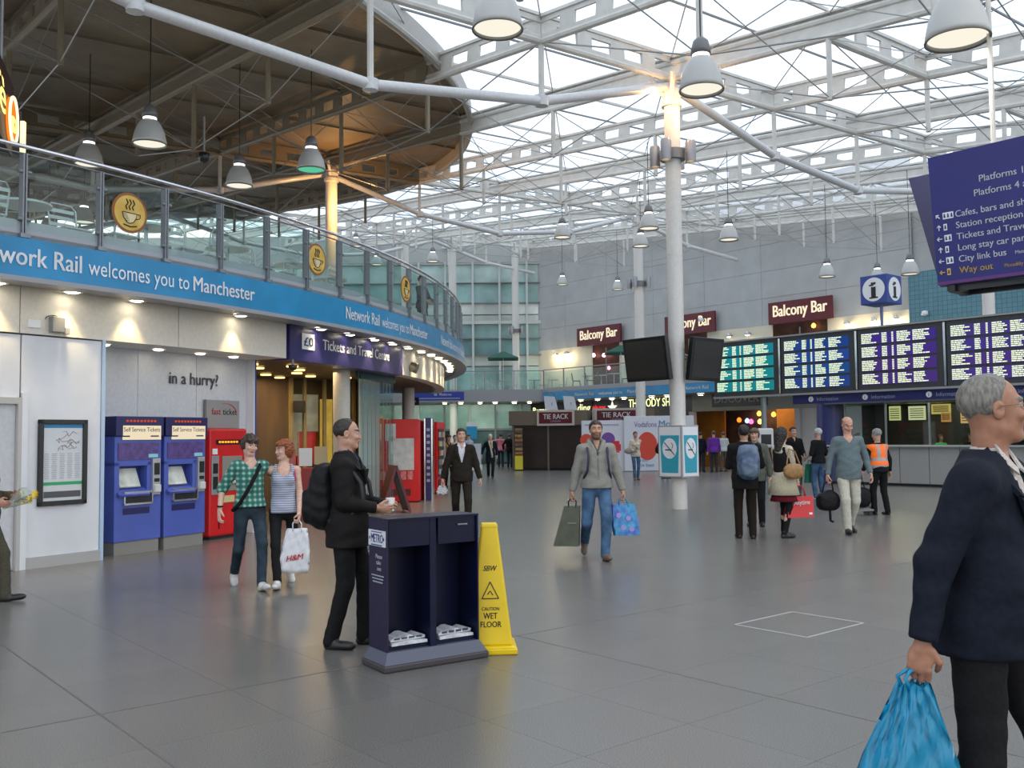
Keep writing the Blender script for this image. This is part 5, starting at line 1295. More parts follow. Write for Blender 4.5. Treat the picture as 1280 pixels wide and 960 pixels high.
# navy information strip under the boards
st = thing('information_sign', 'long navy strip sign reading Information below the departure boards', 'sign', tuple(BL0+RD_*2.7+DV*0.15+Vector((0, 0, 2.36))), rz_b)
MB().box((3.5, 0, 0.11), (7.4, 0.18, 0.23)).build('strip', NAVY, st)
for s_ in (0.5, 2.0, 3.6, 5.4):
    text('Information', 0.13, (s_, -sg_*0.095, 0.06), (1, 0, 0), mat('letter_dim', (0.35, 0.38, 0.5), 0.5), st, world=False)
    m_ = MB(); m_.tube((s_-0.16, -sg_*0.09, 0.11), (s_-0.16, -sg_*0.10, 0.11), 0.07, n=18); o = m_.build('disc', LETTER, st)
    text('i', 0.12, (s_-0.175, -sg_*0.105, 0.065), (1, 0, 0), NAVY, o, bold=0.02, world=False)
# i cube
ic = thing('information_cube', 'blue cube with white i discs on a pole above the boards', 'sign', (10.65, 27.0, 4.1), rz_b)
MB().tube((0, 0, 0), (0, 0, 1.16), 0.045, n=12).build('pole', mat('pole_blue', (0.15, 0.2, 0.4), 0.4), ic, smooth=True, auto=40)
MB().box((0, 0, 1.57), (0.82, 0.82, 0.82)).build('cube', mat('cube_blue', (0.03, 0.07, 0.30), 0.4), ic, bevel=0.015)
for (n1_, t1_) in (((0, -sg_), (1, 0)), ((1, 0), (0, sg_))):
    def cp(a, z, d): return (n1_[0]*(0.41+d)+t1_[0]*a, n1_[1]*(0.41+d)+t1_[1]*a, 1.57+z)
    m_ = MB(); m_.add([cp(0.34*math.cos(t), 0.34*math.sin(t), 0.006) for t in np.linspace(0, 2*math.pi, 41)[:-1]], [tuple(range(40))]); o = m_.build('white_disc', LETTER, ic)
    g_, f_ = text_geo('i', 0.72, 0.05); xs = [v[0] for v in g_]; cx = (max(xs)+min(xs))/2
    m_ = MB(); m_.add([cp((x-cx), y-0.26, 0.010) for x, y in g_], f_)
    m_.add([cp(a, z, 0.010) for a, z in ((-0.13, -0.26), (0.13, -0.26), (0.13, -0.215), (-0.13, -0.215))], [(0, 1, 2, 3)]); m_.add([cp(a, z, 0.011) for a, z in ((-0.13, 0.10), (0.0, 0.10), (0.0, 0.145), (-0.13, 0.145))], [(0, 1, 2, 3)])
    m_.build('letter_i', mat('print_black', (0.02, 0.02, 0.04), 0.5), o)

# ------------------------------------------------------------------ far side: glass wall, grey wall, balcony, shops
wb = structure('wall_back')
VW = 40.0
zrows = [7.0, 8.35, 9.7, 11.05, 12.4, 13.75]
us = [46.0, 42.4, 38.8, 35.2, 31.6, 28.0, 24.4, 20.2]
pn0 = {}
for a, c in zip(us[:-1], us[1:]):
    for z0, z1 in zip(zrows[:-1], zrows[1:]):
        m_ = MB(); m_.bar(UV(a-0.006, VW, (z0+z1)/2), UV(c+0.006, VW, (z0+z1)/2), 0.12, z1-z0-0.012); m_.build('cladding_panel', GREYP, wb)
m_ = MB(); m_.bar(UV(46, VW+0.1, 10.5), UV(20.2, VW+0.1, 10.5), 0.06, 7.0); m_.build('cladding_backing', mat('cladding_gap', (0.2, 0.2, 0.21), 0.6), wb)
# cream band with dark bar openings
op = [(740, 775), (838, 885), (966, 1036)]
edges = [46.0] + [q for a, c in op for q in (upx(a, VW, 445), upx(c, VW, 430))] + [20.2]
for k in range(0, len(edges), 2): MB().bar(UV(edges[k], VW, 5.5), UV(edges[k+1], VW, 5.5), 0.12, 3.0).build('cream_wall', CREAM, wb)
for k in range(1, len(edges)-1, 2):
    a, c = edges[k], edges[k+1]
    MB().bar(UV(a+2.5, VW+1.6, 5.7), UV(c-1.0, VW+1.6, 5.7), 0.1, 3.5).build('bar_interior', mat('bar_brown', (0.10, 0.035, 0.018), 0.5, var=0.4, scale=2), wb)
    MB().bar(UV(a, VW, 4.02), UV(c, VW+0.8, 4.02), 0.05, 0.05).build('threshold', STEELD, wb)
    MB().bar(UV((a+c)/2, VW, 5.4), UV((a+c)/2, VW+0.04, 5.4), 0.06, 2.7).build('bar_mullion', STEELD, wb)
# Balcony Bar signs
for (p0, p1, y0, y1, lb) in ((721, 775, 432, 405, 'leftmost maroon Balcony Bar sign, left of the white column'), (831, 893, 420, 390, 'maroon Balcony Bar sign partly hidden behind the near white column'), (961, 1040, 404, 371, 'rightmost and largest maroon Balcony Bar sign above the departure boards')):
    a, c = upx(p0, VW-0.4, 415), upx(p1, VW-0.4, 390); P0 = UV(a, VW-0.4, 6.95)
    t = thing('bar_sign', lb, 'sign', tuple(P0), rz_b, 'balcony bar signs'); w_ = a-c; hh = 1.08
    MB().box((w_/2, sg_*0.06, hh/2), (w_, 0.14, hh)).build('panel', MAROON, t, bevel=0.01)
    text('Balcony Bar', 0.8, (w_*0.07, -sg_*0.02, 0.36), (1, 0, 0), emis('cream_lit', (1.0, 0.86, 0.62), 0.95), t, bold=0.03, width=w_*0.86, world=False)
# wall lamps on the cream wall
W0 = None
for px, nm in ((697, 'left of the two lit wall lamps by the glass wall corner'), (711, 'right of the two lit wall lamps by the glass wall corner'), (1062, 'leftmost lit wall lamp above the third departure board'), (1096, 'middle lit wall lamp behind the blue cube pole'), (1124, 'rightmost lit wall lamp right of the blue cube pole'), (915, 'small wall spotlight at the left above the first departure board'), (938, 'small wall spotlight between the bar signs above the first board')):
    u_ = upx(px, VW-0.1, 420); p = UV(u_, VW-0.07, 6.62)
    if W0 is None:
        W0 = thing('wall_lamp', 'x', 'lamp', tuple(p), rz_b); 
        m_ = MB(); m_.tube((0, 0, 0.05), (0, -sg_*0.28, 0.12), 0.025, n=8); m_.build('arm', STEELD, W0)
        m_ = MB(); m_.lathe([(0.0, 0.16), (0.07, 0.15), (0.15, -0.05), (0.13, -0.05), (0.05, 0.08)], (0, -sg_*0.3, 0.0), 16); m_.build('shade', mat('lamp_silver', (0.6, 0.6, 0.62), 0.3, 0.7), W0, smooth=True)
        m_ = MB(); m_.lathe([(0.0, -0.09), (0.09, -0.07), (0.11, -0.02), (0.0, 0.0)], (0, -sg_*0.3, 0.0), 14); m_.build('bulb', emis('bulb_cream', (1.0, 0.9, 0.7), 9.0), W0, smooth=True); o = W0
    else: o = copy_tree(W0, None, tuple(p), rz_b)
    o['label'] = nm
    if px not in (915, 938): light('POINT', 'wall_glow', tuple(p+(-DV)*0.45+Vector((0, 0, -0.25))), 28, (1.0, 0.80, 0.48), 0.12)
# teal tiled wall and the rest of the far right
TT = mat('teal_tiles', (0.085, 0.21, 0.25), 0.35)
nt = TT.node_tree; br_ = nt.nodes.new('ShaderNodeTexBrick'); br_.inputs['Color1'].default_value = (0.09, 0.22, 0.27, 1); br_.inputs['Color2'].default_value = (0.11, 0.26, 0.31, 1); br_.inputs['Mortar'].default_value = (0.05, 0.14, 0.18, 1)
br_.inputs['Scale'].default_value = 2.6; br_.inputs['Mortar Size'].default_value = 0.03; br_.offset = 0.0; br_.inputs['Brick Width'].default_value = 0.5; br_.inputs['Row Height'].default_value = 0.5
tcb = nt.nodes.new('ShaderNodeTexCoord'); mpb = nt.nodes.new('ShaderNodeMapping'); mpb.inputs['Rotation'].default_value = (R(90), 0, 0)
cmb = nt.nodes.new('ShaderNodeSeparateXYZ'); cm2 = nt.nodes.new('ShaderNodeCombineXYZ'); mth = nt.nodes.new('ShaderNodeMath'); mth.operation = 'MULTIPLY'; mth.inputs[1].default_value = 1.5
nt.links.new(tcb.outputs['Object'], cmb.inputs[0]); nt.links.new(cmb.outputs['X'], mth.inputs[0]); nt.links.new(mth.outputs[0], cm2.inputs['X']); nt.links.new(cmb.outputs['Z'], cm2.inputs['Y'])
nt.links.new(cm2.outputs[0], br_.inputs['Vector']); nt.links.new(br_.outputs['Color'], nt.nodes['Principled BSDF'].inputs['Base Color'])
MB().bar(UV(20.1, VW-0.5, 6.3), UV(13.0, VW-0.5, 6.3), 0.2, 4.4).build('teal_wall', TT, wb)
MB().bar(UV(21.2, VW+0.25, 10.5), UV(-6, VW+0.25, 10.5), 0.2, 6.0).build('upper_wall', GREYP, wb)
MB().bar(UV(12.9, VW-0.3, 6), UV(-6, VW-0.3, 6), 0.2, 12).build('right_wall', GREYP, wb)
MB().bar(UV(20.1, 36.5, 1.75), UV(-6, 36.5, 1.75), 0.2, 3.5).build('lower_wall', mat('lower_white', (0.5, 0.5, 0.5), 0.5), wb)
# balcony slab on the far side
fb = thing('far_balcony', 'far upper walkway slab with grey and blue fascia', 'balcony', (1.8, 51.6, 3.5))
PJ = UV(38.4, 34.5); PE = UV(-6, 34.5); PF = UV(-6, 40); PG = UV(46, 40)
poly = [(-30, 52.0), (PJ.x, 51.9), (PE.x, PE.y), (PF.x, PF.y), (PG.x, PG.y), (2.2, 60.0), (-30, 60)]
m_ = MB(); m_.prism([(x, y) for x, y in poly], 3.98, 4.1); m_.build('slab', MATS['slab_grey'], fb, world=True)
m_ = MB(); m_.prism([(x, y+0.1) for x, y in poly], 3.50, 3.55); m_.build('soffit', MATS['soffit_grey'], fb, world=True)
m_ = MB(); m_.bar((-30, 51.95, 3.82), (PJ.x, 51.85, 3.82), 0.12, 0.66); m_.build('grey_fascia', mat('fascia_grey2', (0.33, 0.33, 0.35), 0.5), fb, world=True)
m_ = MB(); m_.bar(PJ+Vector((0, 0, 4.08)), PE+Vector((0, 0, 4.08)), 0.14, 0.22); m_.build('grey_fascia', MATS['fascia_grey2'], fb, world=True)
m_ = MB(); m_.bar(PJ+Vector((0, 0, 3.74)), PE+Vector((0, 0, 3.74)), 0.12, 0.46); bb = m_.build('blue_band', BLUEB, fb, world=True)
for u_ in (upx(718, 34.4, 490), upx(855, 34.4, 487), upx(1000, 34.4)):
    P0 = UV(u_, 34.42, 3.66); text('Network Rail', 0.26, P0, RD_, LETTER, bb, bold=0.02); text('welcomes you to', 0.24, P0+RD_*1.75, RD_, LETTER, bb); text('Manchester', 0.25, P0+RD_*3.75, RD_, LETTER, bb, bold=0.02)
fr_ = thing('far_railing', 'glass and steel railing along the far walkway', 'railing', (1.8, 51.6, 4.1))
segs = [((-8.0, 51.95), (PJ.x, PJ.y+0.4)), ((PJ.x, PJ.y), (UV(16, 34.5).x, UV(16, 34.5).y))]
fp = None
for (a, c) in segs:
    a = Vector((*a, 0)); c = Vector((*c, 0)); n_ = max(1, int((c-a).length/1.6)); rz_ = math.atan2((c-a).y, (c-a).x); st_ = (c-a)/n_
    MB().bar(a+Vector((0, 0, 5.18)), c+Vector((0, 0, 5.18)), 0.05, 0.05).build('handrail', RAIL, fr_, world=True)
    for k in range(n_+1):
        loc = a+st_*k+Vector((0, 0, 4.1))-ORG[fr_.name][0]
        if fp is None:
            fp = MB().box((0, 0, 0.54), (0.05, 0.05, 1.08)).build('post', RAIL, fr_); fp.location = loc
            fg = MB().box((0.8, 0, 0.5), (1.46, 0.014, 0.95)).build('glass_panel', GLS, fr_); fg.location = loc; fg.rotation_euler = (0, 0, rz_)
        else:
            copy_obj(fp, fr_, loc, rz_)
            if k < n_: copy_obj(fg, fr_, loc, rz_)
# glass wall at the back left
GW = structure('window_1')
zr = [4.1, 6.05, 6.76, 7.83, 8.85, 9.35, 10.1, 11.4, 12.66]
cz = [(0.30, 0.45, 0.42), (0.55, 0.62, 0.56), (0.16, 0.30, 0.30), (0.26, 0.42, 0.40), (0.60, 0.66, 0.61), (0.70, 0.75, 0.70), (0.26, 0.42, 0.40), (0.46, 0.60, 0.56)]
xs_ = [2.3, 1.0, -0.75, -2.45, -4.2, -5.9, -7.6, -9.3, -11.0, -12.7, -14.4, -16.1, -17.8, -19.5, -21.2, -23, -25, -27, -29, -31]
for k in range(len(xs_)-1):
    for r in range(len(zr)-1):
        rr2 = random.Random(k*31+r); f_ = 1+0.15*rr2.uniform(-1, 1); c = tuple(q*f_ for q in cz[r])
        mt = mat('facade_glass_%d_%d' % (r, rr2.randint(0, 2)), c, 0.12, var=0.25, scale=0.5, spec=0.6)
        MB().box(((xs_[k]+xs_[k+1])/2, 60.1, (zr[r]+zr[r+1])/2), (abs(xs_[k]-xs_[k+1])-0.06, 0.05, zr[r+1]-zr[r]-0.06)).build('pane', mt, GW)
MW = mat('mullion_white', (0.55, 0.58, 0.56), 0.4)
for x_ in xs_: MB().box((x_, 59.95, 8.4), (0.13, 0.25, 8.7)).build('mullion', MW, GW)
for z_, t_ in ((6.76, 0.07), (7.83, 0.07), (8.85, 0.2), (10.1, 0.07), (11.4, 0.06), (12.66, 0.12)): MB().box((-14.5, 59.98, z_), (34, 0.16, t_)).build('transom', MW if t_ > 0.1 else STEELD, GW)
MB().box((-14.5, 60.0, 13.6), (34, 0.3, 1.8)).build('top_panel', mat('facade_top', (0.42, 0.44, 0.42), 0.5), GW)
MB().box((-14.5, 60.5, 7), (34, 0.2, 14)).build('backing', mat('facade_back', (0.25, 0.33, 0.32), 0.6), GW)
GW2 = structure('window_2')
for k in range(14):
    x_ = 2.0-k*1.5
    mt = mat('lower_glass_%d' % (k % 3), ((0.34, 0.55, 0.48), (0.26, 0.45, 0.40), (0.42, 0.60, 0.54))[k % 3], 0.15, var=0.2, scale=0.8)
    MB().box((x_-0.75, 55.5, 2.75), (1.44, 0.05, 1.45)).build('pane', mt, GW2); MB().box((x_-0.75, 55.5, 1.0), (1.44, 0.05, 1.9)).build('pane', mat('lower_glass_dark', (0.06, 0.11, 0.11), 0.2, var=0.4, scale=1), GW2)
    MB().box((x_, 55.42, 1.75), (0.10, 0.14, 3.5)).build('mullion', MW if k % 2 else mat('pier_grey', (0.22, 0.25, 0.24), 0.5), GW2)
MB().box((-8, 55.45, 2.0), (20, 0.12, 0.12)).build('transom', RAIL, GW2)
# far shops under the blue band
sh_ = structure('wall_shops'); 
MB().bar(UV(46, 36.6, 3.0), UV(upx(868, 36.6), 36.6, 3.0), 0.2, 1.0).build('shop_fascia', mat('fascia_black', (0.02, 0.02, 0.025), 0.35), sh_)
MB().bar(UV(46, 36.7, 1.25), UV(upx(868, 36.6), 36.7, 1.25), 0.1, 2.5).build('shop_front', mat('front_grey', (0.25, 0.24, 0.23), 0.5, var=0.3, scale=1), sh_)
u0_, u1_ = upx(868, 36.6, 540), upx(1001, 36.6, 540)
MB().bar(UV(u0_, 36.6, 3.1), UV(20.1, 36.6, 3.1), 0.25, 0.8).build('shop_fascia', mat('fascia_olive', (0.28, 0.28, 0.24), 0.5), sh_)
for u_ in (u0_, u1_): MB().bar(UV(u_+0.12, 36.5, 1.35), UV(u_-0.12, 36.5, 1.35), 0.3, 2.7).build('shop_pier', mat('pier_white', (0.42, 0.43, 0.42), 0.5), sh_)
MB().bar(UV(u1_-0.12, 36.6, 1.35), UV(20.1, 36.6, 1.35), 0.1, 2.7).build('shop_front', mat('lower_white', (0.5, 0.5, 0.5), 0.5), sh_)
ua, ub = upx(907, 38.6, 540), upx(985, 38.6, 540)
MB().bar(UV(u0_+1.5, 38.6, 1.4), UV(ua, 38.6, 1.4), 0.1, 2.8).build('orange_wall', mat('orange_wood', (0.42, 0.17, 0.02), 0.5, var=0.2, scale=1.5), sh_)
MB().bar(UV(ua+4, 39.4, 1.4), UV(ub-5.5, 39.4, 1.4), 0.1, 2.8).build('dark_interior', mat('shop_dark', (0.05, 0.03, 0.03), 0.5, var=0.5, scale=2), sh_)
MB().bar(UV(ub+0.5, 38.5, 1.4), UV(ub-1.5, 38.5, 1.4), 0.1, 2.8).build('orange_wall', MATS['orange_wood'], sh_)
light('AREA', 'shop_light', tuple(UV((u0_+u1_)/2, 37.8, 2.7)), 60, (1.0, 0.65, 0.3), 3.0, target=tuple(UV((u0_+u1_)/2, 38.2, 0)))
rr = random.Random(5)
for k, (px, py, c, s_) in enumerate(((949, 517, (1.0, 0.35, 0.05), 4), (967, 518, (1.0, 0.3, 0.04), 4), (934, 526, (0.25, 0.4, 1.0), 3), (939, 527, (1.0, 0.1, 0.3), 3), (950, 527, (1.0, 0.5, 0.1), 4), (924, 525, (1.0, 0.2, 0.02), 2), (781-20, 462-2, (1.0, 0.3, 0.4), 3), (742, 444, (1.0, 0.55, 0.6), 6), (755, 444, (1.0, 0.45, 0.6), 6), (1017, 407, (1.0, 0.5, 0.1), 3))):
    v_ = 38.8 if py > 480 else VW+1.3
    u_ = upx(px, v_, py); p = UV(u_, v_); Yp = p.y; z_ = at(px, py, Yp).z
    m_ = MB(); m_.lathe([(0.0, -0.13), (0.10, -0.08), (0.12, 0.02), (0.05, 0.12), (0.0, 0.13)], (0, 0, 0), 12)
    o = m_.build('small_lamp', emis('glow_%d' % k, c, s_), None, smooth=True); o.location = (p.x, p.y, z_)
    tag(o, ['upper amber lamp left of the grey post in the orange walled shop', 'amber lamp just right of the grey post in the orange walled shop', 'small blue lamp inside the orange walled shop', 'small pink lamp beside the blue one in the orange walled shop', 'bright lower amber lamp left of the grey post in the shop', 'dim red orange lamp at the left inside the orange walled shop', 'pink lamp at the right inside the left balcony bar', 'leftmost white pink lamp inside the left balcony bar', 'middle white pink lamp inside the left balcony bar', 'amber lamp inside the right balcony bar'][k], 'lamp', 'shop interior lamps' if py > 480 else 'bar interior lamps')
# shop lettering
LY = emis('lit_yellowgreen', (0.95, 1.0, 0.45), 1.3); LG = emis('lit_cream2', (1.0, 0.95, 0.7), 1.2)
def shopsign(lb, tx, px0, px1, z, size, mt, v=36.45, extra=None, ):
    a, c = upx(px0, v, 505), upx(px1, v, 505); P0 = UV(a, v, z)
    t = thing('shop_sign', lb, 'sign', tuple(P0), rz_b)
    MB().box(((a-c)/2, sg_*0.02, size*0.33), (a-c+0.3, 0.05, size*1.2)).build('backing', MATS['fascia_black'], t)
    text(tx, size, (0, -sg_*0.02, 0.05), (1, 0, 0), mt, t, bold=0.02, width=a-c, world=False); return t
shopsign('small lit yellow Ryman shop sign above the tie stall', 'Ryman', 666, 688, 2.85, 0.5, LY)
shopsign('lit yellow shop sign ending in ding, right of the hanging white banners', 'ding', 722, 738, 2.85, 0.62, LY)
shopsign('small red lit script sign beside the yellow shop sign', 'sale now', 741, 757, 2.95, 0.34, emis('lit_red', (1.0, 0.03, 0.03), 1.2))
shopsign('THE BODY SHOP sign in lit green and yellow capitals', 'THE BODY SHOP', 786, 850, 2.98, 0.60, LY)
shopsign('cream shop lettering half hidden under the leftmost departure board', 'DISCOVERY', 893, 956, 3.02, 0.52, mat('letter_cream', (0.6, 0.6, 0.5), 0.5))
stt = thing('star_figure', 'small pale star shaped emblem on the black shop fascia', 'sign', tuple(UV(upx(766, 36.4, 508), 36.4, 3.05)), rz_b)
m_ = MB(); pts5 = []
for k in range(10): r_ = 0.36 if k % 2 == 0 else 0.15; pts5.append((r_*math.sin(k*math.pi/5), -sg_*0.02, r_*math.cos(k*math.pi/5)))
m_.add(pts5+[(x, -sg_*0.05, z) for x, y, z in pts5], [tuple(range(10)), tuple(range(10, 20))[::-1]]+[(i, (i+1) % 10, 10+(i+1) % 10, 10+i) for i in range(10)]); m_.build('star', LG, stt)
# lights under the far balcony edges
for k, (px, py, Yp) in enumerate(((600, 503, 52.6), (619, 502, 52.6), (643, 503, 52.6), (662, 502, 52.6), (576, 503, 52.6), (556, 503, 52.6))):
    p = at(px, py, Yp); p.z = 3.49; o = copy_tree(L0, None, tuple(p)); o.scale = (1.6, 1.6, 2.5); o['group'] = 'lamps under the far grey fascia'; o['label'] = 'white round lamp under the far grey fascia, %s from the right' % ('third', 'second', 'first', 'very first', 'fourth', 'fifth')[k].replace('very first', 'nearest column,').replace('first', 'next')
for k, px in enumerate((726, 747, 765, 780, 815, 834, 876)):
    p = UV(upx(px, 35.1), 35.1, 3.49); o = copy_tree(L0, None, tuple(p)); o.scale = (1.6, 1.6, 2.5); o['group'] = 'lamps under the far blue band'; o['label'] = 'warm round lamp under the far blue band, %s from the left' % ORD[k]
light('AREA', 'walk_light', (-4, 53.5, 3.4), 120, (0.9, 1.0, 0.85), 8, target=(-4, 54.5, 0), sy=2)
# blue hanging signs at the far left
hs_ = thing('hanging_sign', 'long blue hanging sign beyond the end of the curved balcony', 'sign', (-5.4, 50.6, 3.55))
MB().box((1.45, 0, 0.22), (2.75, 0.16, 0.46)).build('panel', mat('sign_royal', (0.025, 0.05, 0.34), 0.4), hs_)
text('Platforms', 0.17, (1.5, -0.09, 0.25), (1, 0, 0), LETTER, hs_, world=False); m_ = MB(); m_.box((1.4, -0.085, 0.10), (2.4, 0.01, 0.05)); m_.box((1.30, -0.085, 0.31), (0.16, 0.01, 0.13)); m_.build('white_marks', mat('letter_dim', (0.35, 0.38, 0.5), 0.5), hs_)
for s_ in (0.4, 2.5): MB().box((s_, 0.05, 0.6), (0.04, 0.04, 0.35)).build('hanger', STEELD, hs_)
hs2 = thing('hanging_sign', 'small dark square hanging sign under the curved fascia end', 'sign', (-2.95, 27.2, 2.5))
MB().box((0.12, 0, 0.12), (0.30, 0.10, 0.22)).build('panel', NAVYD, hs2); MB().box((0.12, 0, 0.34), (0.02, 0.02, 0.24)).build('hanger', STEELD, hs2)
MB().box((0.12, -0.055, 0.12), (0.12, 0.01, 0.05)).build('mark', MATS['letter_dim'], hs2)

# ------------------------------------------------------------------ kiosks and stands in the concourse
KO = mat('kiosk_olive', (0.15, 0.12, 0.085), 0.5, var=0.08); KD = mat('kiosk_dark', (0.025, 0.014, 0.012), 0.4, var=0.3, scale=1.5); FRM = mat('kiosk_frame', (0.5, 0.48, 0.42), 0.45)
kr = math.atan2(-0.8, 3.2)
kk = thing('tie_kiosk', 'brown shuttered tie stall with its sign over the front, left stall', 'kiosk', (-0.05, 44.2, 0), kr)
MB().box((1.75, 1.3, 2.42), (3.7, 2.8, 0.68)).build('canopy', KO, kk, bevel=0.02)
for k in range(2): MB().box((0.85+1.62*k+0.1, 0.1, 1.04), (1.56, 0.08, 2.04)).build('shutter', KD, kk)
MB().box((1.75, 0.08, 1.04), (0.09, 0.14, 2.06)).build('mullion', KO, kk); MB().box((0.08, 1.2, 1.04), (0.1, 2.3, 2.06)).build('side_panel', KO, kk); MB().box((3.4, 1.2, 1.04), (0.1, 2.3, 2.06)).build('side_panel', KD, kk)
MB().box((1.75, 0.12, 0.05), (3.4, 0.12, 0.1)).build('kick_strip', BLACK, kk)
def tie_sign(par, c, w_, h_):
    o = MB().box((c[0], c[1], c[2]), (w_, 0.10, h_)).build('sign_frame', FRM, par); MB().box((c[0], c[1]-0.055, c[2]), (w_-0.2, 0.02, h_-0.2)).build('sign_face', MAROON, o)
    text('TIE RACK', 0.34, (c[0]-w_*0.33, c[1]-0.07, c[2]-0.06), (1, 0, 0), LETTER, o, bold=0.02, width=w_*0.68, world=False)
    text('LONDON', 0.12, (c[0]-w_*0.13, c[1]-0.07, c[2]-0.2), (1, 0, 0), mat('letter_dim', (0.35, 0.38, 0.5), 0.5), o, width=w_*0.26, world=False)
tie_sign(kk, (2.15, -0.16, 2.42), 1.75, 0.72)
k2 = thing('tie_kiosk', 'second tie stall, mostly hidden behind the white advert boards', 'kiosk', (3.9, 44.0, 0), kr)
MB().box((1.3, 1.3, 2.45), (2.8, 2.4, 0.74)).build('canopy', KO, k2); MB().box((1.3, 1.3, 1.04), (2.6, 2.2, 2.08)).build('cabinet', KD, k2); tie_sign(k2, (0.95, -0.02, 2.48), 2.0, 0.72)
MB().box((-0.12, 0.2, 2.4), (0.12, 0.3, 0.9)).build('corner_post', FRM, k2)
for (px, lb) in ((692, 'left white banner hooked above the tie stall'), (716, 'right white banner hooked above the tie stall')):
    p = at(px, 515, 43.7); p.z = 2.85; t = thing('hanging_banner', lb, 'banner', tuple(p), R(6))
    m_ = MB(); vv = [(-0.38, 0, -0.05), (0.22, 0, -0.1), (0.06, 0.0, 0.55), (-0.45, 0, 0.58)]; m_.add(vv+[(a, b+0.03, c) for a, b, c in vv], FB); m_.build('sheet', mat('banner_white', (0.55, 0.57, 0.62), 0.5), t)
    m_ = MB(); m_.path([(-0.1, 0.05, 0.2), (-0.12, 0.08, 0.55), (-0.2, 0.1, 0.8), (-0.42, 0.1, 0.85)], 0.02, 6); m_.path([(0.15, 0.3, -0.1), (0.2, 0.3, 0.4), (0.05, 0.3, 0.75)], 0.02, 6); m_.build('hook', STEELD, t)
    text('t', 0.25, (-0.12, -0.01, 0.15), (1, 0, 0), BLUEB, t, world=False)
b1 = thing('advert_board', 'white advert panel with a purple disc behind the man in the grey hoodie', 'board', (3.05, 41.9, 0), R(-4))
MB().box((0.95, 0, 1.13), (1.88, 0.12, 2.24)).build('panel', mat('board_white', (0.62, 0.65, 0.72), 0.4, var=0.04), b1); 
def disc(par, c, r_, mt, nm, n=28, sx=1.0): m_ = MB(); m_.add([(c[0]+r_*sx*math.cos(t), c[1], c[2]+r_*math.sin(t)) for t in np.linspace(0, 2*math.pi, n+1)[:-1]], [tuple(range(n))]); return m_.build(nm, mt, par)
disc(b1, (1.18, -0.064, 1.42), 0.3, mat('disc_purple', (0.16, 0.06, 0.32), 0.5), 'purple_disc'); disc(b1, (0.22, -0.064, 1.38), 0.28, mat('disc_red', (0.62, 0.06, 0.03), 0.5), 'red_disc')
m_ = MB(); m_.box((1.52, -0.066, 1.05), (0.42, 0.01, 0.30)); m_.box((1.52, -0.066, 1.27), (0.3, 0.01, 0.14)); m_.box((1.52, -0.066, 0.86), (0.3, 0.01, 0.06)); m_.build('red_drawing', mat('print_red', (0.6, 0.02, 0.03), 0.5), b1)
m_ = MB(); m_.box((0.9, -0.066, 2.05), (1.5, 0.01, 0.06)); m_.build('printed_line', MATS['print_grey'], b1)
b2 = thing('advert_board', 'large white phone advert board with an orange disc, left of the near column', 'board', (4.93, 41.6, 0), R(-4))
MB().box((1.5, 0, 1.22), (3.05, 0.12, 2.40)).build('panel', MATS['board_white'], b2, bevel=0.01)
text('Vodafone', 0.36, (0.42, -0.068, 1.93), (1, 0, 0), mat('print_violet', (0.10, 0.08, 0.30), 0.5), b2, world=False, width=0.98); text('Mobile', 0.42, (1.48, -0.068, 1.93), (1, 0, 0), mat('print_sky', (0.05, 0.35, 0.65), 0.5), b2, world=False, width=1.05, bold=0.01)
disc(b2, (0.98, -0.066, 1.1), 0.62, MATS['disc_red'], 'orange_disc', sx=0.72)
text('from', 0.2, (0.6, -0.068, 0.42), (1, 0, 0), MATS['print_sky'], b2, world=False, bold=0.01); text('the best', 0.22, (0.55, -0.068, 0.2), (1, 0, 0), MATS['print_sky'], b2, world=False, bold=0.01)
ys = thing('display_stand', 'narrow rack stand with a yellow foot beside the tie stall', 'stand', (0.28, 43.5, 0))
MB().box((0, 0, 0.38), (0.36, 0.30, 0.62)).build('yellow_box', mat('stand_yellow', (0.62, 0.55, 0.03), 0.5), ys); MB().box((0, 0, 0.03), (0.4, 0.34, 0.06)).build('foot', BLACK, ys)
for k in range(6): MB().box((0, -0.02, 0.8+k*0.2), (0.34, 0.26, 0.11)).build('rack_row', mat('rack_%d' % (k % 3), ((0.35, 0.12, 0.03), (0.3, 0.2, 0.08), (0.12, 0.06, 0.04))[k % 3], 0.5, var=0.4, scale=8), ys)
MB().box((0, 0.12, 1.3), (0.34, 0.03, 1.3)).build('rack_back', mat('rack_back', (0.2, 0.14, 0.08), 0.5), ys)
wb_ = thing('white_counter', 'low white counter by the far entrance behind the man with the scarf', 'counter', (-1.9, 45, 0)); MB().box((0, 0, 0.75), (0.8, 0.5, 1.0)).build('panel', MATS['board_white'], wb_); MB().box((0, 0, 0.13), (0.9, 0.6, 0.24)).build('base', LETTER, wb_)
bn_ = thing('banner_sign', 'blue and white banner on a stand near the far glass entrance', 'banner', (-2.0, 46.5, 0))
MB().box((0, 0, 1.78), (0.52, 0.05, 0.62)).build('blue_sheet', mat('banner_cyan', (0.02, 0.35, 0.62), 0.5), bn_); MB().box((0, 0, 2.2), (0.52, 0.05, 0.22)).build('white_top', LETTER, bn_); MB().box((0, 0, 0.75), (0.05, 0.05, 1.5)).build('pole', STEELD, bn_); MB().box((0, 0, 0.02), (0.4, 0.3, 0.04)).build('foot', STEELD, bn_)

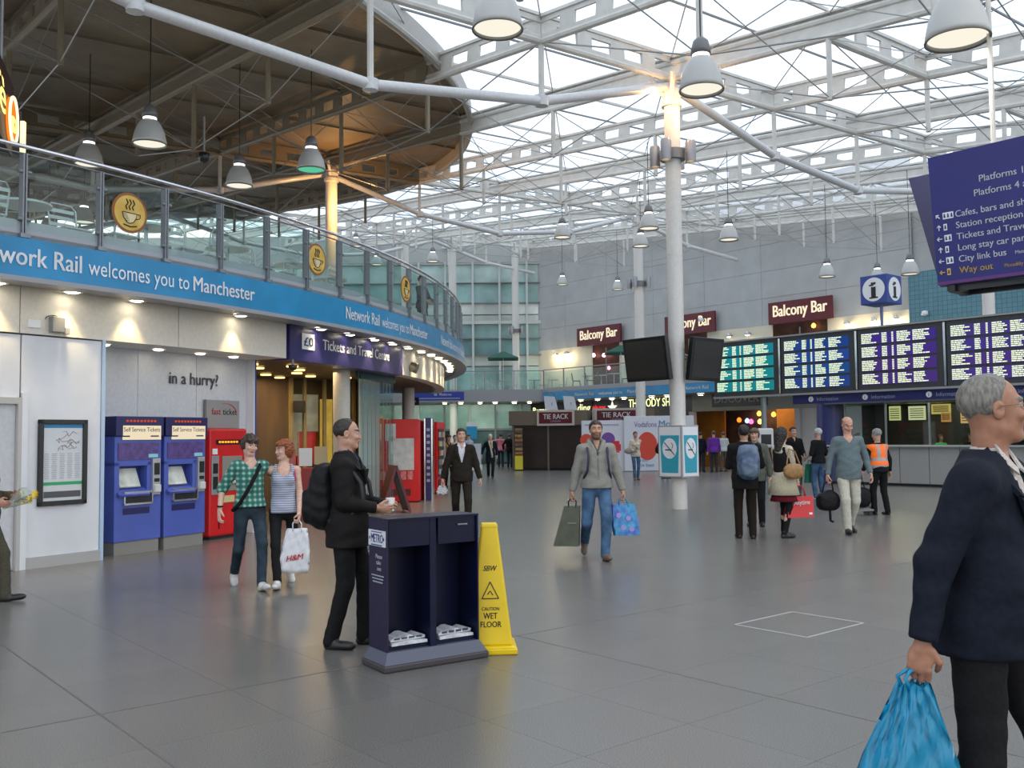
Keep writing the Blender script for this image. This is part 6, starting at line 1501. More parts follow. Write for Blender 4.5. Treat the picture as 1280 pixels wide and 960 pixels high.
# red booth, vending machines, A board beside the glass screen
bo = thing('photo_booth', 'red booth with white posters behind the glass screen', 'booth', (-3.62, 23.25, 0), R(2))
MB().box((0.66, 0.45, 1.03), (1.32, 0.9, 2.02)).build('cabinet', RED, bo, bevel=0.015)
for (x_, z_, w_, h_) in ((0.30, 1.72, 0.20, 0.42), (0.62, 1.72, 0.26, 0.42), (0.88, 1.18, 0.62, 0.78)): MB().box((x_, -0.012, z_), (w_, 0.02, h_)).build('poster', mat('poster_grey', (0.55, 0.57, 0.58), 0.4, var=0.12, scale=8), bo)
MB().box((0.30, -0.012, 1.18), (0.25, 0.02, 0.72)).build('poster', mat('poster_red', (0.45, 0.12, 0.10), 0.4, var=0.3, scale=6), bo)
m_ = MB(); m_.path([(0.42+0.1*math.cos(t), -0.03, 1.98+0.07*math.sin(t)) for t in np.linspace(0, 3, 6)], 0.012, 5); m_.build('red_swirl', RED, bo)
for k in range(5): MB().box((0.42+0.17*k, -0.015, 0.66), (0.13, 0.03, 0.2)).build('small_picture', mat('picture_pink', (0.6, 0.2, 0.2), 0.4, var=0.3, scale=15), bo)
MB().box((0.66, -0.01, 0.25), (0.9, 0.02, 0.16)).build('lower_panel', mat('booth_dark', (0.1, 0.01, 0.01), 0.4), bo)
def vend(lb, x0, y0, w_, face):
    t = thing('vending_machine', lb, 'vending machine', (x0, y0, 0), R(80))
    MB().box((w_/2, 0.4, 1.03), (w_, 0.8, 1.98)).build('cabinet', RED, t, bevel=0.015)
    o = MB().box((w_*0.42, -0.008, 1.15), (w_*0.68, 0.02, 1.35)).build('window', BLACK, t)
    for r in range(5):
        for k in range(5): MB().box((w_*0.15+k*w_*0.13, -0.03, 0.62+r*0.26), (0.07, 0.05, 0.15)).build('snack', mat('snack_%d' % ((r+k) % 4), ((0.5, 0.5, 0.48), (0.1, 0.3, 0.5), (0.55, 0.1, 0.05), (0.5, 0.4, 0.1))[(r+k) % 4], 0.5), o)
    MB().box((w_*0.88, -0.012, 1.2), (w_*0.14, 0.03, 0.7)).build('coin_panel', face, t); MB().box((w_*0.42, -0.012, 0.3), (w_*0.6, 0.02, 0.2)).build('hatch', BLACK, t)
vend('red topped vending machine with a dark window beside the booth', -2.28, 24.4, 0.95, mat('snack_panel', (0.3, 0.3, 0.32), 0.4))
vend('second red vending machine beyond the blue totem', -2.12, 26.6, 0.9, MATS['snack_panel'])
tt = thing('blue_totem', 'slim navy totem with steel edges between two vending machines', 'totem', (-2.13, 24.15, 0), R(0))
MB().box((0, 0, 1.04), (0.14, 0.5, 2.08)).build('panel', NAVY, tt); 
for x_ in (-0.09, 0.09): MB().box((x_, 0, 1.03), (0.03, 0.5, 2.06)).build('edge', CHROME, tt)
for k in range(9): MB().box((0, -0.255, 0.5+k*0.16), (0.08, 0.01, 0.07)).build('white_mark', MATS['letter_dim'], tt)
ab = thing('a_board', 'dark red folding A board sign standing in front of the glass screen', 'sign', (-2.56, 20.25, 0), R(20))
for s_, mt in ((1, mat('board_pink', (0.5, 0.36, 0.33), 0.5)), (-1, MATS['booth_dark'])):
    T = Matrix.Translation((0, 0, 1.0)) @ Matrix.Rotation(R(-17*s_), 4, 'Y')
    o = MB().box((0, 0, -0.5), (0.03, 0.6, 1.0), M=T).build('leaf', MATS['booth_dark'], ab)
    MB().box((0.018*s_, 0, -0.45), (0.008, 0.5, 0.8), M=T).build('poster', mt, o)
    for y_ in (-0.29, 0.29): MB().box((0, y_, -0.52), (0.05, 0.04, 1.04), M=T).build('leg', mat('maroon_wood', (0.12, 0.02, 0.03), 0.4), o)
# leaflet rack and notices in the travel centre
lr = thing('leaflet_rack', 'red leaflet rack with white notices in the travel centre doorway', 'rack', (-4.2, 19.1, 0), R(-78))
MB().box((0, 0, 0.5), (0.5, 0.9, 1.0)).build('cabinet', mat('rack_red', (0.3, 0.02, 0.02), 0.4), lr)
for y_, z_, mt in ((-0.3, 1.2, MATS['poster_red']), (0.02, 1.22, LETTER), (0.32, 1.25, mat('notice_tan', (0.5, 0.42, 0.25), 0.5))): MB().box((0.2, y_, z_), (0.02, 0.26, 0.36)).build('notice', mt, lr)

# ------------------------------------------------------------------ pendant lamps
LP = [(622, 37, 65, 'largest pendant lamp at the top, left of the near column'), (1197, 50, 78, 'big pendant lamp at the top right above the direction sign'), (877, 113, 56, 'pendant lamp hanging right beside the head of the near column'),
      (187, 181, 42, 'brown shaded pendant lamp upper left, second from the cafe sign'), (111, 206, 35, 'pendant lamp just above the balcony handrail at left'), (299, 233, 34, 'small pendant lamp under the deck, left of the green tinted one'), (389, 213, 36, 'pendant lamp with a green tinted glow inside'),
      (703, 297, 21, 'pendant lamp straight left of the white column over the concourse'), (811, 286, 25, 'upper of two pendant lamps by the farther white column'), (801, 308, 20, 'lower of two pendant lamps by the farther white column'), (911, 300, 24, 'pendant lamp right of the near column against the glass roof'),
      (1034, 346, 20, 'pendant lamp above the right Balcony Bar sign'), (1097, 350, 18, 'pendant lamp partly hidden by the blue information cube'), (1138, 343, 22, 'pendant lamp right of the blue information cube'), (703, 356, 14, 'small pendant lamp against the grey wall, far left of it'), (772, 362, 14, 'small pendant lamp in front of the grey wall beside the farther column'),
      (541, 327, 15, 'tiny pendant lamp in front of the glass wall'), (445, 308, 14, 'tiny pendant lamp right of the orange lit column'), (471, 331, 14, 'lowest tiny pendant lamp touching the handrail line'), (61, 288, 21, 'leftmost pendant lamp seen through the balcony glass'), (105, 278, 25, 'pendant lamp seen through the balcony glass left of the cup sticker')]
lamp0 = None
LRG = emis('lamp_inner', (1.0, 0.94, 0.78), 0.85)
for px, py, w_, lb in LP:
    Yp = 0.58*1180/w_; p = at(px, py, Yp)
    if lamp0 is None:
        lamp0 = thing('pendant_lamp', lb, 'lamp', tuple(p))
        m_ = MB(); m_.lathe([(0.29, 0.0), (0.285, 0.06), (0.25, 0.22), (0.19, 0.36), (0.135, 0.43), (0.125, 0.43), (0.18, 0.35), (0.238, 0.21), (0.273, 0.06), (0.278, 0.0)], n=36, closed=True); m_.build('shade', mat('shade_frost', (0.50, 0.50, 0.48), 0.4, 0.15), lamp0, smooth=True)
        m_ = MB(); m_.lathe([(0.292, -0.012), (0.296, 0.0), (0.292, 0.012), (0.27, 0.0)], n=36, closed=True); m_.build('rim', mat('rim_dark', (0.15, 0.14, 0.12), 0.4), lamp0, smooth=True)
        m_ = MB(); m_.lathe([(0.0, 0.06), (0.12, 0.05), (0.268, 0.03), (0.268, 0.04), (0.0, 0.08)], n=36); m_.build('diffuser', LRG, lamp0, smooth=True)
        m_ = MB(); m_.lathe([(0.118, 0.42), (0.112, 0.49)], n=28); m_.build('light_gap', emis('lamp_gap', (1.0, 0.97, 0.95), 3.0), lamp0, smooth=True)
        m_ = MB(); m_.lathe([(0.13, 0.48), (0.128, 0.56), (0.10, 0.66), (0.045, 0.71), (0.0, 0.72)], n=28); m_.build('cap', mat('cap_grey', (0.18, 0.18, 0.18), 0.4, 0.3), lamp0, smooth=True)
        m_ = MB(); m_.tube((0, 0, 0), (0, 0, 1.0), 0.010, n=6); cord = m_.build('cord', BLACK, lamp0); cord.location = (0, 0, 0.70)
        o = lamp0
    else:
        o = copy_tree(lamp0, None, tuple(p))
    o['label'] = lb; o['group'] = 'pendant lamps'
    if w_ > 19 and px not in (61, 105): light('SPOT', 'pendant_light', tuple(p+Vector((0, 0, -0.03))), 150, (1.0, 0.88, 0.70), 0.25, target=tuple(p+Vector((0, 0, -5))), angle=130)
    for ch in o.children:
        if ch.name.startswith('cord'): ch.scale = (1, 1, max(0.3, zroof(p.x, p.y)+0.1-p.z-0.70))
        if ch.name.startswith('diffuser') and px == 389:
            ch.data = ch.data.copy(); ch.data.materials.clear(); ch.data.materials.append(emis('lamp_green', (0.12, 0.6, 0.36), 0.8))

# ------------------------------------------------------------------ balcony furniture
def chair_proto(lb, mt, p, rz):
    t = thing('cafe_chair', lb, 'chair', p, rz)
    for x_, y_ in ((-0.2, -0.2), (0.2, -0.2), (-0.2, 0.2), (0.2, 0.2)):
        m_ = MB(); m_.tube((x_*1.1, y_*1.1, 0), (x_*0.9, y_*0.9, 0.45 if y_ < 0 else 0.47), 0.014, n=6); m_.build('leg', mt, t)
    MB().box((0, 0, 0.46), (0.42, 0.42, 0.03)).build('seat', mt, t, bevel=0.008)
    m_ = MB(); m_.path([(-0.2, 0.19, 0.46), (-0.21, 0.25, 0.80), (-0.15, 0.27, 0.88), (0.15, 0.27, 0.88), (0.21, 0.25, 0.80), (0.2, 0.19, 0.46)], 0.013, 6)
    m_.build('back_frame', mt, t)
    for k in range(3): MB().box((0, 0.245+0.01*k, 0.58+0.1*k), (0.38, 0.012, 0.05)).build('back_slat', mt, t)
    return t
def table_proto(lb, mt, p):
    t = thing('cafe_table', lb, 'table', p)
    MB().tube((0, 0, 0.72), (0, 0, 0.75), 0.36, n=24).build('tabletop', mt, t); MB().tube((0, 0, 0.02), (0, 0, 0.72), 0.03, n=8).build('pedestal', mt, t); MB().tube((0, 0, 0), (0, 0, 0.02), 0.22, n=20).build('foot', mt, t)
    return t
ALU = mat('chair_alu', (0.55, 0.56, 0.58), 0.35, 0.6); WOODD = mat('chair_dark', (0.05, 0.04, 0.035), 0.5)
c0 = t0_ = None
near = [(-33.6, 22.6), (-29.0, 22.8), (-24.4, 22.7), (-20.0, 22.8), (-15.6, 22.6)]
for k, (a, r) in enumerate(near):
    p = PC(a, r, 4.1)
    if t0_ is None: t0_ = table_proto('x', ALU, tuple(p)); o = t0_
    else: o = copy_tree(t0_, None, tuple(p), 0.3*k)
    o['label'] = 'round metal cafe table behind the curved balcony glass, %s from the left' % ORD[k]; o['group'] = 'cafe tables on the near balcony'
    for s_ in (-1, 1):
        q = PC(a+1.55*s_, r+0.15, 4.1)
        rz = R(a)+s_*math.pi/2*-1+math.pi
        if c0 is None: c0 = chair_proto('x', ALU, tuple(q), rz); o = c0
        else: o = copy_tree(c0, None, tuple(q), rz)
        o['label'] = 'metal cafe chair on the %s side of the %s near balcony table' % ('left' if s_ < 0 else 'right', ORD[k]); o['group'] = 'cafe chairs on the near balcony'
cd = None
far = [at(606, 488, 54), at(628, 488, 55.5), at(668, 488, 55), at(690, 488, 55), UV(upx(735, 36.3), 36.3), UV(upx(752, 36.6), 36.6), UV(upx(768, 36.2), 36.2)]
for k, p in enumerate(far):
    o = copy_tree(t0_, None, (p.x, p.y, 4.1), 0.2); o['label'] = 'round cafe table behind the far walkway railing, %s from the left' % ORD[k]; o['group'] = 'cafe tables on the far walkway'
    for s_ in (-1, 1):
        q = (p.x+0.62*s_, p.y-0.1, 4.1)
        if k < 4: o = copy_tree(c0, None, q, -s_*math.pi/2)
        else:
            if cd is None: cd = chair_proto('x', WOODD, q, -s_*math.pi/2); o = cd
            else: o = copy_tree(cd, None, q, -s_*math.pi/2)
        o['label'] = ('pale metal cafe chair' if k < 4 else 'dark cafe chair')+' %s of the %s far walkway table' % ('left' if s_ < 0 else 'right', ORD[k]); o['group'] = 'pale chairs on the far walkway' if k < 4 else 'dark chairs on the far walkway'
def umbrella(lb, p, w_):
    t = thing('parasol', lb, 'parasol', (p.x, p.y, 4.1))
    MB().tube((0, 0, 0), (0, 0, 2.45), 0.025, n=8).build('pole', ALU, t); MB().tube((0, 0, 0), (0, 0, 0.08), 0.28, n=20).build('base', STEELD, t)
    m_ = MB(); h_ = w_/2; vs = [(-h_, -h_, 1.98), (h_, -h_, 1.98), (h_, h_, 1.98), (-h_, h_, 1.98), (0, 0, 2.42)]; m_.add(vs+[(x, y, z-0.06) for x, y, z in vs], [(0, 1, 4), (1, 2, 4), (2, 3, 4), (3, 0, 4), (6, 5, 9), (7, 6, 9), (8, 7, 9), (5, 8, 9), (0, 5, 6, 1), (1, 6, 7, 2), (2, 7, 8, 3), (3, 8, 5, 0)])
    m_.build('canopy', mat('canopy_green', (0.01, 0.09, 0.06), 0.6), t)
umbrella('dark green square parasol left of the far white column', at(629, 450, 54.5), 1.75)
umbrella('green parasol outside the bar below the left Balcony Bar sign', UV(upx(777, 37.6), 37.6), 1.7)
# security cameras on the far wall
for px, py, lb in ((1156, 392, 'round white security camera on the teal wall corner'), (876, 400, 'small security camera below the middle bar sign')):
    u_ = upx(px, VW-0.75, py); p = UV(u_, VW-0.75); z_ = at(px, py, p.y).z; t = thing('security_camera', lb, 'camera', (p.x, p.y, z_), rz_b)
    m_ = MB(); m_.lathe([(0.0, 0.14), (0.12, 0.10), (0.14, -0.05), (0.0, -0.1)], (0, 0, 0), 16); m_.build('housing', LETTER, t, smooth=True); MB().box((0, sg_*0.2, 0.05), (0.05, 0.4, 0.05)).build('arm', STEELD, t)

dc = thing('dome_camera', 'small dark dome camera hanging under the brown deck, right of two lamps', 'camera', tuple(at(255, 198, 17.5)))
m_ = MB(); m_.lathe([(0.0, -0.10), (0.07, -0.07), (0.10, 0.0), (0.10, 0.10), (0.0, 0.12)], n=16); m_.build('dome', BLACK, dc, smooth=True); MB().tube((0, 0, 0.1), (0, 0, 0.8), 0.02, n=8).build('stem', STEELD, dc)
dc = thing('dome_camera', 'small black dome camera on the soffit of the travel centre opening', 'camera', tuple(at(366, 458, 15.9)))
m_ = MB(); m_.lathe([(0.0, -0.08), (0.06, -0.05), (0.08, 0.02), (0.0, 0.03)], n=16); m_.build('dome', BLACK, dc, smooth=True); MB().tube((0, 0, 0.02), (0, 0, 0.12), 0.02, n=8).build('stem', STEELD, dc)
# ------------------------------------------------------------------ bags
def bag(lb, hand, w_, h_, d_, material, rz=0.0, hl=0.10, name='shopping_bag', soft=0.0, handle=None, taper=0.85, tilt=0.0, cat='bag'):
    """hand: world point of the grip; the bag hangs below it"""
    t = thing(name, lb, cat, (hand.x, hand.y, hand.z-hl-h_), rz)
    n = 10; rows = 12; vs = []; fs = []; rq = random.Random(int(w_*1000)+int(h_*777))
    for j in range(rows+1):
        f_ = j/rows; z = h_*f_; ww = w_/2*(1.0+(taper-1)*f_); dd = d_/2*(1.0-0.75*f_)+0.006
        sh = math.tan(R(tilt))*(h_-z)
        for k in range(4*n):
            s_ = k/n; q = int(s_); r_ = s_-q
            cx, cy = [(-1+2*r_, -1), (1, -1+2*r_), (1-2*r_, 1), (-1, 1-2*r_)][q]
            bul = 1+soft*0.25*math.sin(f_*math.pi)
            ns_ = soft*0.012*math.sin(k*1.9+j*1.3)+soft*0.008*math.sin(k*0.7-j*2.1)
            vs.append((cx*ww*bul+sh+ns_, cy*dd*bul+ns_, z+soft*0.01*math.sin(k*0.9)))
    m = 4*n
    for j in range(rows):
        for k in range(m): fs.append((j*m+k, j*m+(k+1) % m, (j+1)*m+(k+1) % m, (j+1)*m+k))
    fs.append(tuple(range(m))[::-1]); fs.append(tuple(rows*m+k for k in range(m)))
    mb = MB(); mb.add(vs, fs); b_ = mb.build('bag_body', material, t, smooth=True, auto=None if soft > 0.5 else 50)
    hm = MB()
    for s_ in (-1, 1):
        hm.path([(-w_*0.22*taper, s_*0.02, h_-0.03), (-w_*0.16, s_*0.018, h_+hl*0.6), (-0.02, s_*0.008, h_+hl), (0.02, s_*0.008, h_+hl), (w_*0.16, s_*0.018, h_+hl*0.6), (w_*0.22*taper, s_*0.02, h_-0.03)], 0.007, 6)
    hm.build('handle', handle or material, t, smooth=True)
    return t, b_
def sdf_thing(name, lb, cat, loc, rz, prims, material, vox=0.015, wr=0.003, part='bag_body', k=0.02):
    t = thing(name, lb, cat, loc, rz)
    lo = np.min([np.array(c)-np.array(r) for c, r, _ in prims], 0)-0.06; hi = np.max([np.array(c)+np.array(r) for c, r, _ in prims], 0)+0.06
    s_ = SDF(lo, hi, vox, 0.05)
    for c, r, p_ in prims: s_.ell(c, r, k=k, p=p_)
    if wr: s_.wrinkle(wr, 30, seed=loc[0])
    to_obj(part, [s_.mesh()], material, t)
    return t
def backpack(lb, P, back, rz, mt, size=(0.17, 0.12, 0.25), straps=True, tiltx=0):
    """back: local point at the middle of the back; rz same as the person"""
    w = P['world'](back); deg_ = rz
    t = sdf_thing('backpack', lb, 'backpack', tuple(w), R(deg_), [((0, size[1]*0.9, 0), size, 3.0), ((0, size[1]*1.9, -size[2]*0.25), (size[0]*0.72, size[1]*0.55, size[2]*0.55), 3.0), ((0, size[1]*0.8, size[2]*0.8), (size[0]*0.8, size[1]*0.7, size[2]*0.25), 2.5)], mt, wr=0.004)
    if straps:
        s_ = P['S']
        for q in (-1, 1):
            m_ = MB(); m_.path([(q*0.09, 0.02, size[2]*0.8), (q*0.115, -0.10, size[2]*0.8+0.085), (q*0.12, -0.225, size[2]*0.45), (q*0.125, -0.245, 0.0), (q*0.15, -0.16, -size[2]*0.5), (q*0.15, 0.02, -size[2]*0.7)], 0.018, 6); m_.build('strap', mat('strap_black', (0.015, 0.015, 0.018), 0.6), t, smooth=True)
    return t
def grip_pt(P, i): return P['world'](P['hand'][i])
# ------------------------------------------------------------------ people
SK1 = (0.52, 0.31, 0.22); SK2 = (0.40, 0.22, 0.14); SK3 = (0.58, 0.36, 0.27)
BLK = cloth('black', (0.012, 0.012, 0.013)); DKB = cloth('darkblue', (0.010, 0.014, 0.026)); 
JEAN = cloth('jeans', (0.055, 0.11, 0.20), var=0.35, scale=7); JEAND = cloth('jeans_dark', (0.025, 0.04, 0.055), var=0.3, scale=8)
LWH = mat('leather_white', (0.5, 0.5, 0.48), 0.5, var=0.3, scale=12); LBR = mat('leather_tan', (0.12, 0.08, 0.055), 0.5)

# the man in the foreground
p = person('elderly man in a navy blazer and glasses, largest figure at the right edge', 1.655, 3.33, 48, H=1.83, q=2, w=1.14, belly=0.025, lean=(5, 0), feet=((0.11, -0.16), (-0.11, 0.20, 0.02, 12)), hands=((0.26, -0.12, 0.84), (-0.30, 0.115, 0.865)), grip=(0.5, 1.15),
           head=(36, -3, 0), skin_c=(0.35, 0.165, 0.10), hair_c=(0.17, 0.16, 0.14), hair='receding', top='blazer', top_c=cloth('navy_blazer', (0.009, 0.012, 0.021), rough=0.8, scale=40), inner_c=cloth('shirt_beige', (0.50, 0.46, 0.42)), legs_c=BLK, glasses=True, hem=0.80, palm=(None, (1, 0.25, 0)))
h = grip_pt(p, 1)
t, b_ = bag('thin sky blue plastic carrier bag in the hand of the foreground man', h+Vector((-0.02, 0, 0.0)), 0.31, 0.50, 0.20, glass('blue_plastic', (0.15, 0.50, 0.72), 0.10, 0.25, diff=(0.012, 0.30, 0.52), dfac=0.72), R(20), hl=0.05, name='carrier_bag', soft=1.0, taper=0.28, tilt=-6)
MB().box((-0.02, 0, 0.13), (0.2, 0.1, 0.2)).build('contents', mat('contents_dark', (0.01, 0.05, 0.12), 0.6), t)

# the man by the newspaper stand, with his backpack
p = person('balding man in a black jacket standing behind the navy newspaper stand', -1.28, 7.34, 84, H=1.76, q=2, feet=((0.10, -0.10), (-0.09, 0.10)), hands=((0.07, -0.27, 1.07), (-0.09, -0.25, 1.06)), grip=(0.9, 0.9), head=(18, 2, 0),
           skin_c=(0.47, 0.26, 0.18), hair_c=(0.022, 0.015, 0.012), hair='receding', top='jacket', top_c=cloth('black_jacket', (0.011, 0.010, 0.010), rough=0.7), inner_c=cloth('shirt_dark', (0.05, 0.06, 0.12)), legs_c=BLK, hem=0.76, palm=((-1, 0, 0.3), (1, 0, 0.3)), w=1.05)
backpack('big black backpack on the man behind the newspaper stand', p, (0, 0.09, 1.14), 84, cloth('pack_black', (0.010, 0.010, 0.011), rough=0.5, scale=30), (0.17, 0.105, 0.25))
c = thing('paper_cup', 'small white cup held by the man behind the newspaper stand', 'cup', tuple((grip_pt(p, 0)+grip_pt(p, 1))/2+Vector((0, 0, -0.03)))); MB().lathe([(0.0, 0.0), (0.026, 0.0), (0.036, 0.10), (0.0, 0.10)], n=16).build('cup', LETTER, c, smooth=True, auto=40)

# the couple
PLAID = mat('plaid_green', (0.05, 0.22, 0.19), 0.85)
nt = PLAID.node_tree; tcp = nt.nodes.new('ShaderNodeTexCoord'); w1 = nt.nodes.new('ShaderNodeTexWave'); w2 = nt.nodes.new('ShaderNodeTexWave'); w1.bands_direction = 'X'; w2.bands_direction = 'Z'
w1.inputs['Scale'].default_value = 5.5; w2.inputs['Scale'].default_value = 5.5
mxp = nt.nodes.new('ShaderNodeMath'); mxp.operation = 'ADD'; crp = nt.nodes.new('ShaderNodeValToRGB')
crp.color_ramp.elements[0].position = 0.3; crp.color_ramp.elements[0].color = (0.02, 0.12, 0.10, 1); crp.color_ramp.elements[1].position = 1.0; crp.color_ramp.elements[1].color = (0.42, 0.52, 0.42, 1); e_ = crp.color_ramp.elements.new(0.62); e_.color = (0.05, 0.22, 0.18, 1)
hv = nt.nodes.new('ShaderNodeMath'); hv.operation = 'MULTIPLY'; hv.inputs[1].default_value = 0.5
for w_ in (w1, w2): nt.links.new(tcp.outputs['Object'], w_.inputs['Vector'])
nt.links.new(w1.outputs['Fac'], mxp.inputs[0]); nt.links.new(w2.outputs['Fac'], mxp.inputs[1]); nt.links.new(mxp.outputs[0], hv.inputs[0]); nt.links.new(hv.outputs[0], crp.inputs['Fac']); nt.links.new(crp.outputs['Color'], nt.nodes['Principled BSDF'].inputs['Base Color'])
STR = mat('striped_top', (0.3, 0.33, 0.42), 0.85)
nt = STR.node_tree; tcp = nt.nodes.new('ShaderNodeTexCoord'); w1 = nt.nodes.new('ShaderNodeTexWave'); w1.bands_direction = 'Z'; w1.inputs['Scale'].default_value = 13; w1.inputs['Distortion'].default_value = 0.5
crp = nt.nodes.new('ShaderNodeValToRGB'); crp.color_ramp.elements[0].color = (0.16, 0.19, 0.28, 1); crp.color_ramp.elements[1].color = (0.45, 0.47, 0.55, 1)
nt.links.new(tcp.outputs['Object'], w1.inputs['Vector']); nt.links.new(w1.outputs['Fac'], crp.inputs['Fac']); nt.links.new(crp.outputs['Color'], nt.nodes['Principled BSDF'].inputs['Base Color'])
p = person('young man in a green plaid shirt walking with his arm round a girl', -2.86, 10.30, 28, H=1.72, q=2, w=0.92, feet=((0.06, -0.32, 0, -10), (-0.10, 0.30, 0.05, 25)), hands=((0.36, 0.16, 1.05), (-0.33, -0.05, 0.86)), grip=(0.5, 0.5), head=(12, 12, 6),
           skin_c=SK3, hair_c=(0.045, 0.025, 0.015), hair='mop', top='vneck', top_c=PLAID, sleeve=0.5, hem=0.88, legs_c=JEAND, shoe_c=LWH, name_top='shirt', legw=0.88)
m_ = MB(); m_.path([p['sp'](*a)*1.0 for a in ((0.50, 0.02, 0.10), (0.46, -0.10, 0.085), (0.36, -0.15, 0.03), (0.2, -0.165, -0.06), (0.06, -0.14, -0.14), (-0.02, -0.02, -0.19))], 0.020, 6); m_.build('shoulder_strap', BLK, p['root'], smooth=True)
m_ = MB(); w0 = p['wr'][1]; m_.tube(tuple(w0+np.array([0, 0, 0.03])), tuple(w0+np.array([0, 0, 0.045])), 0.032, n=14); m_.build('bracelet', BLK, p['root'])
p = person('girl with a red bob and grey striped top walking beside the young man', -2.52, 10.42, 14, H=1.66, q=2, w=0.88, feet=((0.08, 0.34, 0.04, 22), (-0.07, -0.30, 0, -8)), hands=((0.17, -0.17, 0.83), (-0.30, 0.20, 1.06)), grip=(1.1, 0.4), head=(-62, 6, 0),
           skin_c=SK3, hair_c=(0.22, 0.055, 0.012), hair='bob', top='scoop', top_c=STR, sleeve=0, hem=0.83, legs_c=BLK, shoe_c=LWH, bust=0.02, name_top='top', legw=0.82)
m_ = MB(); m_.path([p['sp'](*a) for a in ((0.33, -0.10, 0.13), (0.42, -0.085, 0.125), (0.475, -0.01, 0.12), (0.44, 0.08, 0.11))], 0.008, 6); m_.build('bra_strap', mat('strap_pink', (0.5, 0.03, 0.12), 0.6), p['root'], smooth=True)
h = grip_pt(p, 0); t, b_ = bag('white plastic shopping bag with red letters carried by the girl', h, 0.29, 0.46, 0.12, mat('plastic_white', (0.62, 0.63, 0.66), 0.4), R(14), hl=0.09, soft=0.6, taper=0.7, tilt=-4)
text('H&M', 0.085, (-0.12, -0.075, 0.12), (1, 0, 0.12), mat('print_red', (0.6, 0.02, 0.03), 0.5), b_, world=False, bold=0.02, shear=0.2)

# the man in the grey hoodie
GH = cloth('hoodie_grey', (0.22, 0.22, 0.20), rough=0.9, scale=90)
p = person('bearded man in a grey zip hoodie walking with two bags, centre of the hall', 1.10, 12.42, 4, H=1.85, q=2, w=1.05, belly=0.01, feet=((0.05, -0.24, 0, -5), (-0.12, 0.30, 0.10, 38)), hands=((0.31, -0.05, 0.82), (-0.31, 0.02, 0.81)), grip=(1.2, 1.2), head=(0, -5, 0),
           skin_c=SK2, hair_c=(0.012, 0.009, 0.008), hair='short', beard=True, top='zip', top_c=GH, inner_c=cloth('tee_grey', (0.08, 0.08, 0.085)), hem=0.86, legs_c=JEAN, shoe_c=LBR)
hd = SDF(p['neck']-0.22, p['neck']+0.2, 0.009, 0.05)
n_ = p['neck']
for s_ in (-1, 1):
    pts = [n_+np.array(q) for q in ((0.0, 0.10, 0.03), (0.075*s_, 0.06, 0.04), (0.095*s_, -0.01, 0.02), (0.07*s_, -0.075, -0.035), (0.035*s_, -0.11, -0.11))]
    for a_, c_ in zip(pts[:-1], pts[1:]): hd.cone(a_, c_, 0.03, 0.028, 0.02)
hd.ell(n_+np.array([0, 0.11, -0.03]), (0.10, 0.05, 0.09), k=0.03)
to_obj('hood', [hd.mesh()], GH, p['root'])
m_ = MB(); m_.path([p['sp'](*a)*1.0 for a in ((0.36, -0.137, 0.0), (0.2, -0.150, 0.0), (0.05, -0.152, 0.0), (-0.06, -0.148, 0))], 0.004, 5); m_.build('zip', mat('zip_grey', (0.12, 0.12, 0.12), 0.4, 0.4), p['root'])
m_ = MB()
for s_ in (-1, 1): m_.path([p['sp'](*a) for a in ((0.515, 0.02, 0.125*s_), (0.46, -0.10, 0.125*s_), (0.36, -0.142, 0.12*s_), (0.2, -0.135, 0.135*s_), (0.1, -0.06, 0.17*s_))], 0.016, 6)
m_.build('backpack_straps', mat('strap_navy', (0.015, 0.02, 0.06), 0.6), p['root'], smooth=True)
OLV = mat('bag_olive', (0.065, 0.075, 0.05), 0.55, var=0.15, scale=8)
h = grip_pt(p, 1); t, b_ = bag('dark olive paper bag in the right hand of the man in the hoodie', h, 0.33, 0.52, 0.14, OLV, R(-12), hl=0.09, taper=0.62, tilt=-9, handle=BLK)
m_ = MB(); m_.box((0.0, -0.066, 0.30), (0.12, 0.004, 0.02)); m_.build('print', mat('print_faint', (0.16, 0.17, 0.13), 0.5), b_)
h = grip_pt(p, 0); t, b_ = bag('blue patterned plastic bag in the left hand of the man in the hoodie', h, 0.32, 0.40, 0.12, mat('bag_blue_print', (0.03, 0.10, 0.42), 0.3, col2=(0.04, 0.32, 0.52), scale=11), R(10), hl=0.08, taper=0.9, soft=0.4, tilt=5)
for q, (x_, z_) in enumerate(((-0.08, 0.26), (0.05, 0.22), (-0.02, 0.1), (0.09, 0.08))): m_ = MB(); m_.lathe([(0.0, 0.002), (0.035, 0.0), (0.035, -0.004), (0.0, -0.004)], (0, 0, 0), 14, M=Matrix.Translation((x_, -0.062+0.02*abs(z_-0.05), z_)) @ Matrix.Rotation(R(-90), 4, 'X')); m_.build('printed_dot', mat('dot_violet', (0.3, 0.25, 0.6), 0.4), b_)

# the man in the brown suit
p = person('smiling man in a dark brown suit and open white shirt walking towards us', -0.90, 16.6, 6, H=1.78, q=1, w=1.02, feet=((0.09, -0.22, 0, -5), (-0.09, 0.22, 0.03, 20)), hands=((0.32, -0.03, 0.83), (-0.33, -0.05, 0.83)), grip=(0.7, 0.9), head=(2, -3, 0),
           skin_c=(0.56, 0.32, 0.23), hair_c=(0.018, 0.013, 0.011), hair='short', top='suit', top_c=cloth('suit_brown', (0.022, 0.018, 0.014), scale=50), inner_c=cloth('white', (0.62, 0.62, 0.68)), legs_c=cloth('suit_brown', (0.022, 0.018, 0.014)), hem=0.80, belly=0.02)
h = grip_pt(p, 1); bag('small crumpled white bag in the hand of the man in the brown suit', h, 0.16, 0.14, 0.06, MATS['plastic_white'], 0, hl=0.03, soft=1.0, taper=0.6)

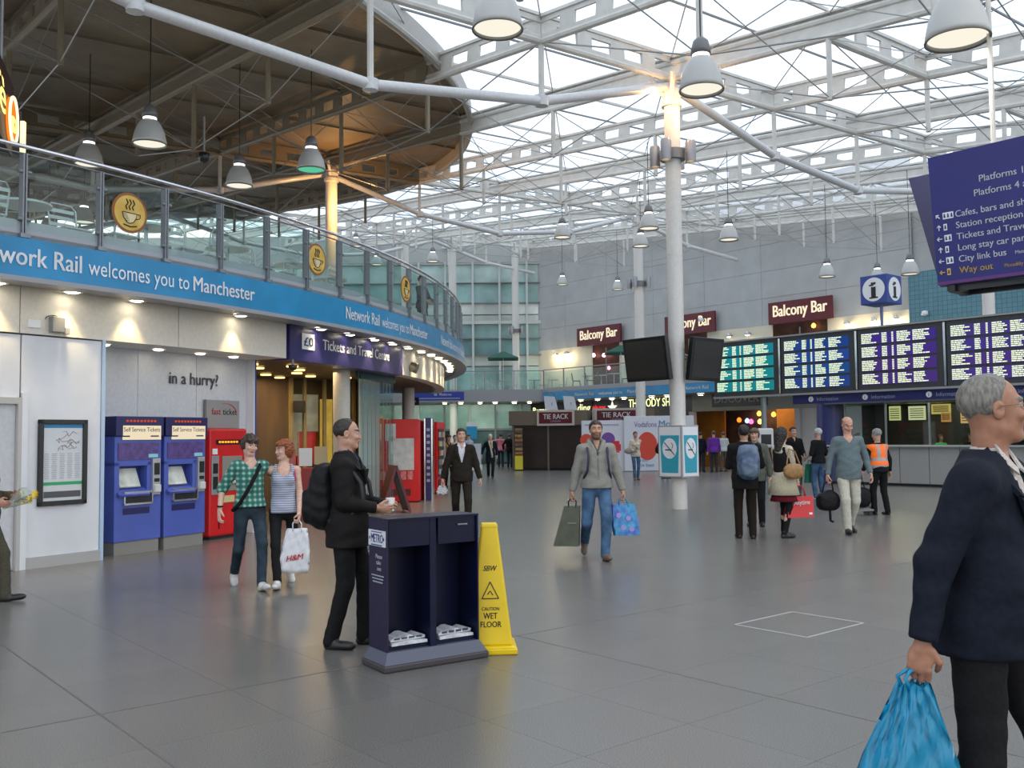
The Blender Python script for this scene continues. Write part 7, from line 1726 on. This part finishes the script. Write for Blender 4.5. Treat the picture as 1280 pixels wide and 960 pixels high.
# man in the blue jumper
JB = cloth('jumper_blue', (0.13, 0.175, 0.19), scale=70)
p = person('bald man in a grey blue jumper and pale trousers looking down', 5.38, 15.2, -2, H=1.88, q=2, w=1.05, feet=((0.06, 0.18, 0.03, 14), (-0.08, -0.16, 0, -5)), hands=((0.31, -0.05, 0.88), (-0.31, -0.02, 0.86)), grip=(0.5, 1.1), head=(4, 24, 0), lean=(3, 0),
           skin_c=(0.56, 0.30, 0.22), hair_c=(0.10, 0.07, 0.05), hair='bald', top='vneck', top_c=JB, hem=0.80, legs_c=cloth('trousers_cream', (0.48, 0.47, 0.40)), name_top='jumper', belly=0.02)
h = grip_pt(p, 1); c_ = h
t = sdf_thing('holdall', 'black holdall carried low by the man in the blue jumper', 'bag', (h.x-0.02, h.y-0.02, h.z-0.32), 0.2, [((0, 0, 0.0), (0.19, 0.11, 0.15), 3.0), ((0.02, 0, 0.1), (0.12, 0.08, 0.09), 2.0)], cloth('pack_black', (0.010, 0.010, 0.011)))
m_ = MB(); m_.path([(-0.1, 0, 0.13), (-0.06, 0, 0.28), (0.02, 0.02, 0.32), (0.08, 0, 0.28), (0.1, 0, 0.13)], 0.012, 6); m_.path([(0.0, -0.05, -0.12), (0.0, -0.06, -0.3), (0.05, -0.06, -0.32)], 0.02, 6); m_.build('handle', BLK, t, smooth=True)

# man with the blue backpack and woman with the red bag
p = person('man in a dark suit with a blue backpack standing with his back turned', 3.56, 14.55, 172, H=1.74, q=1, w=1.12, feet=((0.10, -0.03), (-0.10, 0.03)), hands=((0.14, -0.30, 1.10), (-0.16, -0.30, 1.12)), head=(-8, -8, 0), skin_c=SK2, hair_c=(0.008, 0.007, 0.007), hair='short', top='suit',
           top_c=BLK, inner_c=cloth('white', (0.62, 0.62, 0.68)), legs_c=cloth('black_brown', (0.018, 0.013, 0.010)), hem=0.76, belly=0.02)
backpack('blue and grey backpack on the man in the dark suit', p, (-0.03, 0.14, 1.16), 172, mat('pack_blue', (0.025, 0.06, 0.13), 0.45, col2=(0.12, 0.17, 0.24), scale=5), (0.17, 0.12, 0.26))
p = person('woman with long black hair, cream sleeves and skirt holding a red bag', 4.17, 14.62, 118, H=1.70, q=1, w=0.92, feet=((0.08, -0.06), (-0.07, 0.06)), hands=((0.2, -0.22, 0.93), (-0.10, -0.20, 0.86)), head=(10, 6, 0), skin_c=SK3, hair_c=(0.010, 0.008, 0.007), hair='long', top='shirt',
           top_c=cloth('cream_coat', (0.50, 0.45, 0.36)), legs_c=BLK, hem=0.72, bust=0.02, name_top='jacket', grip=(0.8, 1.2), legw=0.8)
wc = SDF(p['sp'](-0.1)-0.35, p['neck']+0.3, 0.014)
wc.ell(p['sp'](0.30), (0.165, 0.135, 0.22), k=0); wc.ell(p['sp'](0.1), (0.15, 0.13, 0.2), k=0.05); wc.cone(p['sp'](0.43, 0.01, 0.09), p['sp'](0.45, 0.01, -0.09), 0.085, 0.085, k=0.03)
bz = p['pel'][2]-0.02; nz_ = p['neck'][2]
wc.func(lambda X, Y, Z, F_: np.maximum(np.maximum(F_, bz-Z), Z-nz_+0.02)); to_obj('waistcoat', [wc.mesh()], BLK, p['root'])
m_ = MB(); m_.lathe([(0.17, 0.95), (0.20, 0.80), (0.24, 0.66), (0.23, 0.655), (0.18, 0.80), (0.15, 0.95)], n=24, closed=True); m_.build('skirt', cloth('skirt_cream', (0.42, 0.38, 0.28)), p['root'], smooth=True)
m_ = MB(); m_.lathe([(0.17, 0.68), (0.21, 0.56), (0.20, 0.555), (0.16, 0.68)], n=24, closed=True); m_.build('underskirt', cloth('maroon', (0.12, 0.012, 0.02)), p['root'], smooth=True)
m_ = MB(); m_.path([p['sp'](*a) for a in ((0.50, -0.07, 0.06), (0.36, -0.13, 0.02), (0.16, -0.14, 0.0), (-0.02, -0.14, 0.0))], 0.045, 8); m_.build('black_scarf', BLK, p['root'], smooth=True)
h = grip_pt(p, 1); t, b_ = bag('bright red square shopping bag with white Anytime lettering', h+Vector((0.02, -0.05, 0.0)), 0.42, 0.32, 0.16, mat('bag_red', (0.55, 0.01, 0.012), 0.35), R(8), hl=0.16, taper=0.95, tilt=-5)
text('Anytime', 0.10, (-0.13, -0.076, 0.19), (1, 0, 0.05), LETTER, b_, world=False, bold=0.02, width=0.26); m_ = MB(); m_.box((0.13, -0.085, 0.06), (0.05, 0.004, 0.03)); m_.build('small_logo', LETTER, b_)
w = p['world'](p['sp'](0.12, 0.03, -0.26)); t = sdf_thing('handbag', 'tan leather handbag under the arm of the woman with the red bag', 'bag', tuple(w), R(118), [((0, 0, 0), (0.07, 0.19, 0.12), 2.6)], mat('tan_leather', (0.28, 0.15, 0.05), 0.4, var=0.2), part='bag_body', wr=0.002)
m_ = MB(); m_.path([(0, -0.14, 0.08), (0.03, -0.06, 0.30), (0.06, 0.03, 0.34), (0.02, 0.12, 0.1)], 0.01, 6); m_.build('strap', MATS['tan_leather'], t)

# group behind them
person('dark haired man in a black jacket behind the woman with the red bag', 6.95, 23.4, 10, H=1.76, q=1, hands=((0.15, -0.25, 1.05), (-0.27, 0, 0.87)), skin_c=SK1, hair_c=(0.02, 0.014, 0.01), top='jacket', top_c=BLK, inner_c=BLK, legs_c=cloth('trousers_grey', (0.10, 0.11, 0.10)), hem=0.80)
p = person('white haired person in a dark top and jeans left of the navy drum', 7.42, 23.0, -150, H=1.72, q=1, hands=((0.2, -0.2, 1.0), (-0.27, 0, 0.87)), skin_c=SK1, hair_c=(0.5, 0.5, 0.48), top='shirt', top_c=BLK, sleeve=0.5, legs_c=JEAN, shoe_c=LWH, hem=0.88)
h = grip_pt(p, 0); bag('dark green bag hanging beside the white haired person in jeans', h+Vector((0.1, 0, 0)), 0.25, 0.45, 0.1, mat('bag_green', (0.02, 0.16, 0.11), 0.5), 0.4)
person('person with brown hair and a pale top just left of the navy drum', 7.15, 25.2, 170, H=1.74, q=0, skin_c=SK1, hair_c=(0.12, 0.05, 0.03), hair='mop', top_c=cloth('brown_top', (0.16, 0.05, 0.03)), legs_c=JEAND)
person('person in an olive jacket hidden behind the man with the blue backpack', 4.22, 16.5, -20, H=1.70, q=1, skin_c=SK1, hair_c=(0.10, 0.06, 0.03), hair='mop', hands=((0.27, 0.0, 0.87), (-0.2, -0.2, 1.0)), top='jacket', top_c=cloth('olive', (0.10, 0.11, 0.09)), inner_c=BLK, legs_c=BLK, hem=0.80)
# man in the orange vest
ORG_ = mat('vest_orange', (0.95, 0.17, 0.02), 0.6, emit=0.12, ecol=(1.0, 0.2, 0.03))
p = person('grey haired worker in an orange reflective vest with his back turned', 7.15, 18.5, -158, H=1.68, q=1, w=1.02, feet=((0.10, -0.05), (-0.10, 0.10)), hands=((0.26, -0.18, 0.86), (-0.28, 0.0, 0.87)), head=(10, 10, 0), lean=(6, 0), skin_c=SK1, hair_c=(0.25, 0.25, 0.25), top='shirt', top_c=BLK, legs_c=BLK, hem=0.86, grip=(1.1, 0.5))
vs_ = SDF(p['sp'](-0.1)-0.35, p['neck']+0.3, 0.014)
vs_.ell(p['sp'](0.30), (0.19, 0.15, 0.23), k=0); vs_.ell(p['sp'](0.08), (0.19, 0.155, 0.2), k=0.05); vs_.cone(p['sp'](0.43, 0.01, 0.14), p['sp'](0.46, 0.01, 0.0), 0.098, 0.105, k=0.03); vs_.cone(p['sp'](0.43, 0.01, -0.14), p['sp'](0.46, 0.01, 0.0), 0.098, 0.105, k=0.03)
bz, nz_ = p['pel'][2]-0.06, p['neck'][2]
vs_.func(lambda X, Y, Z, F_: np.maximum(np.maximum(F_, bz-Z), Z-nz_+0.025))
P_, f_ = vs_.mesh(); o = to_obj('safety_vest', [(P_, f_)], [ORG_, mat('reflective_grey', (0.35, 0.36, 0.36), 0.3)], p['root'])
c = np.zeros(len(o.data.polygons)*3); o.data.polygons.foreach_get('center', c); c = c.reshape(-1, 3); zz = c[:, 2]-bz
mi = ((np.abs(zz-0.10) < 0.025) | (np.abs(zz-0.24) < 0.025) | ((np.abs(np.abs(c[:, 0])-0.09) < 0.025) & (zz > 0.24))).astype(np.int32); o.data.polygons.foreach_set('material_index', mi)
h = grip_pt(p, 0); t = sdf_thing('shoulder_bag', 'black bag held low by the worker in the orange vest', 'bag', (h.x-0.05, h.y-0.1, 0.34), 0.3, [((0, 0, 0), (0.17, 0.12, 0.20), 2.6)], cloth('pack_black', (0.010, 0.010, 0.011)))
m_ = MB(); m_.path([(-0.08, 0, 0.17), (0.0, 0.02, h.z-0.34), (0.06, 0, 0.17)], 0.012, 6); m_.path([(0.1, 0, -0.15), (0.2, 0, -0.22), (0.22, 0, -0.05)], 0.012, 6); m_.build('strap', BLK, t)
tr = thing('trolley_base', 'low grey wheeled platform on the floor by the worker in the vest', 'trolley', (6.72, 18.45, 0), 0.1); MB().box((0, 0, 0.10), (0.46, 0.3, 0.04)).build('platform', mat('trolley_grey', (0.2, 0.2, 0.19), 0.4), tr, bevel=0.01)
for x_, y_ in ((-0.18, -0.1), (0.18, -0.1), (-0.18, 0.1), (0.18, 0.1)): MB().tube((x_, y_-0.015, 0.04), (x_, y_+0.015, 0.04), 0.04, n=12).build('wheel', BLACK, tr)
# left edge: man carrying flowers
p = person('person in a brown tweed jacket cut off by the left edge, carrying flowers', -5.27, 9.42, 96, H=1.70, q=2, w=1.0, feet=((0.09, -0.20, 0, -5), (-0.09, 0.22, 0.03, 18)), hands=((0.10, -0.25, 1.08), (-0.16, -0.20, 1.03)), grip=(0.8, 0.9), head=(5, 5, 0), skin_c=(0.40, 0.2, 0.14), hair_c=(0.12, 0.09, 0.07), top='blazer', belly=0.02,
           top_c=cloth('tweed', (0.10, 0.075, 0.05), scale=120, var=0.4), inner_c=cloth('mustard', (0.35, 0.25, 0.04)), legs_c=cloth('trousers_olive', (0.075, 0.07, 0.05)), hem=0.84)
h = (grip_pt(p, 0)+grip_pt(p, 1))/2
t = thing('flower_bouquet', 'small bunch of yellow flowers in clear wrap held at the left edge', 'flowers', tuple(h+Vector((0.02, 0, -0.02))))
rq = random.Random(9); m_ = MB()
for k in range(9):
    a, b__, c_ = rq.uniform(0.08, 0.26), rq.uniform(-0.08, 0.08), rq.uniform(-0.02, 0.12); m_.path([(0, 0, 0), (a*0.5, b__*0.5, c_*0.6), (a, b__, c_)], 0.004, 4)
    fl = MB(); 
    for q in range(7):
        an = q*2*math.pi/7; fl.add([(a, b__, c_), (a+0.03*math.cos(an), b__+0.012, c_+0.03*math.sin(an)), (a+0.034*math.cos(an+0.45), b__-0.008, c_+0.034*math.sin(an+0.45))], [(0, 1, 2)])
    fl.tube((a, b__-0.01, c_), (a, b__+0.008, c_), 0.012, n=7); fl.build('flower', mat('petal_yellow', (0.75, 0.55, 0.05), 0.5), t)
m_.build('stems', mat('stem_green', (0.06, 0.10, 0.03), 0.6), t)
m_ = MB(); m_.lathe([(0.015, -0.12), (0.05, 0.0), (0.09, 0.14), (0.075, 0.17)], n=9, M=Matrix.Rotation(R(60), 4, 'Y')); m_.build('wrap', glass('wrap_film', (0.85, 0.88, 0.85), 0.3, 0.15, diff=(0.6, 0.65, 0.6), dfac=0.3), t)
# far people
p = person('white haired man in a black coat with a long cream scarf', -0.86, 36.6, 4, H=1.70, q=1, feet=((0.07, -0.15), (-0.08, 0.15, 0.03, 15)), skin_c=SK3, hair_c=(0.6, 0.58, 0.55), top='coat', top_c=DKB, inner_c=BLK, legs_c=BLK, hem=0.62, hands=((0.26, 0, 0.88), (-0.34, -0.05, 0.92)))
m_ = MB(); m_.path([p['sp'](*a) for a in ((0.54, -0.06, -0.06), (0.46, -0.13, -0.05), (0.25, -0.16, 0.01), (0.0, -0.17, 0.05), (-0.12, -0.17, 0.06))], 0.035, 6); m_.path([p['sp'](*a) for a in ((0.54, -0.06, 0.06), (0.44, -0.13, 0.05), (0.25, -0.155, 0.06))], 0.03, 6); m_.build('scarf', cloth('scarf_cream', (0.55, 0.48, 0.33)), p['root'], smooth=True)
person('person in a bright pink top pointing, beyond the man with the scarf', -0.62, 49.0, 175, H=1.74, q=0, skin_c=SK1, hair_c=(0.06, 0.02, 0.02), top_c=cloth('pink', (0.72, 0.22, 0.28)), legs_c=JEAND, hands=((0.5, -0.15, 1.35), (-0.28, 0, 0.88)), hem=0.86)
person('person in a black jacket and rucksack right of the pink top', -0.15, 48.0, 160, H=1.72, q=0, w=1.15, skin_c=SK1, hair_c=(0.12, 0.08, 0.05), top='jacket', top_c=BLK, inner_c=BLK, legs_c=JEAND, hands=((0.35, 0, 0.95), (-0.28, 0, 0.88)), hem=0.82)
person('person in a pale blue striped shirt left of the man with the scarf', -2.0, 43.0, 20, H=1.70, q=0, skin_c=SK3, hair_c=(0.10, 0.03, 0.02), hair='mop', top_c=cloth('pale_blue', (0.40, 0.45, 0.55)), legs_c=JEAND)
person('person in a white top half hidden left of the man in the brown suit', -2.1, 34.5, 10, H=1.66, q=0, skin_c=SK1, hair_c=(0.02, 0.012, 0.01), top_c=cloth('white2', (0.55, 0.55, 0.52)), legs_c=cloth('mustard2', (0.30, 0.2, 0.05)))
person('woman in a mustard coat beside the red vending machine', -2.02, 29.8, 30, H=1.66, q=0, skin_c=SK2, hair_c=(0.02, 0.012, 0.01), hair='bob', top='coat', top_c=cloth('mustard3', (0.32, 0.2, 0.06)), inner_c=BLK, legs_c=BLK, hem=0.7)
p = person('woman in a cream jumper and jeans standing before the phone advert', 4.36, 33.6, 8, H=1.72, q=1, w=0.92, feet=((0.07, 0.0), (-0.07, -0.1)), hands=((-0.02, -0.26, 1.18), (-0.12, -0.24, 1.05)), skin_c=(0.45, 0.24, 0.18), hair_c=(0.05, 0.02, 0.02), top='vneck', top_c=cloth('cream_knit', (0.50, 0.48, 0.40)), legs_c=JEAN, shoe_c=LBR, hem=0.84, bust=0.02, legw=0.88)
w = p['world']((-0.22, -0.05, 1.03)); sdf_thing('handbag', 'grey slouchy bag at the side of the woman in the cream jumper', 'bag', tuple(w), 0.2, [((0, 0, 0), (0.20, 0.09, 0.11), 2.3)], cloth('bag_grey', (0.25, 0.25, 0.22)))
p = person('man in black with a black shoulder bag half behind the no smoking boxes', 5.55, 34.6, 35, H=1.74, q=0, skin_c=SK1, hair_c=(0.01, 0.01, 0.01), top_c=BLK, legs_c=JEAN, hands=((0.1, -0.28, 1.1), (-0.28, 0, 0.9)), hem=0.86)
w = p['world']((-0.25, 0.0, 1.05)); sdf_thing('shoulder_bag', 'black shoulder bag on the man half behind the no smoking boxes', 'bag', tuple(w), 0.2, [((0, 0, 0), (0.16, 0.10, 0.16), 2.5)], BLK)
person('person in a purple jacket with back turned by the orange walled shop', 8.42, 39.6, 178, H=1.74, q=1, w=1.12, skin_c=SK1, hair_c=(0.08, 0.06, 0.05), hair='short', top_c=cloth('purple', (0.13, 0.035, 0.30)), legs_c=JEAND, hem=0.84)
person('person in a dark jacket immediately left of the purple jacket', 8.0, 40.2, 150, H=1.70, q=0, w=1.05, skin_c=SK1, hair_c=(0.03, 0.02, 0.02), top_c=DKB, legs_c=JEAND, hem=0.84)
person('person in a pale shirt right of the purple jacket', 9.0, 40.4, 190, H=1.70, q=0, skin_c=SK1, hair_c=(0.10, 0.07, 0.05), top_c=cloth('pale_shirt', (0.50, 0.55, 0.55)), legs_c=cloth('trousers_grey', (0.10, 0.11, 0.10)), sleeve=0.5, hem=0.88)
person('person in a bright green top behind the information desk', 13.0, 28.7, 5, H=1.52, q=0, skin_c=SK2, hair_c=(0.05, 0.015, 0.012), hair='long', top_c=cloth('bright_green', (0.03, 0.50, 0.18)), legs_c=BLK, w=0.95)
person('dark haired person in black behind the information desk', 13.75, 28.4, -10, H=1.54, q=0, skin_c=SK2, hair_c=(0.015, 0.01, 0.01), hair='bob', top_c=BLK, legs_c=BLK)
person('woman at the lit back wall of the information desk', 11.3, 31.0, 60, H=1.62, q=0, skin_c=SK1, hair_c=(0.35, 0.3, 0.25), hair='bob', top_c=cloth('grey', (0.3, 0.3, 0.3)), legs_c=BLK)
person('person with dark hair looking over the curved balcony rail', -2.32, 24.4, 60, H=1.70, z=4.10, q=0, skin_c=SK1, hair_c=(0.03, 0.012, 0.012), top_c=cloth('charcoal', (0.05, 0.05, 0.06)), legs_c=BLK, hands=((0.2, -0.3, 1.02), (-0.2, -0.3, 1.02)))
